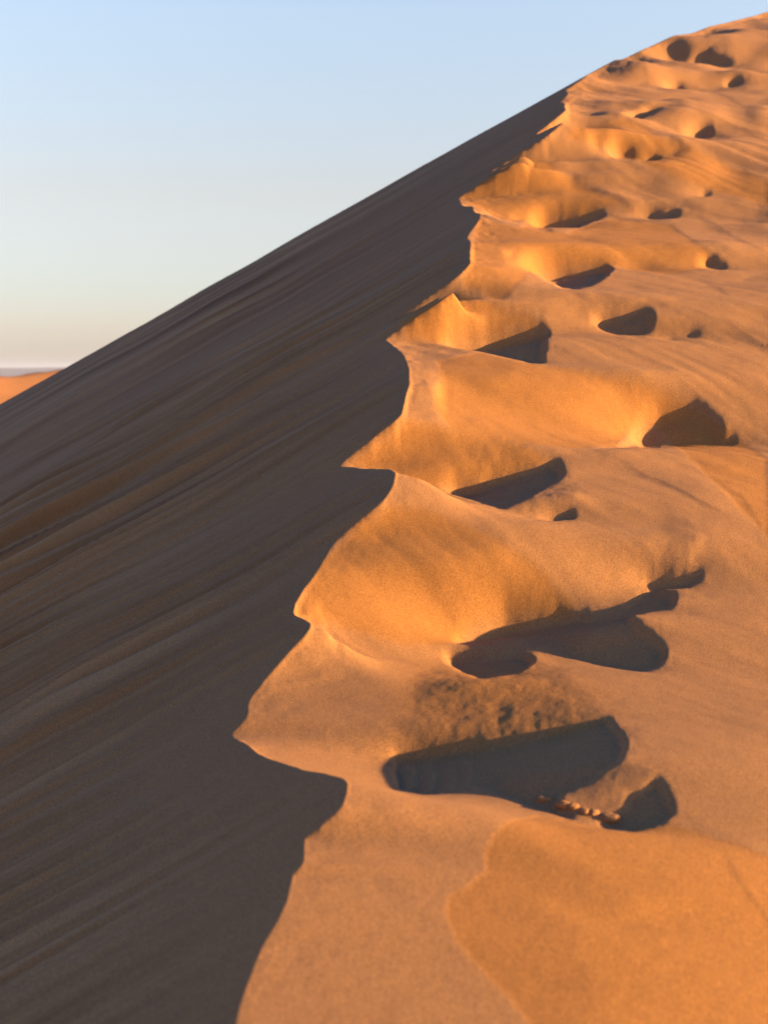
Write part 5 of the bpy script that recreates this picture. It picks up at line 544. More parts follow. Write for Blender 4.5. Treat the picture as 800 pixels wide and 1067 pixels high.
0,-3,1,1,0,2,0,5,0,5,0,7,0,4,0,1,0,2,0,1,2,-1,0,-1,0,-2,0,-2,0,-2,1,2,0,2,0,1,0,1,41,1,6,2,0,1,13,1,0,-1,115,-1,95,1,0,1,0,1,0,1,0,2,0,3,0,4,0,5,0,5,0,
4,0,3,0,2,0,1,1,-1,0,6,0,-2,1,-1,0,1,0,4,0,3,0,1,2,-1,0,-2,0,-2,0,-1,0,6,1,-5,0,-1,1,1,0,2,0,3,0,8,0,14,1,-6,0,-4,0,-3,0,-2,0,-1,47,-1,1,3,0,-1,11,1,1,
1,0,-3,7,1,0,-2,104,-1,0,3,0,-1,5,1,1,-1,71,-2,0,-2,0,-2,0,-2,0,-2,0,-2,0,-2,0,-2,0,-2,0,-2,0,-2,0,-2,0,-2,0,-2,0,-2,0,-2,0,-3,0,-3,0,-3,0,-4,0,-5,0,-7,
0,-11,0,-16,0,-21,0,-26,0,-32,0,-37,0,-37,0,-57,0,-24,0,-20,0,-11,0,-5,0,-3,0,-3,0,-2,0,-1,0,-1,0,-1,1,-1,0,-3,0,-3,0,-4,0,5,0,1,0,1,1,1,0,5,0,-12,0,-12,
0,-4,0,5,0,2,0,1,3,-1,0,-1,0,-1,0,-1,0,-1,0,-1,41,-1,0,3,0,-2,2,-2,7,2,0,-1,1,1,0,5,5,2,0,-2,1,5,106,-1,0,5,0,-2,4,1,0,-4,0,1,70,5,0,5,0,5,0,5,0,5,0,5,
0,5,0,5,0,5,0,5,0,5,0,5,0,5,0,5,0,5,0,5,0,5,0,5,0,5,0,6,0,7,0,9,0,13,0,18,0,24,0,30,0,35,0,41,0,45,0,56,0,39,0,43,0,33,0,17,0,8,0,6,0,4,0,3,0,2,0,1,0,1,
0,1,0,1,0,-1,1,-7,2,8,0,-8,0,-7,0,7,0,5,0,-7,0,-1,0,-2,0,-1,0,-1,2,1,0,1,0,1,0,1,0,1,0,1,0,1,0,1,40,-2,0,7,0,-5,1,3,0,-1,5,-1,0,-1,2,-2,0,-1,0,2,1,-1,0,
3,0,-3,0,3,0,-3,0,5,0,4,106,-1,0,4,0,-4,0,1,3,-1,0,4,0,1,89,-1,0,-1,0,-2,0,-2,0,-4,0,-5,0,-7,0,-9,0,-11,0,-12,0,-12,0,-4,0,-24,0,-32,0,-16,0,-6,0,-5,0,
-3,0,-1,1,5,0,8,0,11,0,11,0,11,0,-12,0,1,0,-2,0,-10,0,-15,0,-2,0,-11,0,-9,0,-15,0,8,1,3,0,2,0,2,0,2,0,1,0,1,0,1,0,1,46,-3,0,3,0,-2,6,-1,0,4,0,1,2,6,0,2,
0,-4,0,4,0,-5,0,3,0,-1,0,-1,0,3,0,7,0,-5,106,-1,0,4,0,-2,5,-1,71,-2,0,-2,0,-2,0,-2,0,-2,0,-2,0,-2,0,-2,0,-2,0,-2,0,-2,0,-2,0,-2,0,-2,0,-2,0,-2,0,-2,0,-2,
0,-3,0,-3,0,-4,0,-6,0,-9,0,-13,0,-17,0,-20,0,-24,0,-27,0,-31,0,-26,0,-31,0,-5,2,-2,0,-2,0,-3,0,-5,0,-7,0,-25,0,-45,0,-28,0,-4,0,16,0,17,0,8,1,6,0,7,0,14,
0,15,0,21,0,12,0,1,0,4,0,3,1,-1,0,-1,0,-1,0,-1,9,1,37,-2,0,2,8,2,0,-10,0,3,0,1,0,-2,1,-4,0,1,4,-2,0,8,0,-3,1,1,123,1,0,-1,4,-1,0,1,74,1,0,2,0,3,0,5,0,6,
0,8,0,9,0,10,0,11,0,-4,0,8,1,1,1,1,0,2,0,4,0,7,0,12,0,23,0,39,0,29,0,12,0,8,0,2,0,5,0,9,0,11,0,9,0,-3,0,-12,0,-19,0,-11,0,-3,0,2,0,-2,0,1,0,1,0,1,0,1,0,
1,5,-1,0,-1,0,-1,0,-1,0,-1,0,-1,36,3,0,-2,0,1,0,1,6,-1,0,-1,0,1,0,-4,0,2,6,-1,0,1,0,1,0,1,0,1,0,-3,115,1,0,-2,5,-2,0,4,0,-4,0,1,0,-1,0,1,1,-2,0,1,72,-1,
0,-1,0,-1,0,-1,0,-2,0,-2,0,-2,0,-2,0,-1,0,-1,0,-1,0,11,0,-8,0,-4,0,-2,0,-1,0,-1,0,-3,0,-5,0,-9,0,-16,0,-26,0,-39,0,-86,0,-49,0,3,1,-12,0,-27,0,-38,0,-30,
1,2,0,-2,0,5,1,-16,0,-3,1,1,0,1,1,-1,0,-1,0,-1,0,-1,0,-1,0,-1,0,-1,0,-1,0,-1,1,1,37,-3,0,3,10,-4,4,-1,0,1,1,5,1,1,1,-1,0,1,0,4,117,-1,0,1,1,1,0,-1,1,1,
0,-1,7,-1,52,3,0,3,0,3,0,3,0,3,0,3,0,3,0,3,0,3,0,3,0,3,0,3,0,3,0,3,0,3,0,3,0,3,0,3,0,3,0,2,0,2,0,2,0,2,0,1,0,1,0,1,0,1,0,1,1,-2,0,10,0,7,0,6,0,4,0,2,2,
1,0,9,0,17,0,17,0,32,0,48,0,44,0,49,0,47,0,44,0,33,0,17,0,7,0,5,0,13,0,19,0,28,0,17,0,1,1,-4,0,-6,0,-3,0,-2,0,-1,0,-1,2,1,0,1,0,1,0,1,39,1,0,-2,0,2,8,1,
0,-1,1,-1,0,1,1,-1,0,1,1,-1,1,-1,0,4,0,-6,0,11,0,-3,0,4,115,1,0,-1,0,-3,0,1,65,1,0,1,0,1,0,1,0,1,0,1,0,1,0,1,0,1,0,1,0,1,0,1,0,1,0,1,0,1,0,1,0,1,0,1,0,
1,0,1,0,1,0,1,0,1,0,1,0,1,0,1,0,1,0,3,0,7,0,8,0,5,0,9,0,9,0,11,0,11,0,10,0,9,0,6,0,2,0,-1,2,-3,0,-9,0,-9,0,-8,0,-8,0,-7,0,-6,0,-7,0,-10,0,-17,0,-30,0,-9,
0,16,0,14,0,-2,0,3,0,2,0,1,0,1,0,1,0,1,0,1,46,-2,0,2,20,-1,1,1,2,1,110,1,0,-2,70,-10,0,-10,0,-10,0,-10,0,-10,0,-10,0,-10,0,-10,0,-10,0,-10,0,-10,0,-10,
0,-10,0,-10,0,-10,0,-10,0,-10,0,-10,0,-10,0,-10,0,-10,0,-10,0,-10,0,-11,0,-12,0,-13,0,-17,0,-21,0,-27,0,-33,0,-38,0,-42,0,-40,0,-46,0,-45,0,-34,0,-28,0,
-23,0,-19,0,-13,0,-8,0,-4,0,-1,1,1,0,2,0,3,0,6,0,9,0,13,0,16,0,17,0,12,0,3,1,2,0,6,0,2,0,3,0,2,0,1,0,1,49,-1,2,1,0,-1,19,1,184,10,0,10,0,10,0,10,0,10,0,
10,0,10,0,10,0,10,0,10,0,10,0,10,0,10,0,10,0,10,0,10,0,10,0,10,0,10,0,10,0,10,0,10,0,11,0,11,0,12,0,14,0,16,0,19,0,22,0,25,0,27,0,30,0,31,0,34,0,38,0,28,
0,24,0,16,0,12,0,6,0,5,0,3,0,1,0,2,0,5,0,9,0,12,0,8,0,3,0,-2,0,-5,0,-7,0,-7,0,-6,0,-5,0,-2,0,-1,0,-1,0,-1,0,-1,0,-1,53,1,0,3,204,-3,0,-3,0,-3,0,-3,0,-3,
0,-3,0,-3,0,-3,0,-3,0,-3,0,-3,0,-3,0,-3,0,-3,0,-3,0,-3,0,-3,0,-3,0,-3,0,-3,0,-3,0,-3,0,-3,0,-3,0,-3,0,-3,0,-4,0,-4,0,-4,0,-5,0,-5,0,-6,0,-6,0,-7,0,-7,0,
-5,0,-5,0,-5,0,-3,0,2,1,-1,0,-1,0,-6,0,-23,0,-33,0,-56,0,-44,0,-10,0,-6,0,-2,0,-1,1,1,0,-1,0,-3,0,-1,58,-1,1,-1,0,1,3,2,0,-1,0,1,1,1,0,5,0,-1,122,1,15,
1,0,-2,0,1,50,1,0,1,0,1,0,1,0,1,0,1,0,1,0,1,0,1,0,1,0,1,0,1,0,1,0,1,0,1,0,1,0,1,0,1,0,1,0,1,0,1,0,1,0,1,0,1,0,1,0,1,0,1,0,2,0,4,0,7,0,10,0,13,0,16,0,18,
0,19,0,21,0,11,0,17,0,10,0,4,0,1,0,-2,0,-5,0,-8,0,23,0,25,0,38,0,31,0,14,0,6,0,3,0,2,0,2,0,2,0,2,0,2,59,1,0,-1,0,1,2,-1,0,1,0,-2,0,-1,0,1,2,-1,124,1,0,
-3,0,1,13,2,0,-2,0,2,0,-2,77,-1,0,-3,0,-4,0,-5,0,-7,0,-8,0,-8,0,-3,0,-9,0,-4,0,-2,0,-5,1,1,0,-1,0,-6,0,-3,0,-12,0,-7,0,-4,0,-2,0,-1,0,-1,0,-1,0,-1,0,-1,
62,-1,1,-1,1,-1,1,1,0,-4,0,-1,0,1,125,2,0,-5,0,1,4,-1,0,2,0,-2,6,1,1,-1,0,1,0,-1,47,-1,0,-1,0,-1,0,-1,0,-1,0,-1,0,-1,0,-1,0,-1,0,-1,0,-1,0,-1,0,-1,0,-1,
0,-1,0,-1,0,-1,0,-1,0,-1,0,-1,0,-1,0,-1,5,-1,0,-2,0,-2,0,-3,0,-4,0,-5,0,-5,0,-5,0,-6,0,-5,1,-2,0,-5,0,2,0,-2,0,-1,0,-1,1,-6,0,6,0,-2,0,-2,0,-1,0,-1,0,-1,
0,-1,0,-1,0,-1,0,-1,61,1,0,-1,1,3,3,3,0,-6,0,-1,125,2,0,-4,0,1,4,-1,0,3,0,-3,0,-1,0,1,56,3,0,3,0,3,0,3,0,3,0,3,0,3,0,3,0,3,0,3,0,3,0,3,0,3,0,3,0,3,0,3,
0,3,0,3,0,3,0,3,0,3,0,3,0,3,0,3,0,3,0,3,0,2,0,2,0,2,0,2,0,2,0,2,0,2,0,4,0,5,0,7,0,8,0,2,0,2,0,17,0,24,0,24,0,23,0,16,0,11,0,10,1,3,0,3,0,1,1,-1,3,1,61,
-1,0,-1,0,2,0,-4,0,-1,3,3,0,-7,125,2,0,-3,0,1,6,1,0,-1,0,-1,0,1,55,-6,0,-6,0,-6,0,-6,0,-6,0,-6,0,-6,0,-6,0,-6,0,-6,0,-6,0,-6,0,-6,0,-6,0,-6,0,-6,0,-6,0,
-6,0,-6,0,-6,0,-6,0,-6,0,-6,0,-5,0,-5,0,-4,0,-2,0,-1,0,2,0,5,0,7,0,9,0,10,0,10,0,11,0,5,0,-1,0,6,0,8,1,-15,0,-20,0,-48,0,-55,0,-51,0,-36,0,-26,0,-4,0,-6,
0,-5,0,-2,68,-2,0,3,1,2,0,-2,2,9,0,-1,124,1,0,-2,8,2,0,-2,0,-1,0,2,54,-3,0,-3,0,-3,0,-3,0,-3,0,-3,0,-3,0,-3,0,-3,0,-3,0,-3,0,-3,0,-3,0,-3,0,-3,0,-3,0,-3,
0,-3,0,-3,0,-3,0,-3,0,-3,0,-3,0,-3,0,-3,0,-3,0,-4,0,-5,0,-8,0,-11,0,-15,0,-19,0,-23,0,-24,0,-31,0,-46,0,-28,0,-24,0,-22,0,-17,0,-10,1,11,0,20,0,24,0,24,
0,21,0,10,0,8,0,10,0,5,0,1,1,1,0,1,0,1,0,1,0,1,55,-2,0,-1,0,-1,0,1,9,-3,1,-1,123,1,0,-2,10,-1,55,9,0,9,0,9,0,9,0,9,0,9,0,9,0,9,0,9,0,9,0,9,0,9,0,9,0,9,
0,9,0,9,0,9,0,9,0,9,0,9,0,9,0,10,0,10,0,10,0,10,0,11,0,13,0,15,0,19,0,24,0,30,0,36,0,42,0,47,0,54,0,66,0,50,0,37,0,27,0,16,0,10,0,5,0,1,0,-1,0,-3,0,-4,
0,-3,0,-2,0,-1,0,-4,0,-1,0,2,0,3,0,1,0,-1,3,1,0,2,0,1,0,1,0,1,0,1,0,1,0,1,0,1,0,1,0,1,0,1,0,1,0,1,42,-1,0,2,0,-2,11,1,0,-5,0,1,122,-1,59,1,6,-3,0,-3,0,
-3,0,-3,0,-3,0,-3,0,-3,0,-3,0,-3,0,-3,0,-3,0,-3,0,-3,0,-3,0,-3,0,-3,0,-3,0,-3,0,-3,0,-3,0,-3,0,-3,0,-3,0,-3,0,-3,0,-4,0,-4,0,-4,0,-4,0,-5,0,-6,0,-7,0,-8,
0,-9,0,-10,0,-11,0,-9,0,-6,0,-6,0,-3,0,-2,0,-1,0,-1,2,1,0,1,0,1,1,-1,0,-4,0,-1,0,-3,0,-1,0,-1,0,-1,0,-1,0,-2,0,-1,1,1,0,1,0,1,5,-1,0,-1,0,-1,0,-1,57,2,
0,-6,189,-1,0,-1,0,-1,0,-1,0,-1,0,-1,0,-1,0,-1,0,-1,0,-1,0,-1,0,-1,0,-1,0,-1,0,-1,0,-1,0,-1,0,-1,0,-1,0,-1,0,-1,0,-1,0,-1,0,-1,0,-1,0,-1,0,-1,0,-1,0,-1,
0,-2,0,-2,0,-3,0,-3,0,-4,0,-5,0,-5,0,-8,0,-4,0,-3,0,-2,0,-1,0,-1,3,-1,0,-3,0,-2,0,1,0,4,0,6,0,3,0,2,0,4,0,9,0,11,0,13,0,18,0,7,0,-2,0,-5,0,-6,0,-5,0,-4,
0,-3,0,-2,0,-2,0,-1,0,-1,0,-1,0,-1,0,-1,44,-2,13,4,5,-1,0,1,182,1,0,1,0,1,0,1,0,1,0,1,0,1,0,1,0,1,0,1,0,1,0,1,0,1,0,1,0,1,0,1,0,1,0,1,0,1,0,1,0,1,0,1,0,
1,0,1,0,1,0,1,0,1,0,1,0,2,0,3,0,4,0,5,0,7,0,8,0,10,0,10,0,14,0,6,0,5,0,1,0,1,1,-2,0,-6,0,-6,0,-3,2,-4,0,-7,0,-8,0,-9,0,12,0,-10,0,-29,0,-38,0,-36,0,-30,
0,-2,0,3,0,3,0,3,0,2,0,1,0,1,3,1,0,1,0,1,44,-1,0,2,1,1,11,1,0,-1,0,-2,0,-1,0,1,1,-4,0,1,114,2,0,-1,93,-1,0,-1,0,-1,0,-1,0,-1,0,-1,0,-2,0,-2,0,-2,0,-4,0,
-2,0,-3,1,-5,0,-3,0,3,0,4,0,4,0,1,0,-2,0,-1,0,2,0,4,0,1,0,6,0,-18,0,-3,0,8,1,16,0,8,0,-3,0,-1,3,1,0,2,0,2,0,2,0,1,50,-1,11,-2,0,14,0,-2,0,1,0,1,0,-9,0,
12,0,-2,114,2,0,-1,99,-1,0,-1,0,-2,0,-1,1,1,0,4,0,5,1,-1,1,-2,1,4,0,2,0,-3,0,-7,0,-5,0,-1,0,12,0,42,0,34,0,20,0,-5,1,1,72,-3,0,1,0,-1,118,1,0,-1,99,-1,
0,-1,0,-1,3,-3,1,2,0,2,0,3,0,6,0,9,0,5,0,8,0,11,0,11,0,8,0,5,1,-4,0,-3,0,-2,1,-1,0,-1,0,-1,0,-1,0,-1,190,1,0,-1,98,-1,3,1,2,2,0,1,0,-1,0,-1,0,2,0,-1,0,
-10,0,-1,0,-5,0,-6,0,-6,0,-5,0,-4,0,-3,0,-2,0,-2,0,-1,1,2,0,3,0,3,0,2,0,2,0,1,0,1,59,1,0,-2,0,4,126,1,0,-1,101,1,1,-1,1,-3,0,-4,1,2,0,-10,0,-8,0,-4,0,-2,
0,1,0,2,0,1,0,1,2,-1,0,-1,0,-1,1,-1,0,-1,0,-1,4,1,50,1,6,2,0,-5,0,6,0,-3,126,1,67,2,0,2,0,2,0,2,0,2,0,2,0,2,0,2,0,2,0,2,0,2,0,2,0,2,0,2,0,2,0,2,0,2,0,2,
0,2,0,2,0,2,0,2,0,2,0,2,0,2,0,2,0,2,0,2,0,1,2,-1,0,-1,0,-1,0,-1,2,4,1,1,0,3,0,1,0,-4,0,9,0,4,0,4,0,1,0,1,0,1,0,1,0,1,0,1,0,2,0,2,0,2,0,4,0,4,0,4,0,2,0,
1,1,-1,0,-1,0,-1,0,-1,0,-1,50,-1,1,-1,0,1,1,1,0,-3,0,1,1,1,126,1,67,-4,0,-4,0,-4,0,-4,0,-4,0,-4,0,-4,0,-4,0,-4,0,-4,0,-4,0,-4,0,-4,0,-4,0,-4,0,-4,0,-4,
0,-4,0,-4,0,-4,0,-4,0,-4,0,-4,0,-4,0,-4,0,-3,0,-1,0,1,0,6,0,12,0,17,0,24,0,30,0,36,0,40,0,38,0,34,0,27,0,33,0,39,0,28,0,21,0,26,0,20,0,14,0,11,0,6,0,5,
0,4,0,2,0,4,0,7,0,4,0,3,0,2,0,-9,0,-16,0,-11,0,-7,0,-4,0,-2,0,-1,0,-1,0,-1,0,-1,49,1,2,-1,1,1,1,-2,10,1,1,1,0,-1,117,1,0,-1,89,-1,0,-2,0,-4,0,-8,0,-14,
0,-22,0,-32,0,-43,0,-56,0,-72,0,-86,0,-98,0,-101,0,-89,0,-96,0,-165,0,-180,0,-128,0,-130,0,-126,0,-97,0,-64,0,-20,0,-14,0,-8,0,8,0,-6,0,-27,0,-4,0,13,0,
27,0,24,0,11,0,7,0,3,0,1,0,2,0,1,0,1,0,1,0,1,50,-2,0,5,0,-1,0,8,0,-19,0,4,0,4,0,-2,2,4,0,-1,1,-2,0,3,0,-1,0,-2,1,1,0,1,0,-2,117,1,0,-2,0,1,64,16,0,16,0,
16,0,16,0,16,0,16,0,16,0,16,0,16,0,16,0,16,0,16,0,16,0,16,0,16,0,16,0,16,0,16,0,16,0,16,0,16,0,16,0,16,0,16,0,17,0,17,0,17,0,17,0,17,0,14,0,8,0,-1,0,-14,
0,-30,0,-46,0,-55,0,-85,0,-140,0,-136,0,-103,0,-24,0,13,0,36,0,34,0,26,0,8,0,-3,0,-7,0,-9,0,-37,0,-27,0,-34,0,-5,0,-13,0,-10,0,-6,0,-2,1,1,0,1,54,-1,0,
4,0,-15,0,3,0,-3,1,3,0,1,0,-1,1,1,0,-2,0,1,0,-2,0,5,0,-1,0,2,0,-4,0,-3,120,1,0,-1,0,1,64,-32,0,-32,0,-32,0,-32,0,-32,0,-32,0,-32,0,-32,0,-32,0,-32,0,-32,
0,-32,0,-32,0,-32,0,-32,0,-32,0,-32,0,-32,0,-32,0,-32,0,-32,0,-32,0,-32,0,-32,0,-32,0,-33,0,-35,0,-37,0,-41,0,-47,0,-52,0,-58,0,-64,0,-70,0,-74,0,-87,0,
-99,0,-95,0,-90,0,-67,0,-45,0,-43,0,-34,0,-21,0,-10,0,-1,0,8,0,15,0,17,0,16,0,16,0,15,0,9,0,7,0,2,0,1,0,1,57,1,0,-1,0,-3,2,3,0,-2,11,1,121,1,0,-1,64,18,
0,18,0,18,0,18,0,18,0,18,0,18,0,18,0,18,0,18,0,18,0,18,0,18,0,18,0,18,0,18,0,18,0,18,0,18,0,18,0,18,0,18,0,18,0,18,0,18,0,18,0,18,0,18,0,18,0,18,0,19,0,
19,0,20,0,20,0,20,0,23,0,26,0,26,0,28,0,19,0,11,0,11,0,6,0,2,0,-1,0,-3,0,-5,0,-7,0,-9,0,-6,0,-6,0,-6,0,-5,0,-3,0,-2,0,-1,0,-1,0,-1,0,-1,59,1,0,-2,0,2,4,
-1,0,1,127,1,0,-2,0,1,8,2,1,-2,0,2,82,1,0,2,0,5,0,8,0,11,0,14,0,17,0,20,0,23,0,25,0,13,0,12,0,5,0,4,0,2,0,1,1,4,0,-5,0,-2,0,-1,68,-4,0,1,0,-1,2,1,1,-1,
1,1,135,1,1,-2,0,1,4,-1,46,-1,0,-1,0,-1,0,-1,0,-1,0,-1,0,-1,0,-1,0,-1,0,-1,0,-1,0,-1,0,-1,0,-1,0,-1,0,-1,0,-1,0,-1,0,-1,0,-1,0,-1,0,-1,0,-1,0,-1,0,-1,0,
-1,0,-1,0,-1,0,-1,0,-1,0,-2,0,-2,0,-2,0,-2,0,-3,0,-4,0,-4,0,-5,0,-6,0,-6,0,-5,0,-7,0,-6,0,-2,0,-1,3,-2,0,5,0,3,0,2,0,1,0,1,66,1,4,-1,1,1,0,-4,0,-2,143,
1,0,-2,0,3,84,-3,0,3,0,3,2,-1,1,-1,0,-1,0,-2,5,-1,0,-1,0,-1,0,-1,7,1,52,1,0,-1,2,-1,0,-1,3,1,0,1,227,-1,0,-1,0,-1,1,-1,0,-1,0,1,0,2,0,9,0,6,0,4,0,4,0,5,
0,4,0,3,0,2,0,2,0,2,0,2,1,2,0,3,0,1,0,2,0,1,0,1,3,-1,0,-1,54,-1,0,2,0,3,132,1,0,-2,93,1,0,1,0,2,0,2,0,3,0,3,0,4,0,4,0,4,0,1,1,-4,0,-15,0,-57,0,-40,0,-28,
0,-24,0,-27,0,-9,0,-7,0,-7,0,-4,0,-1,0,3,0,15,0,4,0,-6,0,-6,0,-6,0,-5,0,-4,0,-3,0,-2,2,1,52,-1,2,-2,0,-3,0,1,2,2,6,1,0,3,0,-1,119,1,0,-2,0,1,92,-1,0,-1,
0,-2,0,-3,0,-4,0,-4,0,-5,0,-6,0,-4,1,4,0,9,0,16,0,60,0,87,0,78,0,61,0,38,0,17,0,14,0,5,0,-1,0,-6,0,-11,0,-39,0,6,0,4,0,5,0,4,0,3,0,3,0,2,0,1,55,1,2,2,0,
-3,0,1,2,1,0,-3,0,1,3,-1,0,-1,0,9,0,-2,217,1,0,1,0,1,0,2,0,2,0,3,0,-1,0,-2,0,-4,0,-7,0,-16,0,-21,0,-17,0,-13,0,-8,0,-5,0,-3,1,4,0,7,0,11,0,9,0,2,0,2,0,
1,0,1,74,1,0,-1,121,1,0,-1,101,1,3,1,6,-1,0,-1,0,-2,0,-3,0,-2,0,-1,1,1,0,1,0,2,0,2,0,1,0,1,0,1,192,1,0,-2,0,1,98,-1,0,-1,1,1,0,3,0,3,0,1,0,2,9,1,0,-1,0,
-3,0,-3,0,-2,197,1,0,-2,0,1,91,-1,0,-1,0,-1,0,-2,0,-2,0,-3,0,-3,0,-3,0,-4,0,-2,0,-2,0,-3,0,-3,1,-1,8,-1,1,2,0,1,1,-1,0,-1,2,1,0,1,0,1,0,1,52,-1,0,1,138,
-1,11,-1,47,1,0,1,0,1,0,1,0,1,0,1,0,1,0,1,0,1,0,1,0,1,0,1,0,1,0,1,0,1,0,1,0,1,0,1,0,1,0,1,0,1,0,1,0,1,0,1,0,1,0,1,0,1,0,1,0,1,0,1,0,1,0,1,0,2,0,2,0,4,0,
5,0,7,0,9,0,10,0,11,0,12,0,6,0,3,0,4,0,5,3,1,0,1,0,1,0,1,0,1,1,1,4,-1,0,-2,0,-2,0,-2,0,-2,0,-2,0,-2,0,-2,0,-1,0,-1,51,1,0,-1,138,-1,12,-1,0,1,76,-1,0,-1,
0,-2,0,-3,0,-4,0,-5,0,-6,0,-7,0,-8,0,-9,0,-3,0,-3,0,-4,0,-2,1,-1,3,-1,0,-1,0,-1,0,-1,0,-1,0,-1,0,-1,0,-1,2,1,0,1,0,2,0,2,0,2,0,2,0,1,0,1,0,1,2,1,0,1,47,
-2,147,2,0,-1,3,1,78,-1,0,-1,0,-2,0,-2,0,-3,0,-4,0,-4,0,-5,0,-2,0,-8,0,-7,1,1,3,-6,0,-3,0,-2,0,-1,4,1,0,1,0,1,0,1,2,-1,0,-1,0,-1,0,-1,0,-1,0,-1,0,-1,3,
-1,47,4,0,-2,2,-1,2,1,0,1,139,1,0,-1,0,-1,0,2,80,1,0,1,0,1,0,2,0,2,0,2,0,3,0,4,0,2,0,10,0,5,0,3,0,1,0,1,0,1,1,4,0,3,0,3,0,2,0,-1,0,-1,0,2,0,3,0,2,0,1,2,
-1,58,1,0,-4,0,-3,1,1,3,-2,0,-1,225,-1,0,-1,0,-1,0,-1,0,-1,0,-2,1,-12,0,-8,0,-5,0,4,0,9,0,9,0,10,0,9,0,6,0,3,0,7,0,15,0,14,0,-8,0,-9,0,-6,0,-4,0,-2,0,-1,
59,-1,0,1,0,1,2,1,0,-2,0,-1,0,2,0,3,0,-1,1,-1,1,3,131,1,0,-1,53,2,0,2,0,2,0,2,0,2,0,2,0,2,0,2,0,2,0,2,0,2,0,2,0,2,0,2,0,2,0,2,0,2,0,2,0,2,0,2,0,2,0,2,0,
2,0,2,0,2,0,2,0,2,0,2,0,2,0,2,0,2,0,2,0,2,0,2,0,1,0,1,0,1,0,1,0,1,0,1,0,-1,0,4,0,-3,0,-9,0,-18,0,-62,0,-67,0,-66,0,-54,0,-39,0,-26,0,-28,0,-44,0,-1,0,5,
0,3,0,4,0,4,0,4,0,2,0,1,0,1,10,-1,47,2,2,-2,0,7,0,2,1,1,0,-3,0,3,1,-1,1,2,0,-1,130,1,54,-2,0,-2,0,-2,0,-2,0,-2,0,-2,0,-2,0,-2,0,-2,0,-2,0,-2,0,-2,0,-2,
0,-2,0,-2,0,-2,0,-2,0,-2,0,-2,0,-2,0,-2,0,-2,0,-2,0,-2,0,-2,0,-2,0,-2,0,-2,0,-2,0,-2,0,-2,0,-1,1,4,0,11,0,14,0,14,0,13,0,14,0,14,0,21,0,20,0,21,0,26,0,
31,0,58,0,68,0,44,0,31,0,25,0,15,0,6,0,2,0,-4,0,-7,0,-13,0,-14,0,-11,0,-7,0,-4,0,-3,0,-2,0,-1,8,1,0,1,50,1,0,-5,0,4,0,-2,0,-1,138,1,0,-2,52,1,0,1,0,1,0,
1,0,1,0,1,0,1,0,1,0,1,0,1,0,1,0,1,0,1,0,1,0,1,0,1,0,1,0,1,0,1,0,1,0,1,0,1,0,1,0,1,0,1,0,1,0,1,3,-1,0,-3,0,-6,0,-11,0,-17,0,-23,0,-28,0,-30,0,-33,0,-31,
0,-52,0,-42,0,-18,0,-9,0,-12,0,-14,0,-18,0,-20,0,-15,0,-12,0,-8,0,-5,0,-5,0,-1,0,7,0,18,0,15,0,8,0,5,0,3,0,2,0,1,0,1,5,1,0,1,48,-1,0,7,0,-7,0,4,0,-1,0,
1,0,1,1,1,8,4,184,5,0,5,0,5,0,5,0,5,0,5,0,5,0,5,0,5,0,5,0,5,0,5,0,5,0,5,0,5,0,5,0,5,0,5,0,5,0,5,0,5,0,5,0,5,0,5,0,5,0,5,0,5,0,5,0,5,0,5,0,6,0,7,0,10,0,
12,0,16,0,20,0,26,0,32,0,38,0,44,0,50,0,49,0,52,0,56,0,68,0,39,0,36,0,36,0,21,0,15,0,7,0,9,0,12,0,11,0,4,10,1,54,1,0,-1,0,1,0,-4,0,-5,1,2,0,-1,1,1,137,
1,0,-1,51,-11,0,-11,0,-11,0,-11,0,-11,0,-11,0,-11,0,-11,0,-11,0,-11,0,-11,0,-11,0,-11,0,-11,0,-11,0,-11,0,-11,0,-11,0,-11,0,-11,0,-11,0,-11,0,-11,0,-11,
0,-11,0,-11,0,-11,0,-11,0,-11,0,-11,0,-11,0,-11,0,-11,0,-11,0,-10,0,-11,0,-12,0,-12,0,-12,0,-12,0,-14,0,-11,0,-14,0,-14,0,-18,0,-22,0,-11,0,-17,0,-15,0,
-11,0,14,0,-1,0,-17,0,-12,0,-3,0,-6,0,-6,0,-5,0,-3,0,-2,2,1,57,-2,1,1,1,1,0,-3,2,4,0,-5,0,3,0,-1,1,1,0,-1,185,16,0,16,0,16,0,16,0,16,0,16,0,16,0,16,0,16,
0,16,0,16,0,16,0,16,0,16,0,16,0,16,0,16,0,16,0,16,0,16,0,16,0,16,0,16,0,16,0,16,0,16,0,16,0,16,0,16,0,16,0,16,0,16,0,15,0,15,0,15,0,16,0,16,0,16,0,16,0,
16,0,16,0,17,0,18,0,19,0,20,0,26,0,19,0,19,0,15,0,9,0,19,0,24,0,33,0,10,0,4,0,7,0,5,0,3,0,2,0,1,0,1,63,-1,0,5,0,-6,0,2,0,-3,0,4,0,-2,0,-1,0,-1,1,1,133,
1,0,-2,50,-12,0,-12,0,-12,0,-12,0,-12,0,-12,0,-12,0,-12,0,-12,0,-12,0,-12,0,-12,0,-12,0,-12,0,-12,0,-12,0,-12,0,-12,0,-12,0,-12,0,-12,0,-12,0,-12,0,-12,
0,-12,0,-12,0,-12,0,-12,0,-12,0,-12,0,-12,0,-12,0,-12,0,-13,0,-13,0,-15,0,-17,0,-21,0,-28,0,-36,0,-45,0,-55,0,-64,0,-73,0,-81,0,-92,0,-91,0,-78,0,-58,0,
-39,0,-33,0,-21,0,-12,0,-6,0,-5,0,-2,0,1,1,1,0,1,3,1,0,1,59,-1,1,-2,0,-1,6,-1,221,1,0,2,0,4,0,5,0,7,0,8,0,9,0,10,0,11,0,14,0,12,0,8,0,4,1,-4,0,-7,0,-4,
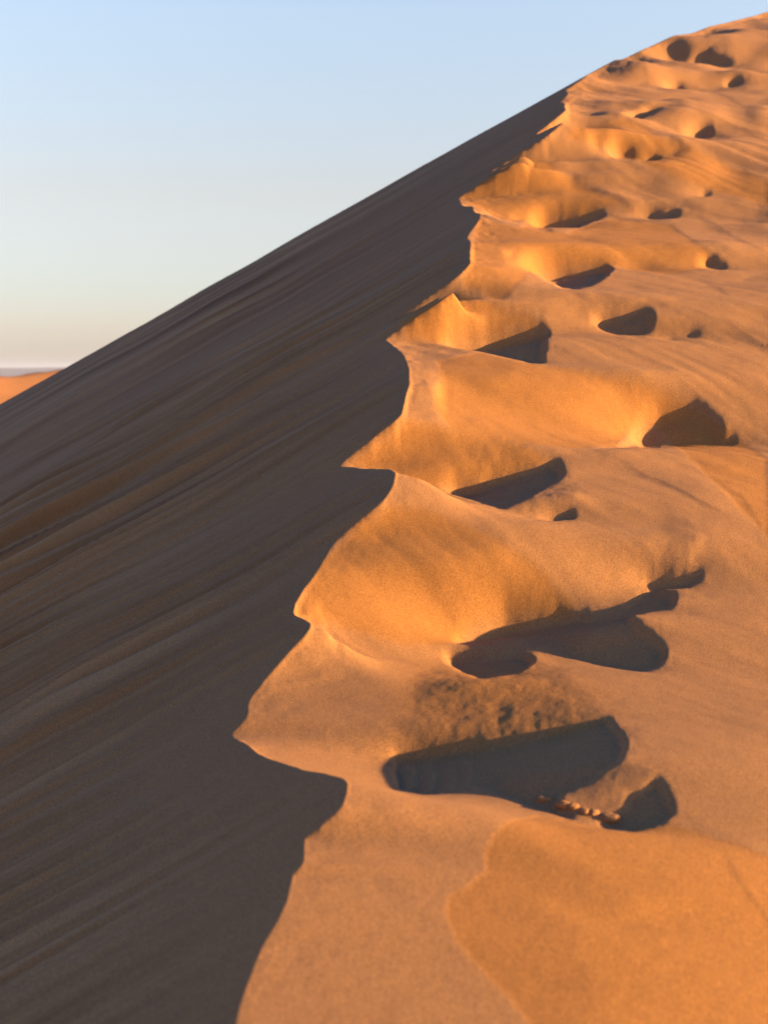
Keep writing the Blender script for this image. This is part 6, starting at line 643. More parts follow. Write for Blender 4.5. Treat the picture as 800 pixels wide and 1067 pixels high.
0,-2,0,1,0,5,0,2,2,-1,0,-1,0,-1,0,-1,0,-1,0,-1,0,-1,59,-1,0,2,0,-1,6,2,0,-1,133,1,0,-2,0,1,48,4,0,4,0,4,0,4,0,4,0,4,0,4,0,4,0,4,0,4,0,4,0,4,0,4,0,4,0,4,
0,4,0,4,0,4,0,4,0,4,0,4,0,4,0,4,0,4,0,4,0,4,0,4,0,4,0,4,0,4,0,4,0,4,0,4,0,4,0,4,0,4,0,5,0,5,0,7,0,9,0,12,0,16,0,19,0,23,0,26,0,29,0,33,0,27,0,22,0,17,0,
13,0,17,0,5,0,-2,0,-11,0,-32,0,-8,0,-2,0,-2,0,-2,0,-2,0,-2,0,-1,0,-1,1,1,65,-2,2,-7,0,-1,0,1,134,-1,48,-1,0,-1,0,-1,0,-1,0,-1,0,-1,0,-1,0,-1,0,-1,0,-1,
0,-1,0,-1,0,-1,0,-1,0,-1,0,-1,0,-1,0,-1,0,-1,0,-1,0,-1,0,-1,0,-1,0,-1,0,-1,0,-1,0,-1,0,-1,0,-1,0,-1,0,-1,0,-1,0,-1,0,-1,0,-1,0,-1,0,-1,0,-1,0,-2,0,-2,0,
-3,0,-3,0,-4,0,-4,0,-5,0,-6,0,-8,0,-9,0,-7,0,-5,0,-4,0,-15,0,15,0,8,0,13,0,37,0,15,0,4,0,1,0,1,0,2,0,2,0,1,63,-1,2,-1,0,1,0,8,0,-4,0,1,0,-4,0,4,134,1,0,
-1,0,1,89,-1,0,-1,0,-1,0,-1,0,-1,1,-1,0,-4,0,-8,0,10,0,-38,0,-15,0,-9,0,-9,0,-4,1,1,0,1,69,1,0,-7,0,10,0,1,0,-1,1,-1,135,1,0,-1,86,-1,0,-1,0,-1,0,-2,0,
-2,0,-2,0,-3,0,-1,1,2,0,4,0,6,0,5,0,10,0,6,0,2,75,1,0,-2,0,1,139,-1,92,1,1,1,1,-1,0,-1,0,-2,0,-3,0,-2,218,1,0,-1,88,1,0,1,0,1,1,1,2,1,270,4,0,4,0,4,0,4,
0,4,0,4,0,4,0,4,0,4,0,4,0,4,0,4,0,4,0,4,0,4,0,4,0,4,0,4,0,4,0,4,0,4,0,4,0,4,0,4,0,4,0,4,0,4,0,4,0,4,0,4,0,4,0,4,0,4,0,4,0,4,0,4,0,4,0,4,0,4,0,4,0,4,0,4,
0,4,0,3,0,3,0,3,0,2,0,1,0,-1,0,-2,0,-2,0,-2,0,-2,0,-1,0,-1,218,1,0,-1,45,-16,0,-16,0,-16,0,-16,0,-16,0,-16,0,-16,0,-16,0,-16,0,-16,0,-16,0,-16,0,-16,0,
-16,0,-16,0,-16,0,-16,0,-16,0,-16,0,-16,0,-16,0,-16,0,-16,0,-16,0,-16,0,-16,0,-16,0,-16,0,-16,0,-16,0,-16,0,-16,0,-16,0,-16,0,-16,0,-16,0,-16,0,-16,0,-16,
0,-15,0,-15,0,-14,0,-14,0,-13,0,-13,0,-12,0,-10,0,-4,0,-2,0,1,0,1,0,1,1,-1,0,-1,0,-1,71,-1,146,1,45,15,0,15,0,15,0,15,0,15,0,15,0,15,0,15,0,15,0,15,0,15,
0,15,0,15,0,15,0,15,0,15,0,15,0,15,0,15,0,15,0,15,0,15,0,15,0,15,0,15,0,15,0,15,0,15,0,15,0,15,0,15,0,15,0,15,0,15,0,15,0,15,0,15,0,15,0,15,0,15,0,15,0,
15,0,16,0,16,0,16,0,16,0,16,0,12,0,9,0,5,0,3,0,4,0,4,0,6,0,6,0,3,0,1,0,1,0,1,67,1,0,1,146,1,0,-2,0,1,43,-4,0,-4,0,-4,0,-4,0,-4,0,-4,0,-4,0,-4,0,-4,0,-4,
0,-4,0,-4,0,-4,0,-4,0,-4,0,-4,0,-4,0,-4,0,-4,0,-4,0,-4,0,-4,0,-4,0,-4,0,-4,0,-4,0,-4,0,-4,0,-4,0,-4,0,-4,0,-4,0,-4,0,-4,0,-4,0,-4,0,-4,0,-4,0,-3,0,-3,0,
-3,0,-2,0,-2,0,-2,0,-2,0,-2,0,-2,0,-2,1,1,0,1,0,2,0,2,0,2,0,3,0,2,1,-2,0,-1,307,-1,0,-1,0,-7,0,-5,0,-6,0,-9,0,-10,0,-23,0,-18,0,-5,1,12,0,6,1,-2,0,-3,0,
-3,0,-2,0,-1,63,1,3,3,0,-1,0,1,1,-1,138,1,0,-1,0,1,90,5,0,4,0,5,0,8,0,9,0,21,0,16,0,-1,0,-3,0,-32,0,-7,1,2,0,3,0,2,0,2,0,1,62,-1,0,-2,3,-2,0,7,0,-2,1,7,
0,-1,0,-1,137,1,0,-1,93,-1,0,-1,0,-2,1,3,0,6,0,8,0,4,0,2,0,2,0,1,66,1,4,-1,142,1,0,-1,0,1,94,-1,0,-1,0,-2,0,-2,0,-2,0,-2,0,-1,0,-2,7,1,208,1,0,-1,90,-1,
7,1,0,2,0,2,0,2,0,1,4,-1,0,-1,0,-1,0,-1,59,-1,147,1,0,-1,0,1,90,-1,0,2,0,1,0,2,0,4,0,5,0,11,0,-4,0,-8,0,-6,0,-4,0,-3,0,-2,0,-2,0,-1,0,-1,0,-1,2,1,59,1,
0,1,5,3,0,-1,233,-6,0,-5,0,-8,0,-14,0,-30,0,-26,0,10,0,2,0,1,2,1,0,1,0,1,0,1,0,1,62,-1,0,1,0,1,2,-2,0,-2,0,8,0,-3,140,1,0,-1,0,1,90,4,0,3,1,9,0,26,0,3,
0,1,1,4,0,4,0,1,0,1,16,1,50,-1,0,2,0,-2,0,1,0,-1,4,1,232,-1,0,3,1,-2,1,1,0,1,0,-1,0,-1,72,-3,145,1,0,-1,92,-1,0,-2,0,-2,0,-2,0,-1,0,-1,74,1,0,1,144,1,0,
-1,0,1,172,-2,145,1,173,2,0,2,144,1,0,-2,0,1,172,-2,145,-1,173,1,0,1,144,1,0,-1,173,-1,144,1,0,-2,0,1,172,1,240,1,0,-1,78,1,0,1,143,1,0,-1,174,-1,143,1,
0,-2,0,1,173,1,0,1,463,1,0,-2,319,-1,0,1,318,1,175,-1,143,1,0,-1,174,1,0,1,142,1,0,-1,175,-1,142,1,0,-1,318,1,0,-1,318,1,0,-1,176,-1,141,1,0,-1,176,1,141,
1,0,-1,318,1,0,-1,318,1,0,-1,318,1,0,-1,318,1,0,-1,318,1,0,-1,318,1,0,-1,1471,1,0,1,0,1,9814,-1,319,1,320,1,2227,-1,0,-1,0,-1,0,-1,0,-1,9,-1,0,-1,0,-1,
0,-1,0,-1,0,-1,0,-1,0,-1,0,-1,0,-1,0,-1,0,-1,0,-1,293,1,0,1,0,1,0,1,0,1,0,1,0,1,0,1,0,1,0,1,0,1,0,1,0,1,0,1,0,2,0,2,0,2,0,2,0,2,0,2,0,2,0,2,0,2,0,2,0,1,
0,1,0,1,0,1,0,1,0,1,0,1,0,1,294,-1,0,-1,0,-1,0,-1,0,-1,0,-1,0,-1,0,-1,0,-2,0,-1,0,-1,0,-1,0,-1,0,-1,0,-1,0,-1,0,-1,0,-1,0,-1,0,-1,0,-1,0,-1,0,-1,618,1,
0,1,320,1,0,2,0,2,0,2,0,2,0,2,0,2,0,2,0,2,0,2,0,2,0,1,0,1,0,1,254,-1,0,-1,0,-1,0,-1,0,-1,0,-1,0,-1,0,-1,0,-1,0,-1,0,-1,0,-1,0,-1,0,-1,0,-1,0,-1,0,-1,0,
-1,0,-1,0,-1,0,-1,0,-1,0,-1,0,-1,0,-1,0,-1,0,-1,0,-1,0,-1,0,-1,0,-1,0,-1,0,-1,0,-1,0,-1,0,-1,0,-1,0,-1,0,-1,0,-1,0,-1,0,-1,0,-1,0,-1,0,-1,0,-1,0,-1,0,-2,
0,-2,0,-2,0,-2,0,-2,0,-3,0,-3,0,-4,0,-5,0,-5,0,-5,0,-4,0,-5,0,-9,0,-9,0,-6,0,-3,0,-2,0,-2,0,-2,0,-1,0,-1,0,-1,0,-1,0,-1,0,-1,0,-1,0,-1,144,-1,147,1,0,1,
12,-1,0,-1,0,-3,0,-1,0,-1,0,-1,2,-1,0,-1,150,-1,0,-1,143,1,0,1,0,1,0,1,0,1,0,1,0,1,0,1,0,1,0,2,0,2,0,2,0,2,0,2,0,2,0,2,0,2,0,3,0,3,0,3,0,2,0,2,0,2,0,2,
0,2,0,1,0,1,305,-1,0,-1,0,-1,0,-1,0,-1,0,-1,0,-1,0,-1,0,-1,0,-1,353,1,0,1,0,1,0,1,0,1,0,1,317,-1,0,-2,0,-1,0,-1,314,1,0,1,0,2,0,3,0,1,1,-2,0,-1,262,1,0,
1,0,1,0,1,0,1,0,1,0,1,0,1,0,1,0,1,0,1,0,2,0,1,0,1,0,1,0,1,31,1,2,-1,0,-2,0,-2,0,-2,0,-2,1,5,0,1,265,-1,0,-1,0,-1,0,-1,0,-1,0,-1,0,-1,0,-1,0,-1,0,-1,30,
1,3,-1,0,1,1,1,5,-4,0,-1,277,-1,0,-1,24,1,0,3,0,-1,0,-2,0,-1,1,1,0,-1,0,-4,0,-3,151,1,0,-1,123,1,0,1,0,1,1,1,0,1,26,1,0,2,1,-9,0,1,5,1,0,3,0,2,0,1,1,1,
46,1,0,1,0,1,0,1,0,1,96,-1,12,-1,141,1,0,1,0,-2,0,-6,0,2,0,6,0,-1,0,-1,4,-1,0,-1,0,-3,0,-4,0,-2,0,-1,0,-1,0,1,143,-1,0,1,0,-1,8,-1,3,1,140,1,0,-1,0,-2,
0,3,0,3,0,-1,1,3,0,1,1,-1,3,1,0,1,0,1,0,1,0,1,0,1,0,-1,144,-1,0,1,153,-2,0,1,1,-1,0,-1,1,-2,0,-4,0,-2,0,1,0,3,0,1,0,-1,4,1,0,1,1,1,296,1,0,-1,0,-1,0,1,
6,1,1,-1,0,-3,0,-2,0,2,0,1,1,1,294,1,0,1,0,-1,0,-2,0,-2,1,1,0,-1,1,1,7,1,1,1,0,1,0,1,0,-2,0,-2,296,-2,0,-2,1,2,0,2,1,-1,15,1,0,1,278,-1,0,-1,0,-1,12,-1,
0,-2,1,2,0,1,1,-1,0,-1,18,-1,0,-1,274,1,3,1,0,1,12,1,0,1,619,-1,15,-1,300,1,2,1,981,1,0,1,0,1,0,2,0,2,0,1,1,1,2,-1,0,-1,2,1,0,1,0,2,0,2,0,2,0,2,0,3,0,2,
291,1,0,4,0,4,0,3,0,3,0,3,0,2,0,1,0,-1,0,-2,0,-4,0,-4,0,-3,1,-2,0,-1,0,-1,2,-1,0,-1,0,-2,0,-5,0,-6,0,-5,0,-5,0,-6,0,-5,0,-5,0,-1,142,1,142,-1,0,-1,0,-1,
0,-2,0,-2,0,-5,0,-11,0,-11,0,-10,0,-10,0,-8,0,-5,0,-3,2,2,0,1,0,1,1,1,0,1,4,1,0,1,0,2,0,2,0,3,0,3,0,3,0,3,0,3,0,1,287,1,0,1,0,1,0,2,0,5,0,6,0,5,0,5,0,4,
0,3,0,3,0,2,0,1,0,1,277,1,0,1,0,1,0,1,0,1,0,1,0,1,0,1,0,1,0,1,0,1,2,-1,0,-1,0,-1,0,-1,0,-1,13,1,287,-1,0,-1,0,-1,0,-1,0,-1,0,-1,0,-1,0,-1,0,-1,0,-1,0,-1,
0,-1,1,-1,0,-1,302,1,0,1,0,1,14,1,0,1,0,1,0,1,0,1,0,1,0,1,0,1,619,1,319,-1,4,-1,0,-1,0,-1,0,-1,0,-1,0,-1,0,-1,0,-1,0,-1,0,-1,307,-1,0,-1,1,1,0,1,36,1,282,
-1,0,-1,0,-1,3,1,1,1,0,1,0,1,0,1,0,1,0,1,26,-1,279,-1,0,-1,0,-1,0,-1,0,-1,0,-1,0,-2,0,-2,0,-2,0,-2,0,-2,0,-1,0,-1,0,-1,0,-1,25,1,1,-1,0,-1,273,1,0,1,0,
1,0,1,0,1,0,1,0,1,0,1,0,1,0,1,0,1,0,1,0,1,0,1,1,1,0,1,28,1,0,2,14,1,0,1,0,1,1,-2,0,-1,264,1,0,1,0,1,0,1,1,1,0,3,0,1,0,1,0,1,20,-1,0,-1,0,-1,0,-1,0,-1,0,
-1,0,1,14,-2,0,-2,1,2,109,-1,48,1,97,-1,0,-1,0,-1,0,-1,0,-2,0,-2,0,-2,0,-3,0,-3,0,-3,0,-3,0,-4,0,-4,0,-3,0,-5,0,-8,0,-3,0,-2,0,-3,0,-2,0,-1,0,-1,34,1,1,
-3,1,1,0,1,1,-1,257,1,0,1,0,1,0,1,0,1,0,1,0,1,0,1,0,1,0,2,0,2,0,2,0,2,0,2,0,3,1,1,0,1,0,1,3,1,22,1,7,1,1,-3,1,2,4,-1,256,1,0,1,0,1,0,1,0,2,0,2,0,2,0,2,
0,3,0,3,0,3,0,3,0,4,0,4,0,4,0,4,0,5,0,3,0,5,0,4,0,3,0,3,0,1,18,-1,1,-1,0,-1,0,-1,0,-1,5,1,0,1,0,-3,0,-1,0,2,5,-2,0,1,158,1,98,-1,0,-1,0,-1,0,-1,0,-1,0,
-2,0,-2,0,-2,0,-2,0,-3,0,-3,0,-3,0,-3,0,-3,0,-3,0,-3,0,-2,0,-2,0,-2,0,-3,0,-4,0,-2,0,-1,13,-1,5,1,0,2,1,1,0,1,2,1,1,-4,1,2,3,-1,1,-2,0,-3,0,1,0,-1,156,
-1,0,1,0,-1,110,1,0,1,0,1,0,1,1,-1,0,-1,1,1,13,1,1,2,0,1,0,2,0,2,0,3,0,1,0,-2,0,-5,1,-1,0,-1,2,-2,0,1,0,2,1,-1,0,-1,0,-1,1,1,0,-1,0,2,0,4,1,1,140,-1,13,
1,0,-1,0,1,0,-1,104,1,0,1,0,1,0,1,0,1,0,1,0,1,0,1,0,1,1,-1,0,-1,1,1,15,2,1,-2,0,-2,0,-6,0,-7,0,-6,0,-1,0,1,0,1,1,3,0,2,2,1,2,1,0,1,3,-1,1,-1,0,-1,156,-1,
0,1,98,-1,0,-1,0,-1,0,-1,0,-1,0,-2,0,-2,0,-2,0,-2,0,-3,0,-3,0,-3,0,-3,0,-3,0,-3,0,-4,0,-3,0,-2,0,-2,1,1,15,-4,0,-7,0,-6,0,-2,0,1,0,6,0,4,0,3,0,2,0,1,2,
-1,0,-1,7,1,0,1,0,1,0,2,0,2,0,1,133,-1,124,1,0,1,0,1,0,1,0,2,0,2,0,2,0,2,0,3,0,3,0,3,0,3,0,3,0,3,0,3,0,3,0,2,0,3,0,1,1,1,10,1,0,1,0,1,0,1,0,3,0,5,0,5,0,
3,0,1,0,-2,0,-2,12,1,0,1,6,1,0,1,1,-2,0,-2,0,-2,0,-1,0,-1,253,-1,0,-1,0,-1,0,-1,0,-1,0,-1,0,-1,0,-1,0,-1,0,-1,0,-2,0,-2,0,-2,0,-2,0,-1,0,-1,0,-1,0,-1,15,
-1,1,1,0,1,0,1,14,-1,0,-1,0,-2,0,-2,0,-2,0,-2,0,-2,0,-3,0,-2,0,-1,0,2,0,2,0,2,0,1,0,1,0,1,257,1,0,1,0,1,0,1,0,1,0,1,0,1,0,2,0,1,2,1,14,-1,0,-1,1,-6,0,-5,
1,3,0,5,0,4,0,2,0,2,0,2,0,3,0,3,0,3,0,3,0,3,0,3,0,2,1,-2,0,-1,0,1,0,1,1,2,0,3,0,2,0,2,0,1,0,1,1,-1,0,-1,0,-1,127,2,0,-1,132,-1,0,-1,0,-1,0,-1,0,-1,2,-1,
0,-1,0,-1,0,-1,14,-1,0,-1,0,1,0,3,0,-3,0,-9,0,-11,0,-6,2,-1,0,-3,0,-4,0,-7,0,-8,0,-8,0,-8,0,-5,0,-1,1,-1,0,-1,2,-1,0,-3,3,-2,0,-3,2,1,144,1,5,-1,4,-1,111,
1,0,2,0,1,0,1,0,1,0,1,6,-1,0,-1,0,-1,0,-1,0,-1,0,-1,0,-1,0,-1,0,-1,2,2,0,4,0,4,0,-2,0,-9,0,-8,0,-4,0,-1,1,2,0,4,0,3,0,3,0,2,0,1,1,1,0,1,3,2,0,-1,0,-1,0,
-1,0,4,0,6,0,3,0,2,0,-1,0,-1,0,-1,0,-1,151,-1,0,1,0,-1,119,1,0,1,0,1,0,1,0,1,0,1,0,1,0,2,0,2,0,3,0,3,0,2,0,1,0,1,1,1,0,2,0,6,0,10,0,9,0,6,0,5,0,4,0,3,0,
2,0,1,8,1,0,2,0,5,0,7,0,7,1,-3,0,-3,0,-3,1,2,0,1,264,-1,0,-1,0,-1,0,-1,18,1,0,1,0,2,0,1,1,-1,0,-2,0,-2,0,-1,0,-1,0,-1,0,-1,0,-1,7,-1,0,-1,0,-3,0,-7,0,-12,
0,-16,0,-13,0,-6,0,-2,0,-1,2,-2,0,-1,0,-1,260,1,0,1,0,2,0,2,0,2,0,2,0,1,0,1,0,2,0,1,0,1,0,1,0,1,0,1,0,1,0,1,0,1,0,1,7,-1,0,-1,0,-1,0,-1,0,-1,18,2,0,5,0,
8,0,7,0,5,0,3,0,3,0,2,0,1,0,1,0,1,0,1,249,-1,0,-1,0,-1,0,-1,0,-1,0,-1,0,-1,0,-1,0,-1,0,-1,0,-1,0,-1,0,-1,0,-2,0,-2,0,-2,0,-2,0,-2,0,-2,0,-1,1,-1,0,-1,3,
-1,0,-1,0,-1,0,-1,0,-1,0,-1,0,-1,0,-1,0,-1,0,-1,0,-1,3,-1,0,-1,10,1,0,1,0,1,0,1,0,2,0,2,0,2,0,1,0,1,1,-1,0,-1,264,-1,0,-1,0,-1,0,-1,0,-2,0,-2,0,-2,0,-2,
0,-3,0,-3,0,-3,0,-4,0,-4,0,-4,0,-4,0,-5,0,-6,0,-4,0,-3,0,-3,0,-2,0,-2,0,-2,0,-2,0,-1,0,-1,284,1,0,1,0,1,0,1,0,1,0,1,0,1,0,1,0,1,0,1,0,1,0,1,0,2,0,2,0,2,
0,2,0,3,0,3,0,3,0,3,0,4,0,4,0,4,0,4,0,4,0,5,0,5,0,4,0,4,0,3,0,2,0,2,0,2,0,2,0,2,0,1,0,1,331,1,0,1,3,1,0,1,285,-1,0,-1,0,-1,0,-1,0,-1,0,-1,0,-1,0,-1,0,-1,
0,-1,18,-1,1,2,0,4,0,3,0,-1,0,-1,0,-1,307,1,1,-2,0,-2,0,-2,0,-2,0,-3,0,-7,0,-9,0,-7,0,-1,282,-1,0,-1,0,-1,0,-1,0,-1,0,-1,0,-1,0,-1,0,-2,0,-2,0,-2,0,-2,
0,-2,0,-2,0,-1,0,-1,0,-1,10,-1,1,4,0,2,0,1,0,2,0,3,0,5,0,5,0,4,0,2,0,1,0,1,277,1,0,1,0,1,0,1,0,2,0,2,0,2,0,3,0,3,0,3,0,4,0,4,0,4,0,4,0,4,0,5,0,4,0,3,0,
3,0,3,0,2,0,1,0,1,0,1,0,1,4,-1,1,1,0,-2,0,-2,0,1,287,-1,0,-1,0,-1,0,-1,0,-1,0,-1,0,-2,0,-2,0,-2,0,-2,0,-2,0,-2,0,-2,0,-3,0,-2,0,-1,0,-1,0,-1,0,-1,0,-1,
0,-1,0,-1,5,1,6,-1,317,-1,160,1,159,-1,0,1,158,-1,0,1,150,-1,7,1,0,-1,1,1,157,-1,0,1,144,1,0,1,7,-1,5,-1,0,-1,158,-1,145,2,0,4,0,5,0,5,0,4,0,3,0,3,0,3,
0,2,0,2,0,1,0,1,287,1,0,1,0,1,0,1,0,1,0,1,0,1,0,1,0,1,0,1,0,1,0,1,0,1,2,-1,0,-1,0,-2,0,-2,0,-2,0,-3,0,-9,0,-18,0,-22,0,-18,0,-13,0,-9,0,-7,0,-5,0,-3,0,
-1,2,1,0,3,0,2,144,1,82,-1,0,-1,0,-1,0,-1,0,-1,0,-1,0,-1,0,-1,0,-1,0,-1,0,-1,0,-1,0,-1,0,-1,0,-1,0,-1,0,-1,0,-1,0,-1,0,-1,0,-1,0,-1,0,-1,0,-1,0,-1,0,-1,
0,-1,0,-1,0,-1,0,-1,0,-1,0,-1,0,-1,0,-1,0,-1,0,-1,0,-1,0,-1,0,-1,0,-1,0,-1,0,-1,0,-1,0,-1,0,-1,0,-1,0,-1,0,-1,0,-1,0,-1,0,-1,0,-1,0,-1,12,-1,0,-1,1,1,3,
1,0,1,0,2,0,2,0,3,0,3,0,4,0,7,0,9,0,7,0,5,0,5,0,7,0,4,0,2,0,1,1,-1,0,-2,0,-6,0,-6,0,-1,0,-1,0,-1,0,-1,223,-1,0,-1,0,-1,0,-1,0,-1,0,-1,0,-1,0,-1,0,-1,0,
-1,0,-1,0,-1,0,-1,0,-1,0,-1,0,-1,0,-1,0,-1,0,-1,0,-1,0,-1,0,-1,0,-1,0,-1,0,-1,0,-1,0,-1,0,-1,0,-1,0,-1,0,-1,0,-1,0,-1,0,-1,0,-1,0,-1,0,-1,0,-1,0,-1,0,-1,
0,-1,0,-1,0,-1,0,-1,0,-1,0,-1,0,-1,0,-1,0,-1,0,-1,0,-1,0,-1,0,-1,0,-1,0,-1,0,-1,0,-1,0,-1,0,-1,5,-1,1,-1,0,-2,0,-5,0,-2,0,1,0,1,4,-1,0,-1,0,-1,0,-1,0,-1,
0,-1,3,1,0,2,0,2,0,2,0,2,0,3,0,4,0,4,0,1,0,1,0,1,0,1,0,1,130,-1,145,-1,0,-1,0,-2,0,-2,0,-3,0,-3,0,-4,0,-4,0,-5,0,-6,0,-6,0,-7,0,-7,0,-6,0,-8,0,-9,0,-11,
0,-12,0,-8,0,-6,0,-6,0,-5,0,-4,0,-3,0,-3,0,-2,0,-1,0,-1,0,-1,0,-1,0,-1,0,-1,0,-1,0,-1,2,-1,0,-1,0,-1,5,1,129,-1,2,-1,88,1,0,1,0,1,0,1,0,1,0,1,0,1,0,1,0,
1,0,1,0,1,0,1,0,1,0,1,0,1,0,1,0,1,0,1,0,1,0,1,0,1,0,1,0,1,0,1,0,1,0,1,0,1,0,1,0,1,0,1,0,1,0,1,0,1,0,1,0,1,0,1,0,1,0,1,0,1,0,1,0,1,0,1,0,1,0,1,0,1,0,1,0,
1,0,1,0,1,0,1,0,1,0,1,0,1,0,1,0,2,0,2,0,3,0,3,0,4,0,5,0,6,0,7,0,7,0,8,0,9,0,10,0,10,0,11,0,12,0,12,0,14,0,13,0,11,0,9,0,8,0,7,0,5,0,4,0,3,0,2,0,2,0,1,0,
1,0,1,0,1,0,1,12,-1,132,-1,144,-1,0,-1,0,-1,0,-2,0,-2,0,-2,0,-2,0,-3,0,-3,0,-3,0,-4,0,-4,0,-4,0,-4,0,-5,0,-4,0,-4,0,-4,0,-3,0,-2,0,-1,0,-1,0,-1,0,-1,340,
-1,320,-1,320,-1,319,1,8,1,0,1,0,2,0,3,0,3,0,1,1,-1,0,-1,0,-1,0,-1,263,1,0,1,0,1,0,1,0,1,0,1,0,1,0,1,0,1,29,1,0,1,0,2,0,2,0,4,0,3,0,3,0,2,1,-2,0,-3,0,-9,
0,-9,0,-3,0,-1,300,-1,0,-1,0,-1,0,-1,0,-2,1,1,0,-4,0,-6,0,-8,0,-8,0,-7,0,-5,0,-2,0,1,1,6,0,7,0,3,0,1,0,1,0,1,142,-2,10,-1,0,1,127,-1,0,-1,0,-1,17,1,0,-3,
0,-4,0,6,0,6,0,6,0,6,0,5,0,4,0,2,0,-3,0,2,1,-2,146,2,0,-2,9,1,128,1,0,1,0,1,18,2,0,1,0,-7,0,-7,0,-6,0,-4,0,-4,0,-4,0,-1,0,5,149,-1,0,1,135,1,0,1,0,1,21,
-1,1,3,0,6,0,5,0,3,0,3,0,2,1,-3,0,-1,0,-1,301,-1,0,-1,0,-1,6,1,5,1,0,1,0,1,302,1,0,1,0,2,0,2,0,2,0,1,0,1,0,1,0,1,0,1,304,1,0,2,0,1,0,1,6,-1,0,-1,0,-1,0,
-1,0,-1,0,-1,0,-1,303,-2,0,-3,0,-1,0,-1,0,-1,0,-1,0,-1,153,-1,158,-1,0,2,0,3,0,1,0,1,155,-1,0,1,157,-1,0,1,0,-2,0,-2,158,-1,155,-1,0,-2,0,1,1,1,0,1,313,
-1,0,1,0,1,317,1,318,-1,0,-1,0,-1,18,1,0,1,0,1,0,1,0,1,0,1,0,1,263,1,0,1,0,2,0,2,0,3,0,3,0,4,0,4,0,5,0,5,0,6,0,6,0,6,0,7,0,7,0,6,0,6,0,5,0,5,0,5,0,5,0,
5,0,4,0,4,0,1,0,1,2,1,0,2,0,2,0,1,4,1,16,-1,0,-2,0,-3,0,-2,0,-2,0,-1,0,-1,205,-2,0,-2,0,-2,0,-2,0,-2,0,-2,0,-2,0,-2,0,-2,0,-2,0,-2,0,-2,0,-2,0,-2,0,-2,
0,-2,0,-2,0,-2,0,-2,0,-2,0,-2,0,-2,0,-2,0,-2,0,-2,0,-2,0,-2,0,-2,0,-2,0,-2,0,-2,0,-2,0,-2,0,-2,0,-2,0,-2,0,-2,0,-2,0,-2,0,-2,0,-2,0,-2,0,-2,0,-2,0,-2,0,
-2,0,-2,0,-2,0,-2,0,-2,0,-2,0,-3,0,-3,0,-3,0,-4,0,-5,0,-6,0,-7,0,-8,0,-9,0,-10,0,-12,0,-13,0,-14,0,-15,0,-16,0,-17,0,-18,0,-18,0,-19,0,-19,0,-19,0,-17,
0,-15,0,-15,0,-14,0,-12,0,-7,0,-3,0,9,0,10,0,9,0,7,0,6,0,5,0,6,0,7,0,8,0,8,0,7,0,3,0,-1,8,1,0,1,0,1,1,-1,0,-5,0,-4,0,-1,0,1,0,1,0,2,0,1,0,1,0,1,206,2,0,
2,0,2,0,2,0,2,0,2,0,2,0,2,0,2,0,2,0,2,0,2,0,2,0,2,0,2,0,2,0,2,0,2,0,2,0,2,0,2,0,2,0,2,0,2,0,2,0,2,0,2,0,2,0,2,0,2,0,2,0,2,0,2,0,2,0,2,0,2,0,2,0,2,0,2,0,
2,0,2,0,2,0,2,0,2,0,2,0,2,0,2,0,2,0,2,0,2,0,2,0,2,0,2,0,3,0,3,0,4,0,4,0,5,0,6,0,7,0,8,0,9,0,10,0,12,0,13,0,14,0,15,0,15,0,16,0,16,0,17,0,17,0,18,0,20,0,
19,0,20,0,21,0,14,1,-24,0,-30,0,-32,0,-25,0,-22,0,-21,0,-19,0,-21,0,-22,0,-19,0,-16,0,-9,1,-1,0,-1,0,-1,2,1,0,2,0,1,0,-2,0,-5,0,-1,0,1,1,2,0,3,0,3,0,2,
0,1,0,1,123,-1,3,2,0,-2,10,1,69,1,0,1,0,1,0,1,0,1,0,1,0,1,0,1,0,1,0,1,0,1,0,1,0,1,0,1,0,1,0,1,0,1,0,1,0,1,0,1,0,1,0,1,0,1,0,1,0,1,0,1,0,1,0,1,0,1,0,1,0,
1,0,1,0,1,0,1,0,1,0,1,0,1,0,1,0,1,0,1,0,1,0,1,0,1,0,1,0,1,0,1,0,1,0,1,0,1,0,1,0,1,0,1,0,1,0,1,0,1,0,1,0,1,0,1,0,1,0,1,0,1,0,1,0,1,0,1,2,-1,0,-1,0,-2,0,
-3,0,-4,0,-5,0,-9,0,-23,0,-21,0,-49,0,-61,0,-59,0,-51,0,-25,0,-5,0,1,0,1,0,4,0,6,0,5,0,4,0,3,0,3,0,2,0,-1,0,-2,0,-1,0,-1,0,-1,0,-1,0,-1,0,-5,0,-7,0,-6,
0,-1,2,-2,1,1,0,-1,0,-1,0,-1,0,-1,0,-1,121,-2,0,-1,0,9,0,-2,2,-2,0,2,16,1,0,-1,6,1,105,1,0,1,0,1,0,1,0,1,0,1,0,2,0,2,0,3,0,3,0,4,0,5,0,6,0,7,0,8,0,9,0,
10,0,12,0,13,0,14,0,16,0,18,0,22,0,39,0,48,0,59,0,61,0,62,0,61,0,36,0,17,0,15,0,13,0,9,0,8,0,11,0,11,0,9,0,6,0,5,0,4,0,3,0,2,0,1,0,1,1,1,0,2,0,8,0,7,0,
4,0,1,0,1,0,1,1,-2,0,-1,125,2,0,-1,3,-1,0,6,0,-2,80,-1,0,-1,0,-1,0,-1,0,-1,0,-1,0,-1,0,-1,0,-1,0,-1,0,-1,0,-1,0,-1,0,-1,0,-1,0,-1,0,-1,0,-1,0,-1,0,-1,0,
-1,0,-1,0,-1,0,-1,0,-1,0,-1,0,-1,0,-1,0,-1,0,-1,0,-1,0,-1,0,-1,0,-1,0,-1,0,-1,0,-1,0,-1,0,-1,0,-1,0,-1,0,-1,0,-1,0,-1,0,-1,0,-1,0,-1,0,-1,0,-1,0,-1,0,-2,
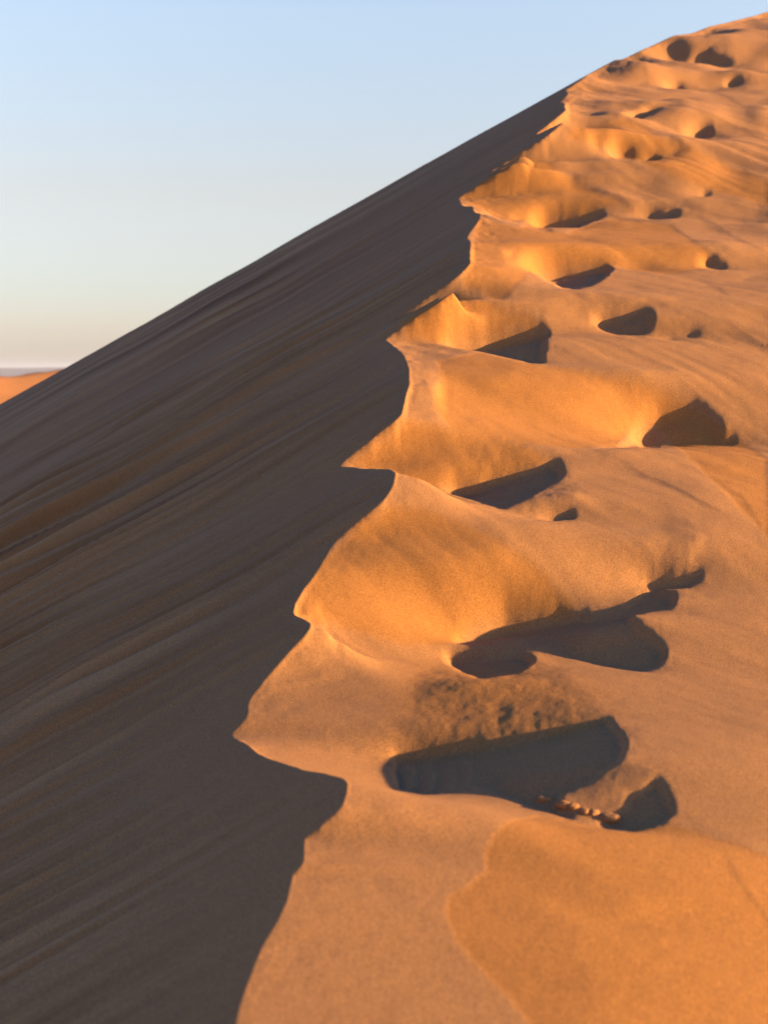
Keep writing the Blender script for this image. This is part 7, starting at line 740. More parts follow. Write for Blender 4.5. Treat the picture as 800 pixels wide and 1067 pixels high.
0,-2,0,-2,0,-3,0,-3,0,-4,0,-4,0,-5,0,-7,0,-8,0,-9,0,-10,0,-11,0,-12,0,-14,0,-15,0,-16,0,-17,0,-18,0,-19,0,-20,0,-24,0,-24,0,-27,0,-24,0,-22,0,-22,0,-21,
0,-17,0,-14,0,-13,0,-12,0,-10,0,-8,0,-8,0,-7,0,-6,0,-4,0,-3,0,-3,0,-2,0,-1,0,-1,7,1,0,2,0,1,1,1,0,1,0,1,126,-1,86,-1,0,-1,0,-1,0,-1,0,-1,0,-1,0,-1,0,-1,
0,-1,0,-1,0,-1,0,-1,0,-1,0,-1,0,-1,0,-1,0,-1,0,-1,0,-1,0,-1,0,-1,0,-1,0,-1,0,-1,0,-1,0,-1,0,-1,0,-1,0,-1,0,-1,0,-1,0,-1,0,-1,0,-1,0,-1,0,-1,0,-1,0,-1,0,
-1,0,-1,0,-1,0,-1,0,-1,0,-1,0,-1,0,-1,0,-1,0,-1,0,-1,0,-1,0,-1,0,-1,0,-1,3,1,0,1,0,2,0,3,0,3,0,4,0,5,0,6,0,6,0,7,0,8,0,8,0,9,0,9,0,10,0,11,0,11,0,10,0,
9,0,8,0,7,0,7,0,6,0,3,0,2,0,4,0,2,0,2,0,2,0,2,0,2,0,1,0,1,0,1,0,1,0,1,0,1,0,1,0,2,0,1,0,1,0,1,141,-1,0,1,79,1,0,1,0,1,0,1,0,1,0,1,0,1,0,1,0,1,0,1,0,1,0,
1,0,1,0,1,0,1,0,1,0,1,0,1,0,1,0,1,0,1,0,1,0,1,0,1,0,1,0,1,0,1,0,1,0,1,0,1,0,1,0,1,0,1,0,1,0,1,0,1,0,1,0,1,0,1,0,1,0,1,0,1,0,1,0,1,0,1,0,1,0,1,0,1,0,1,0,
1,0,1,0,1,0,1,0,1,0,1,0,1,0,1,7,-1,0,-1,0,-1,0,-1,0,-2,0,-2,0,-2,0,-2,0,-2,0,-2,0,-2,0,-2,0,-1,0,-2,0,-4,0,-2,0,-1,0,-2,0,-1,9,-1,0,-1,0,-1,0,-1,0,-1,0,
-1,0,-1,288,1,0,1,0,1,0,1,0,1,0,1,0,1,0,1,0,1,0,1,0,1,0,1,0,1,1,2,318,-1,0,-2,15,-1,293,1,0,1,0,1,0,1,0,1,0,1,0,1,0,1,0,1,0,1,0,1,0,1,0,1,0,1,13,-1,301,
-1,14,-1,2,1,316,1,1273,1,3,-1,5,1,310,5,0,5,0,5,0,6,0,5,0,4,0,3,0,2,0,2,0,-1,2,1,0,1,11,1,0,1,0,1,291,-2,0,-13,0,-16,0,-14,0,-12,0,-10,0,-9,0,-8,0,-7,
0,-6,1,-2,0,-2,0,-2,0,-1,0,-1,6,1,0,1,0,3,1,-2,0,-1,0,-1,0,-1,0,-1,129,1,159,2,0,6,0,9,0,10,0,9,0,7,0,6,0,5,0,4,0,3,2,1,4,-1,0,-1,0,-1,0,-1,0,-1,0,-2,0,
-3,0,-7,157,1,0,-1,133,1,0,1,0,1,0,1,0,1,0,1,0,1,0,1,0,1,0,1,0,1,0,1,0,1,0,1,0,1,0,1,0,1,0,1,0,1,0,1,0,1,4,3,0,6,0,4,1,1,0,1,153,-1,138,-1,0,-1,0,-1,0,
-1,0,-1,0,-1,0,-1,0,-1,0,-1,0,-1,11,1,1290,-1,0,-1,318,1,0,1,0,1,1225,1,0,1,0,1,0,1,0,1,0,1,0,1,0,1,0,1,0,2,0,2,0,2,0,2,0,1,0,1,0,1,0,1,0,1,0,1,0,1,307,
-1,0,-1,0,-1,0,-1,0,-1,0,-1,960,-1,313,1,0,1,0,1,0,1,0,1,1,1,0,2,0,1,11,1,306,-1,318,-1,2,-1,22,1,300,1,1,-1,4,1,0,1,3,1,0,1,0,1,0,1,0,2,0,2,1,-3,0,-1,
292,1,0,1,2,1,2,-1,0,4,0,7,0,5,0,5,0,3,1,-1,0,-2,1,1,1,-1,0,-2,1,-2,0,-8,0,-7,0,-2,0,2,158,1,135,-1,0,-1,0,-1,0,-1,0,-1,0,-2,0,-1,0,-12,0,-19,0,-16,0,-11,
0,-7,0,-3,0,-2,0,-1,0,-2,0,-2,0,-1,1,1,0,4,0,7,0,7,0,3,0,2,141,2,0,-1,154,1,0,1,0,1,0,2,0,3,0,7,0,12,0,11,0,8,0,7,0,4,0,4,0,3,0,3,0,3,0,2,0,2,0,1,5,1,0,
1,0,2,0,3,0,1,272,1,0,1,0,2,0,3,0,3,0,3,0,3,0,3,0,3,0,3,0,3,0,3,0,3,0,3,0,4,0,4,0,4,0,4,0,4,0,4,0,4,0,4,0,4,0,3,0,2,0,1,1,-1,0,-1,0,-1,0,-1,4,-1,0,-1,0,
-1,0,-1,0,-1,0,-1,0,-1,0,-1,0,-1,0,-2,0,-4,0,-8,0,-2,0,-1,0,-1,0,-1,204,-1,0,-1,0,-1,0,-1,0,-1,0,-1,0,-1,0,-1,0,-1,0,-1,0,-1,0,-1,0,-1,0,-1,0,-1,0,-1,0,
-1,0,-1,0,-1,0,-1,0,-1,0,-1,0,-1,0,-1,0,-1,0,-1,0,-1,0,-1,0,-1,0,-1,0,-1,0,-1,0,-1,0,-1,0,-1,0,-1,0,-1,0,-1,0,-1,0,-1,0,-1,0,-1,0,-1,0,-1,0,-1,0,-1,0,-1,
0,-1,0,-1,0,-1,0,-1,0,-1,0,-1,0,-1,0,-1,0,-1,0,-1,0,-2,0,-2,0,-2,0,-2,0,-2,0,-3,0,-4,0,-4,0,-5,0,-6,0,-8,0,-9,0,-11,0,-12,0,-13,0,-13,0,-13,0,-14,0,-14,
0,-14,0,-14,0,-14,0,-16,0,-13,0,-11,0,-12,0,-13,0,-13,0,-14,0,-16,0,-16,0,-13,0,-12,0,-10,0,-8,0,-6,0,-4,0,-2,0,-2,0,-2,0,-3,0,-2,0,-2,0,-2,0,-1,0,-1,0,
-1,5,1,0,2,0,5,0,1,0,1,125,-2,80,1,0,1,0,1,0,1,0,1,0,1,0,1,0,1,0,1,0,1,0,1,0,1,0,1,0,1,0,1,0,1,0,1,0,1,0,1,0,1,0,1,0,1,0,1,0,1,0,1,0,1,0,1,0,1,0,1,0,1,
0,1,0,1,0,1,0,1,0,1,0,1,0,1,0,1,0,1,0,1,0,1,0,1,0,1,0,1,0,1,0,1,0,1,0,1,0,1,0,1,0,1,0,1,0,1,0,1,0,1,0,1,0,1,0,1,0,1,0,2,0,2,0,2,0,2,0,3,0,3,0,4,0,5,0,6,
0,7,0,9,0,11,0,12,0,14,0,15,0,17,0,19,0,20,0,22,0,23,0,24,0,30,0,32,0,37,0,42,0,43,0,44,0,44,0,42,0,37,0,28,0,25,0,21,0,17,0,12,0,8,0,9,0,10,0,10,0,9,0,
8,0,7,0,5,0,4,0,3,0,2,0,2,0,2,0,1,0,1,130,-1,1,-1,4,1,73,1,0,1,0,1,0,1,0,1,0,1,0,1,0,1,0,1,0,1,0,1,0,1,0,1,0,1,0,1,0,1,0,1,0,1,0,1,0,1,0,1,0,1,0,1,0,1,
0,1,0,1,0,1,0,1,0,1,0,1,0,1,0,1,0,1,0,1,0,1,0,1,0,1,0,1,0,1,0,1,0,1,0,1,0,1,0,1,0,1,0,1,0,1,0,1,0,1,0,1,0,1,0,1,0,1,0,1,0,1,0,1,0,1,0,1,0,1,0,1,0,1,0,1,
3,-1,0,-1,0,-2,0,-4,0,-5,0,-7,0,-8,0,-10,0,-12,0,-14,0,-16,0,-18,0,-20,0,-22,0,-23,0,-26,0,-25,0,-50,0,-67,0,-69,0,-72,0,-72,0,-70,0,-62,0,-33,0,-27,0,
-23,0,-20,0,-16,0,-13,0,-12,0,-11,0,-10,0,-8,0,-7,0,-6,0,-5,0,-4,0,-3,0,-3,0,-2,0,-2,0,-1,0,-1,131,-1,0,7,0,-2,5,-1,135,1,0,1,0,2,0,3,0,4,0,5,0,6,0,8,0,
9,0,11,0,13,0,14,0,16,0,17,0,19,0,20,0,21,0,21,0,26,0,30,0,30,0,30,0,29,0,25,0,18,0,21,0,21,0,18,0,15,0,14,0,12,0,10,0,7,0,4,0,4,0,3,0,2,0,2,0,2,0,1,0,
1,0,1,0,1,0,1,0,1,132,-1,0,1,4,1,0,-4,71,-2,0,-2,0,-2,0,-2,0,-2,0,-2,0,-2,0,-2,0,-2,0,-2,0,-2,0,-2,0,-2,0,-2,0,-2,0,-2,0,-2,0,-2,0,-2,0,-2,0,-2,0,-2,0,
-2,0,-2,0,-2,0,-2,0,-2,0,-2,0,-2,0,-2,0,-2,0,-2,0,-2,0,-2,0,-2,0,-2,0,-2,0,-2,0,-2,0,-2,0,-2,0,-2,0,-2,0,-2,0,-2,0,-2,0,-2,0,-2,0,-2,0,-2,0,-2,0,-2,0,-2,
0,-2,0,-2,0,-2,0,-2,0,-2,0,-2,0,-2,0,-2,0,-2,0,-2,0,-2,0,-3,0,-3,0,-3,0,-4,0,-4,0,-5,0,-6,0,-7,0,-8,0,-9,0,-10,0,-12,0,-13,0,-14,0,-15,0,-16,0,-17,0,-19,
0,-17,0,-19,0,-20,0,-21,0,-22,0,-23,0,-21,0,-20,0,-19,0,-14,0,-12,0,-10,0,-9,0,-7,0,-6,0,-3,0,-2,2,-1,1,1,0,1,1,-1,0,-1,0,-1,0,-1,131,-1,6,1,71,1,0,1,0,
1,0,1,0,1,0,1,0,1,0,1,0,1,0,1,0,1,0,1,0,1,0,1,0,1,0,1,0,1,0,1,0,1,0,1,0,1,0,1,0,1,0,1,0,1,0,1,0,1,0,1,0,1,0,1,0,1,0,1,0,1,0,1,0,1,0,1,0,1,0,1,0,1,0,1,0,
1,0,1,0,1,0,1,0,1,0,1,0,1,0,1,0,1,0,1,0,1,0,1,0,1,0,1,0,1,0,1,0,1,0,1,0,1,0,1,0,1,0,1,0,1,0,1,0,1,0,1,0,1,0,2,0,2,0,2,0,2,0,3,0,3,0,3,0,4,0,4,0,5,0,6,0,
7,0,7,0,8,0,9,0,9,0,10,0,11,0,12,0,12,0,13,0,14,0,14,0,13,0,11,0,10,0,8,0,6,0,5,0,4,0,4,0,1,1,4,0,5,1,-2,0,-4,0,-2,0,1,0,3,0,2,0,1,286,-1,0,-1,0,-2,0,-2,
0,-2,0,-3,0,-3,0,-4,0,-4,0,-4,0,-5,0,-5,0,-5,0,-6,0,-6,0,-5,0,-7,0,-4,0,-4,0,-3,0,-2,0,-4,0,-2,0,-3,0,-13,0,-13,0,-2,0,2,0,4,0,1,0,-2,0,-5,0,-5,0,-2,0,
-1,148,1,130,1,0,1,0,1,0,1,0,1,0,1,0,1,0,1,0,2,0,2,0,3,0,3,0,3,0,4,0,4,0,5,0,5,0,5,0,6,0,6,0,7,0,7,0,9,0,5,0,7,0,6,0,4,0,4,0,4,0,5,0,9,0,8,0,5,0,2,0,1,
0,2,0,2,0,3,0,3,0,2,0,1,0,1,141,1,141,1,0,1,0,1,0,1,0,1,0,1,0,1,0,1,8,-1,0,-1,0,-4,0,-1,0,-1,3,-1,0,-2,0,-2,0,-1,0,-1,0,-1,2,-1,0,-1,144,1,66,-1,0,-1,0,
-1,0,-1,0,-1,0,-1,0,-1,0,-1,0,-1,0,-1,0,-1,0,-1,0,-1,0,-1,0,-1,0,-1,0,-1,0,-1,0,-1,0,-1,0,-1,0,-1,0,-1,0,-1,0,-1,0,-1,0,-1,0,-1,0,-1,0,-1,0,-1,0,-1,0,-1,
0,-1,0,-1,0,-1,0,-1,0,-1,0,-1,0,-1,0,-1,0,-1,0,-1,0,-1,0,-1,0,-1,0,-1,0,-1,0,-1,0,-1,0,-1,0,-1,0,-1,0,-1,0,-1,0,-1,0,-1,0,-1,0,-1,0,-1,0,-1,0,-1,0,-1,0,
-1,0,-1,0,-1,0,-1,0,-1,0,-1,0,-1,0,-1,0,-1,0,-1,0,-2,0,-2,0,-2,0,-3,0,-3,0,-3,0,-4,0,-4,0,-5,0,-5,0,-5,0,-5,0,-6,0,-6,0,-6,0,-6,0,-7,0,-8,0,-7,0,-7,0,-6,
0,-6,0,-5,0,-4,0,-4,0,-3,0,-3,0,-2,0,-2,0,-1,0,-1,291,1,0,1,0,1,0,1,0,1,0,2,0,2,0,2,0,2,0,3,0,3,0,3,0,3,0,3,0,4,0,4,0,3,0,4,0,3,0,3,0,2,0,2,0,2,0,2,0,2,
0,1,0,1,301,-1,0,-1,0,-1,0,-1,0,-1,0,-1,0,-1,0,-1,0,-1,0,-1,0,-1,3,-1,0,-1,0,-1,0,-1,0,-1,10,1,296,-1,0,-1,1,-1,0,-1,16,2,0,2,0,-1,0,-1,154,-1,130,1,0,
1,0,1,0,1,0,1,0,1,0,1,0,2,0,2,0,2,0,2,0,2,0,2,0,2,0,3,0,1,0,1,0,1,0,1,0,1,0,1,0,1,0,1,0,1,0,1,0,1,4,-3,0,-8,0,-5,156,1,0,-2,136,-1,0,-1,0,-1,0,-1,0,-1,
0,-1,0,-1,0,-1,0,-1,0,-1,0,-1,0,-1,0,-1,2,-1,0,1,1,-1,4,1,0,6,0,4,310,-4,1,3,1,1,0,1,0,1,0,1,2,1,309,3,0,-2,0,-4,1,-1,0,-1,0,-1,0,-1,0,-1,0,-1,150,1,0,
-1,157,-1,0,-1,0,1,0,2,0,-1,0,-1,156,1,156,1,0,1,0,1,0,1,0,1,0,1,0,1,2540,1,0,1,0,1,0,1,0,1,0,1,0,1,0,1,0,1,0,1,0,1,0,1,0,1,0,1,0,1,218,-1,0,-1,0,-1,0,
-1,0,-1,0,-1,0,-1,0,-1,0,-1,0,-1,0,-1,0,-1,0,-1,0,-1,0,-1,0,-1,0,-1,0,-1,0,-1,0,-1,0,-1,0,-1,0,-1,0,-1,0,-1,0,-1,0,-1,0,-1,0,-1,0,-1,0,-1,0,-1,0,-1,0,-1,
0,-1,0,-1,0,-1,0,-1,0,-1,0,-1,0,-1,0,-1,0,-1,0,-1,0,-1,0,-1,0,-1,0,-1,0,-1,0,-1,0,-1,0,-1,0,-1,0,-1,0,-1,0,-1,0,-1,0,-1,0,-1,0,-1,0,-1,0,-1,0,-1,0,-1,0,
-1,0,-1,0,-1,0,-1,0,-1,0,-1,0,-1,0,-1,0,-1,0,-1,0,-1,0,-1,0,-1,0,-1,0,-1,0,-1,0,-1,0,-1,0,-2,0,-2,0,-2,0,-2,0,-2,0,-2,0,-2,0,-2,0,-2,0,-2,0,-2,0,-3,0,-2,
0,-2,0,-1,0,-1,0,-1,0,-1,0,-1,0,-1,0,-1,0,-1,0,-1,0,-1,0,-1,213,1,0,1,0,1,0,1,0,1,0,1,0,1,0,1,0,1,0,1,0,1,0,1,0,1,0,1,0,1,0,1,0,1,0,1,0,1,0,1,0,1,0,1,0,
1,0,1,0,1,0,1,0,1,0,1,0,1,0,1,0,1,0,1,0,1,0,1,0,1,0,1,0,1,0,1,0,1,0,1,0,1,0,1,0,1,0,1,0,1,0,1,0,1,0,1,0,1,0,1,0,1,0,1,0,1,0,1,0,1,0,1,0,1,0,1,0,1,0,1,0,
1,0,1,0,1,0,1,0,1,0,1,0,1,0,1,0,1,0,1,0,1,0,1,0,1,0,1,0,1,0,1,0,1,0,1,0,1,0,1,0,1,0,1,0,1,0,1,0,1,0,1,0,1,0,1,0,1,0,1,0,1,0,1,0,1,0,2,0,1,0,1,0,1,0,1,971,
1,316,1,0,2,1,-1,0,-1,305,-1,7,-1,0,-1,0,-5,0,-8,0,-2,5,1,0,1,149,1,1,-1,148,1,9,2,0,6,0,2,4,-2,0,-3,0,-3,0,-1,0,-1,0,-1,154,-1,153,-1,6,4,0,3,1,1,0,1,
312,1,0,1,0,1,318,-1,0,-1,0,-1,1599,1,0,1,316,1,0,2,0,-2,0,-2,0,-1,0,-1,311,1,0,2,0,1,0,-3,0,-6,0,1,0,1,156,-1,0,1,155,-6,0,-10,0,-5,0,4,0,3,154,1,0,-1,
154,-1,4,2,0,4,0,-1,0,-2,0,-1,310,1,2,1,0,1,0,1,1,1,0,1,312,1,
]
RS0, RDS, RL0, RDL, RN, RM, RSTEP = -0.377867746, 0.00269905533, -0.223143551, 0.005, 576, 320, 0.00015

def unlift(e, o):
    e, o = e / 1.149604398, o * 1.149604398
    for ke, ko in ((-.4435068522, -.8829110762), (.05298011854, 1.586134342)):
        e = e + ke * (o + np.concatenate([o[:1], o[:-1]]))
        o = o + ko * (e + np.concatenate([e[1:], e[-1:]]))
    x = np.empty((len(e) + len(o),) + e.shape[1:])
    x[0::2], x[1::2] = e, o
    return x
def load_relief():
    """RELIEF lists (gap, coefficient) pairs of a six-level wavelet height grid"""
    v = np.array(RELIEF)
    c = np.zeros(RN * RM)
    c[np.cumsum(v[0::2] + 1) - 1] = v[1::2] * RSTEP
    c = c.reshape(RN, RM)
    for k in (5, 4, 3, 2, 1, 0):
        n, m = RN >> k, RM >> k
        b = c[:n, :m].T
        b = unlift(b[:m // 2], b[m // 2:]).T
        c[:n, :m] = unlift(b[:n // 2], b[n // 2:])
    return c
RG = load_relief()
def relief(s, l):
    """Catmull-Rom sampling of the relief grid, fading to nothing outside it"""
    fc, fr = (s - RS0) / RDS, (l - RL0) / RDL
    fade = np.clip(fc / 12 + 1, 0, 1) * np.clip((RM - 1 - fc) / 40, 0, 1) * np.clip(fr / 60 + 1, 0, 1) * np.clip((RN - 1 - fr) / 40, 0, 1)
    fc, fr = np.clip(fc, 1, RM - 3.001), np.clip(fr, 1, RN - 3.001)
    i, j = fr.astype(int), fc.astype(int)
    a, b = fr - i, fc - j
    def wts(t):
        return (-.5 * t + t * t - .5 * t ** 3, 1 - 2.5 * t * t + 1.5 * t ** 3, .5 * t + 2 * t * t - 1.5 * t ** 3, -.5 * t * t + .5 * t ** 3)
    wa, wb = wts(a), wts(b)
    out = 0
    for p in range(4):
        row = 0
        for q in range(4):
            row = row + wb[q] * RG[i + p - 1, j + q - 1]
        out = out + wa[p] * row
    return out * fade

def inside(poly, s, l):
    m = np.zeros(s.shape, bool)
    p = np.array(poly)
    bb = (s >= p[:, 0].min()) & (s <= p[:, 0].max()) & (l >= p[:, 1].min()) & (l <= p[:, 1].max())
    ss, ll = s[bb], l[bb]
    r = np.zeros(ss.shape, bool)
    for a, b in zip(p, np.roll(p, -1, 0)):
        if a[1] == b[1]:
            continue
        cr = ((a[1] <= ll) != (b[1] <= ll)) & (ss < a[0] + (ll - a[1]) * (b[0] - a[0]) / (b[1] - a[1]))
        r ^= cr
    m[bb] = r
    return m
def blur2(A, r0, r1, it=2):
    for _ in range(it):
        for ax, r in ((0, r0), (1, r1)):
            if r < 1:
                continue
            pad = [(0, 0), (0, 0)]
            pad[ax] = (r + 1, r)
            c = np.cumsum(np.pad(A, pad, 'edge'), axis=ax)
            n = A.shape[ax]
            hi = c[2 * r + 1:2 * r + 1 + n] if ax == 0 else c[:, 2 * r + 1:2 * r + 1 + n]
            lo = c[:n] if ax == 0 else c[:, :n]
            A = (hi - lo) / (2 * r + 1)
    return A

# plan grid: fine ahead, coarse all around
s_lo, s_hi = (-150 - 400) / 1482., (1060 - 400) / 1482.
S_F = np.arange(s_lo, s_hi, 1.6 / 1482.)
th_f = np.arctan(S_F)
n_l, n_r = 46, 46
g = np.linspace(0, 1, n_l + 1)[1:]
th_l = th_f[0] - (math.pi + th_f[0]) * g ** 1.8
th_r = th_f[-1] + (math.pi - th_f[-1]) * g ** 1.8
TH = np.concatenate([th_l[::-1], th_f, th_r])
RR = np.concatenate([np.exp(np.linspace(math.log(.04), math.log(.80), 40)[:-1]),
                     np.exp(np.arange(math.log(.80), math.log(12.4), .0021)),
                     np.exp(np.linspace(math.log(12.4), math.log(150), 90))])
T2, R2 = np.meshgrid(TH, RR)
# rows run at constant y in the fine part, at constant radius behind: blend
back = np.clip((np.abs(T2) - .45) / .7, 0, 1)
rad = R2 / np.maximum(np.cos(np.clip(T2, -1.2, 1.2)), .35) * (1 - back) + R2 * back
X = rad * np.sin(T2)
Y = rad * np.cos(T2)
nr, nc = X.shape
front = Y > .25
S = np.where(front, X / np.maximum(Y, .25), 9.0)
L = np.log(np.maximum(Y, .25))
dist = np.hypot(X, Y)

base, XW = wind_base(X, Y)
Wz = base + np.where(front, relief(S, L), 0) * np.maximum(Y, .25)
# slumped, fresher sand lies as thin tongues over the wind-packed skin
fresh = np.zeros((nr, nc))
for p in PATCHES[:7] + PATCHES[8:]:
    fresh = np.maximum(fresh, inside(p, S, L).astype(float))
fresh_s = blur2(fresh, 1, 1, 2)
fresh_s = np.maximum(fresh_s, blur2(inside(PATCHES[7], S, L).astype(float), 12, 16, 2))     # slumped wall of the nearest footprint: soft edge
# wind lineation and small unevenness of the windward side
nearw = np.clip(1 - (dist - 14) / 30, 0, 1)
u = X * .77 + Y * .64
v = -X * .64 + Y * .77
wob = .05 * fbm(X * 2.1, Y * 2.1, 11, 3)
gate = np.clip(.45 + .9 * fbm(X * 1.3 + 9, Y * 1.3, 25, 2), 0, 1)
Wz += nearw * (-.0006 * fresh_s
               + .0045 * fbm(X * 2.6, Y * 2.6, 3, 2)
               + .0014 * gate * fbm((u + wob) * 20, v * 1.8, 21, 3)
               + .0013 * np.clip((Y - 4.2) / 2.5, 0, 1) * Y * fbm(S * 24 + 5, L * 17, 37, 2)
               + .0004 * fbm(X * 22, Y * 22, 31, 3)) * np.clip(dist / 1.5, .5, 3)
# small old dents high on the slope, each with a little heap on its downhill side
for s0, l0, ws, wl, h in DENTS:
    bb = (np.abs(S - s0) < 6 * ws) & (np.abs(L - l0) < 5 * wl)
    ds, dl = (S[bb] - s0) / (1.5 * ws), (L[bb] - l0) / (.85 * wl)
    dl = dl + .35 * ds
    dent = -np.exp(-(ds ** 2 + dl ** 2) ** 1.3)
    heap = .75 * np.exp(-((ds - .5) ** 2 * .8 + (dl + 1.5) ** 2)) + .45 * np.exp(-((ds - 1.5) ** 2 + (dl - .2) ** 2))
    Wz[bb] += h * Y[bb] * (dent + heap) * .17
# crumbling: broken rims along the crest and rough walls inside the footprints
pitm = np.zeros((nr, nc))
for nm, p in PITS:
    pitm = np.maximum(pitm, inside(p, S, L).astype(float))
pitm = blur2(pitm, 7, 10, 2)
crest = np.exp(-((Wz - lee(X, Y)) / (.016 * np.maximum(Y, .5))) ** 2)
Wz += nearw * np.clip(Y / 2, .4, 3) * (.0013 * crest * fbm(X * 30, Y * 30, 301, 4, .6) + .0014 * pitm * fbm(X * 34, Y * 34, 311, 4, .62))
# little ledges and cracks of the wind-packed skin
for h, pl in LEDGES:
    p = np.array(pl)
    bb = (S > p[:, 0].min() - .06) & (S < p[:, 0].max() + .06) & (L > p[:, 1].min() - .08) & (L < p[:, 1].max() + .08)
    ss, ll = S[bb], L[bb]
    bd, sg, ed = np.full(ss.shape, 9.), np.zeros(ss.shape), np.ones(ss.shape)
    tot = len(p) - 1
    for i in range(tot):
        a, b = p[i], p[i + 1]
        e = b - a
        t = np.clip(((ss - a[0]) * e[0] + (ll - a[1]) * e[1]) / max(e @ e, 1e-9), 0, 1)
        dx, dl = ss - a[0] - t * e[0], ll - a[1] - t * e[1]
        d = np.hypot(dx, dl)
        n = d < bd
        bd = np.where(n, d, bd)
        sg = np.where(n, np.sign(e[0] * dl - e[1] * dx) * (1 if e[0] >= 0 else -1), sg)
        q_ = (i + t) / tot
        ed = np.where(n, np.clip(4 * q_, 0, 1) * np.clip(4 * (1 - q_), 0, 1), ed)
    up = np.clip(bd / .0035, 0, 1) * np.exp(-(bd / .030) ** 2)
    Wz[bb] += h * np.where(sg > 0, up, -.35 * np.exp(-(bd / .010) ** 2) * np.clip(bd / .0035, 0, 1)) * ed
# lee side: flow lines running straight down the slip face
Lz = lee(X, Y)
lw = L + .05 * fbm(X * .8 + 3, L * 1.7, 41, 2) + .012 * fbm(X * 3, L * 6, 47, 2)
tog = np.clip(.65 + .9 * fbm(X * 1.1, L * 5, 51, 2), 0, 1.2)
ridged = lambda a, b, sd: 1 - 2 * np.abs(fbm(a, b, sd, 2))
st = (.0028 * fbm(lw * 11, X * .55, 61, 2) + .0100 * fbm(lw * 34, X * .8, 71, 2) * tog
      + .0070 * ridged(lw * 46, X * .7, 75) * tog + .0080 * fbm(lw * 110, X * 1.2, 81, 2) * tog + .0022 * ridged(lw * 170, X * 1.6, 85) * tog)
band = lambda l0, wd, h: h * np.clip((lw - l0) / wd, 0, 1) * np.exp(-np.maximum(lw - l0 - wd, 0) / .35)
st = st + band(1.10, .18, .002) + band(.72, .05, .008) + band(.86, .03, .006) + band(.30, .04, .007)
is_lee = Lz < Wz
st = st * (1 - .85 * np.clip((L - 1.4) / .4, 0, 1))
below = np.clip((Wz - Lz) / (.10 * np.maximum(Y, .5)), 0, 1)
Lz2 = Lz + st * np.maximum(Y, .4) * below * np.clip((L + .6) / .4, 0, 1) * np.clip(1 - (dist - 14) / 40, 0, 1)
Z = np.where(is_lee, Lz2, Wz)
grain_shade = .7 * np.minimum(ridged(lw * 30, X * .6, 191) - .55, .2) * tog + .35 * fbm(lw * 16 + 4, X * .5, 161, 2) + .9 * fbm(lw * 48, X * .6, 171, 2) * tog + 1.3 * fbm(lw * 140, X * .9, 181, 2) * tog  # streak tone: grain sorting plus facet shading put into the colour
grain_shade = grain_shade - .45 * np.clip((lw - 1.08) / .05, 0, 1) * np.clip((1.235 - lw) / .02, 0, 1) * np.clip((X + 1.3) / .6, 0, 1)  # dark wedge: shade of a steeper scarp painted into the sand colour
grain_shade = np.where(is_lee, np.clip(grain_shade, -1, 1) * below, 0)
# run the foot of the dune out into the plain
FLOOR = -38.0
k = 3.0
Z = np.where(Z < FLOOR + 8, FLOOR - .5 + k * np.log1p(np.exp(np.clip((Z - FLOOR) / k, -40, 40))), Z)

# ------------------------------------------------------------------ split into faces of the dune
lab = np.where(is_lee, 1, 0)
fl = np.zeros((nr, nc), int)
PIT_NAMES = []
for kx, (nm, poly) in enumerate(PITS):
    fl[inside(poly, S, L) & ~is_lee] = 2 + kx
lab = np.where(fl > 0, fl, lab)
face_lab = lab[:-1, :-1]
ii, jj = np.meshgrid(np.arange(nr - 1), np.arange(nc - 1), indexing='ij')
q = np.stack([ii * nc + jj, ii * nc + jj + 1, (ii + 1) * nc + jj + 1, (ii + 1) * nc + jj], -1)
co = np.stack([X, Y, Z], -1).reshape(-1, 3)
# smooth vertex normals of the whole sheet, shared by all pieces so that the seams do not show
P = co.reshape(nr, nc, 3)
fn = np.cross(P[1:, 1:] - P[:-1, :-1], P[1:, :-1] - P[:-1, 1:])
fn *= np.sign(fn[..., 2:3] + 1e-20)
vn = np.zeros_like(P)
for a in (0, 1):
    for b in (0, 1):
        vn[a:nr - 1 + a, b:nc - 1 + b] += fn
vn /= np.linalg.norm(vn, axis=-1, keepdims=True) + 1e-20
vn = vn.reshape(-1, 3)
fresh_f = np.clip(fresh_s, 0, 1).reshape(-1)
grain_shade_f = grain_shade.reshape(-1)

def piece(name, quads, mat, parent=None):
    """one mesh object from quads of the big sheet"""
    idx, inv = np.unique(quads.reshape(-1), return_inverse=True)
    n = len(quads)
    me = bpy.data.meshes.new(name)
    me.vertices.add(len(idx))
    me.vertices.foreach_set('co', co[idx].astype(np.float32).reshape(-1))
    me.loops.add(4 * n)
    me.loops.foreach_set('vertex_index', inv.astype(np.int32).reshape(-1))
    me.polygons.add(n)
    me.polygons.foreach_set('loop_start', np.arange(0, 4 * n, 4, dtype=np.int32))
    me.polygons.foreach_set('loop_total', np.full(n, 4, np.int32))
    me.update(calc_edges=True)
    me.polygons.foreach_set('use_smooth', np.ones(n, bool))
    me.normals_split_custom_set_from_vertices(vn[idx].astype(np.float32))
    at = me.attributes.new('loose_sand', 'FLOAT', 'POINT')
    at.data.foreach_set('value', fresh_f[idx].astype(np.float32))
    at = me.attributes.new('grain_and_shade', 'FLOAT', 'POINT')  # grain tone together with the painted streak and wedge shade
    at.data.foreach_set('value', grain_shade_f[idx].astype(np.float32))
    me.materials.append(mat)
    o = bpy.data.objects.new(name, me)
    col.objects.link(o)
    if parent:
        o.parent = parent
    return o

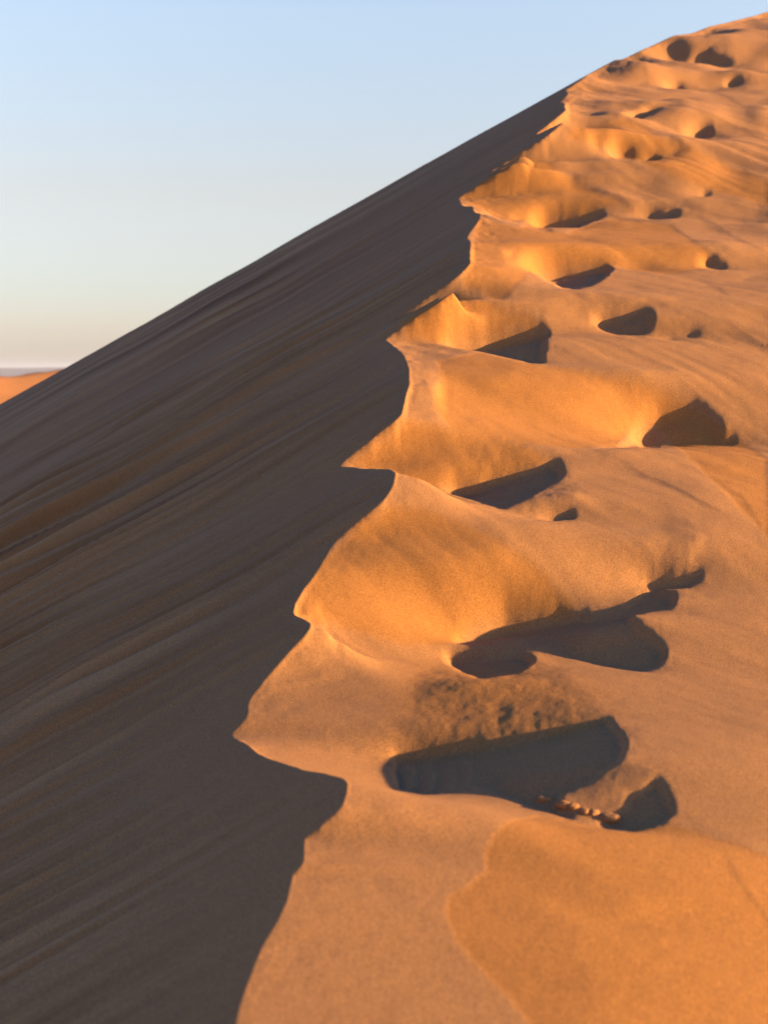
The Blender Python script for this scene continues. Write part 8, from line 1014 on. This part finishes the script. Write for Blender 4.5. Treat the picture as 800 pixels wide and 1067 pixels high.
# ------------------------------------------------------------------ sand
def sand_material(name, grain=1.0):
    t = NT(name)
    tc = t.n('TexCoord')
    pos = tc.outputs['Object']
    at = t.n('Attribute', attribute_name='loose_sand')
    big = t.n('TexNoise', ins={'Vector': pos, 'Scale': 3.0, 'Detail': 5.0, 'Roughness': .6})
    mid = t.n('TexNoise', ins={'Vector': pos, 'Scale': 60.0, 'Detail': 4.0, 'Roughness': .7})
    fine = t.n('TexNoise', ins={'Vector': pos, 'Scale': 760.0, 'Detail': 2.0, 'Roughness': .8})
    packed, loose = (.408, .178, .055, 1), (.425, .166, .035, 1)
    c = t.n('Mix', data_type='RGBA', ins={0: at.outputs['Fac'], 6: packed, 7: loose})
    r = t.n('MapRange', ins={'Value': big.outputs[0], 1: .3, 2: .7, 3: .95, 4: 1.05})
    r2 = t.n('MapRange', ins={'Value': mid.outputs[0], 1: .3, 2: .7, 3: .965, 4: 1.035})
    gr2 = t.n('TexNoise', ins={'Vector': pos, 'Scale': 380.0, 'Detail': 2.0, 'Roughness': .8})
    mixg = t.n('Math', operation='ADD', ins={0: fine.outputs[0], 1: gr2.outputs[0]})
    r3 = t.n('MapRange', ins={'Value': mixg.outputs[0], 1: .7, 2: 1.3, 3: 1 - .38 * grain, 4: 1 + .38 * grain})
    gs = t.n('Attribute', attribute_name='grain_and_shade')
    r4 = t.n('MapRange', ins={'Value': gs.outputs['Fac'], 1: -1.0, 2: 1.0, 3: .50, 4: 1.28})
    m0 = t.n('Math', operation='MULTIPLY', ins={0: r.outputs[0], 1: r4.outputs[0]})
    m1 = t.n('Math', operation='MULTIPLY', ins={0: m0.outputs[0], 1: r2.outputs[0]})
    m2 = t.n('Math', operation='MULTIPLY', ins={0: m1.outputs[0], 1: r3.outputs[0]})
    fac = t.n('MapRange', ins={'Value': gs.outputs['Fac'], 1: -.5, 2: .5, 3: 0.0, 4: 1.0})
    hue = t.n('Mix', data_type='RGBA', ins={0: fac.outputs[0], 6: (1.02, 1.0, .97, 1), 7: (.93, 1.02, 1.13, 1)})   # pale streaks tinted cooler, dark ones warmer: skylight on facets painted in
    cv = t.n('VectorMath', operation='MULTIPLY', ins={0: c.outputs[2], 1: hue.outputs[2]})
    hv = t.n('VectorMath', operation='SCALE', ins={0: cv.outputs[0], 'Scale': m2.outputs[0]})
    b1 = t.n('Bump', ins={'Strength': .35, 'Distance': .0025, 'Height': fine.outputs[0]})
    b2 = t.n('Bump', ins={'Strength': .10, 'Distance': .006, 'Height': mid.outputs[0], 'Normal': b1.outputs[0]})
    bs = t.n('BsdfPrincipled', ins={'Base Color': hv.outputs[0], 'Roughness': .9, 'Specular IOR Level': .15, 'Normal': b2.outputs[0]})
    out = t.n('OutputMaterial', ins={'Surface': bs.outputs[0]})
    return t.m
sand = sand_material('sand')

dune = bpy.data.objects.new('sand_dune', None)
col.objects.link(dune)
tag(dune, 'tall orange sand dune with a sharp crest, trodden sunlit side and shaded slip face', 'dune', kind='structure')
piece('windward_face', q[face_lab == 0], sand, dune)
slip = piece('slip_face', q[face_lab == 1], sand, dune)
slip['label'] = 'steep shaded slip face with straight sand flow lines'
FL = {
    'P1': 'large deep footprint nearest the camera, its floor in shadow with a crumbled lump',
    'P2': 'wide shadowed footprint just beyond the nearest one',
    'P2b': 'shallow shadowed scrape joined to the right of the second footprint',
    'P3': 'wedge-shaped shadowed footprint below the crest, third from the camera',
    'P4': 'triangular footprint under the pointed tip of the crest',
    'P5': 'dark leaf-shaped footprint above the broad round one',
    'P6': 'broad round footprint with a brown far wall and a shallow tail',
    'P7': 'footprint with a ragged dark shadow on the open right slope',
    'P8': 'long narrow footprint beside the crest',
    'P9': 'thin shadowed footprint right of the long narrow one',
    'P10': 'small notched footprint near the right edge',
    'F1': 'small round footprint high on the slope',
    'F1b': 'faint brown footprint beside the small round one',
    'F4': 'far footprint in the middle of the upper slope',
    'F5': 'shallow streaked footprint near the upper crest',
    'F6': 'tiny wedge footprint below the top of the dune',
    'F7': 'double footprint just under the skyline',
    'F9': 'tiny footprint at the upper right edge',
}
for kx, (nm, poly) in enumerate(PITS):
    m = face_lab == 2 + kx
    if m.any():
        o = piece('footprint', q[m], sand, dune)
        o['label'] = FL[nm]

# crumbled sand lying in the nearest footprint
def ground(x, y):
    d = (X - x) ** 2 + (Y - y) ** 2
    k = int(np.argmin(d))
    return float(Z.reshape(-1)[k])
def clod(name, seed, x, y, length, width, height, turn, label):
    """a lump of caked sand: a squashed ball with a broken, lumpy outline"""
    n, m = 28, 44
    rng = np.random.default_rng(seed)
    th, ph = np.meshgrid(np.linspace(0, math.pi, n), np.linspace(0, 2 * math.pi, m, endpoint=False), indexing='ij')
    px, py, pz = np.sin(th) * np.cos(ph), np.sin(th) * np.sin(ph), np.cos(th)
    r = 1 + .22 * fbm(px * 1.6 + 20 + seed, py * 1.6 + pz * 1.3 + 40, seed, 3) + .06 * fbm(px * 6 + 60, py * 6 + pz * 5 + 20, seed + 5, 2)
    pw = lambda v: np.sign(v) * np.abs(v) ** .8
    q3 = np.stack([pw(px) * r * length / 2, pw(py) * r * width / 2, pw(pz) * r * height / 2], -1)
    me = bpy.data.meshes.new(name)
    f = [(i * m + j, i * m + (j + 1) % m, (i + 1) * m + (j + 1) % m, (i + 1) * m + j) for i in range(n - 1) for j in range(m)]
    me.from_pydata(q3.reshape(-1, 3).tolist(), [], f)
    for p in me.polygons:
        p.use_smooth = True
    me.materials.append(sand)
    o = bpy.data.objects.new(name, me)
    col.objects.link(o)
    o.location = (x, y, ground(x, y) + height * -.05)
    o.rotation_euler = (0, 0, math.radians(turn))
    tag(o, label, 'sand clod', 'crumbled sand in the nearest footprint')
    return o
clod('sand_clod', 3, .174, 1.500, .020, .013, .008, -10, 'small oblong sand clod at the left end of the crumbs on the near lip')
for sx, sy, ln, wd, ht, tr in ((.190, 1.476, .015, .012, .009, -35), (.2005, 1.470, .012, .010, .008, 10), (.2105, 1.463, .014, .010, .009, -50), (.221, 1.460, .012, .011, .008, 25)):
    clod('sand_clod', int(ln * 1000 + sx * 100), sx, sy, ln, wd, ht, tr, 'sand crumb among the row of crumbs inside the closest footprint')
clod('sand_clod', 8, .236, 1.453, .024, .016, .010, -20, 'larger rounded sand clod at the right end of the crumbs in the closest footprint')


# ------------------------------------------------------------------ the desert beyond
def sheet(name, xs, ys, zf, mat):
    XX, YY = np.meshgrid(xs, ys)
    ZZ = zf(XX, YY)
    n, m = XX.shape
    me = bpy.data.meshes.new(name)
    i, j = np.meshgrid(np.arange(n - 1), np.arange(m - 1), indexing='ij')
    fq = np.stack([i * m + j, i * m + j + 1, (i + 1) * m + j + 1, (i + 1) * m + j], -1).reshape(-1, 4)
    me.from_pydata(np.stack([XX, YY, ZZ], -1).reshape(-1, 3).tolist(), [], fq.tolist())
    for p in me.polygons:
        p.use_smooth = True
    me.materials.append(mat)
    o = bpy.data.objects.new(name, me)
    col.objects.link(o)
    return o
def far_material(name, rgb, scale):
    t = NT(name)
    tc = t.n('TexCoord')
    nz = t.n('TexNoise', ins={'Vector': tc.outputs['Object'], 'Scale': scale, 'Detail': 6.0, 'Roughness': .6})
    r = t.n('MapRange', ins={'Value': nz.outputs[0], 1: .3, 2: .7, 3: .85, 4: 1.15})
    v = t.n('VectorMath', operation='SCALE', ins={0: rgb, 'Scale': r.outputs[0]})
    bs = t.n('BsdfPrincipled', ins={'Base Color': v.outputs[0], 'Roughness': .95, 'Specular IOR Level': .1})
    t.n('OutputMaterial', ins={'Surface': bs.outputs[0]})
    return t.m
far_sand = far_material('far_sand', (.40, .165, .05), .05)
rock = far_material('rock', (.22, .17, .14), .002)
gx = np.sign(np.linspace(-1, 1, 161)) * np.abs(np.linspace(-1, 1, 161)) ** 3 * 30000
def floor_z(x, y):
    r = np.hypot(x, y)
    return FLOOR + np.clip((r - 160) / 300, 0, 1) * np.clip(1 - r / 9000, 0, 1) * 3.5 * fbm(x * .006, y * .006, 101, 3)
o = sheet('desert_floor', gx, gx, floor_z, far_sand)
tag(o, 'wide flat desert plain far below the dune', 'desert', kind='structure')
# distant dune: its crest shows just above the horizon at the left edge
def dd(x, y):
    # crest runs from far left, rising to a rounded end on the right
    cx, cy = -52., 380.
    a = (x - cx) + .25 * (y - cy)
    b = ((y - cy) - .6 * (x - cx)) / 1.17
    crest = np.where(a < 0, 41.2 - .11 * np.clip(-a - 16, 0, 30), 41.2 * np.exp(-(np.maximum(a, 0) / 60) ** 2))
    prof = np.where(b < 0, np.clip(1 + b / (135 + 15 * fbm(x * .02, y * .02, 5, 2)), 0, 1) ** 1.25, np.clip(1 - b / 70, 0, 1) ** 1.2)
    return FLOOR - 1.0 + crest * prof + .5 * fbm(x * .05, y * .05, 9, 3) * prof
o = sheet('distant_dune', np.linspace(-420, 60, 220), np.linspace(120, 560, 240), dd, far_sand)
tag(o, 'low orange dune far off beyond the slip face at the left edge', 'dune', kind='structure')
def hz(x, y):
    r = (y - 11000) / 1500
    h = 84 + 22 * fbm(x * .0006, y * .0006, 201, 4)
    return FLOOR - 20 + np.clip(h, 0, 400) * np.exp(-r * r * 2) * np.clip((9000 - np.abs(x + 6000)) / 3000, 0, 1)
o = sheet('hills', np.linspace(-15000, 3000, 240), np.linspace(8800, 13200, 40), hz, rock)
tag(o, 'pale blue range of hills on the horizon', 'hills', kind='structure')

# desert air
hb = bpy.data.meshes.new('haze')
x0, x1, z0, z1 = -31000.0, 31000.0, float(min(-60.0, co[:, 2].min() - 1.5)), 130.0
hb.from_pydata([(x, y, z) for z in (z0, z1) for y in (x0, x1) for x in (x0, x1)], [],
               [(0, 2, 3, 1), (4, 5, 7, 6), (0, 1, 5, 4), (2, 6, 7, 3), (0, 4, 6, 2), (1, 3, 7, 5)])
ho = bpy.data.objects.new('haze', hb)
col.objects.link(ho)
tag(ho, 'thin pale haze over the desert', 'haze', kind='stuff')
t = NT('air')
pv = t.n('VolumePrincipled', ins={'Color': (.72, .80, .92, 1), 'Density': 4e-5, 'Anisotropy': .1})
t.n('OutputMaterial', ins={'Volume': pv.outputs[0]})
hb.materials.append(t.m)
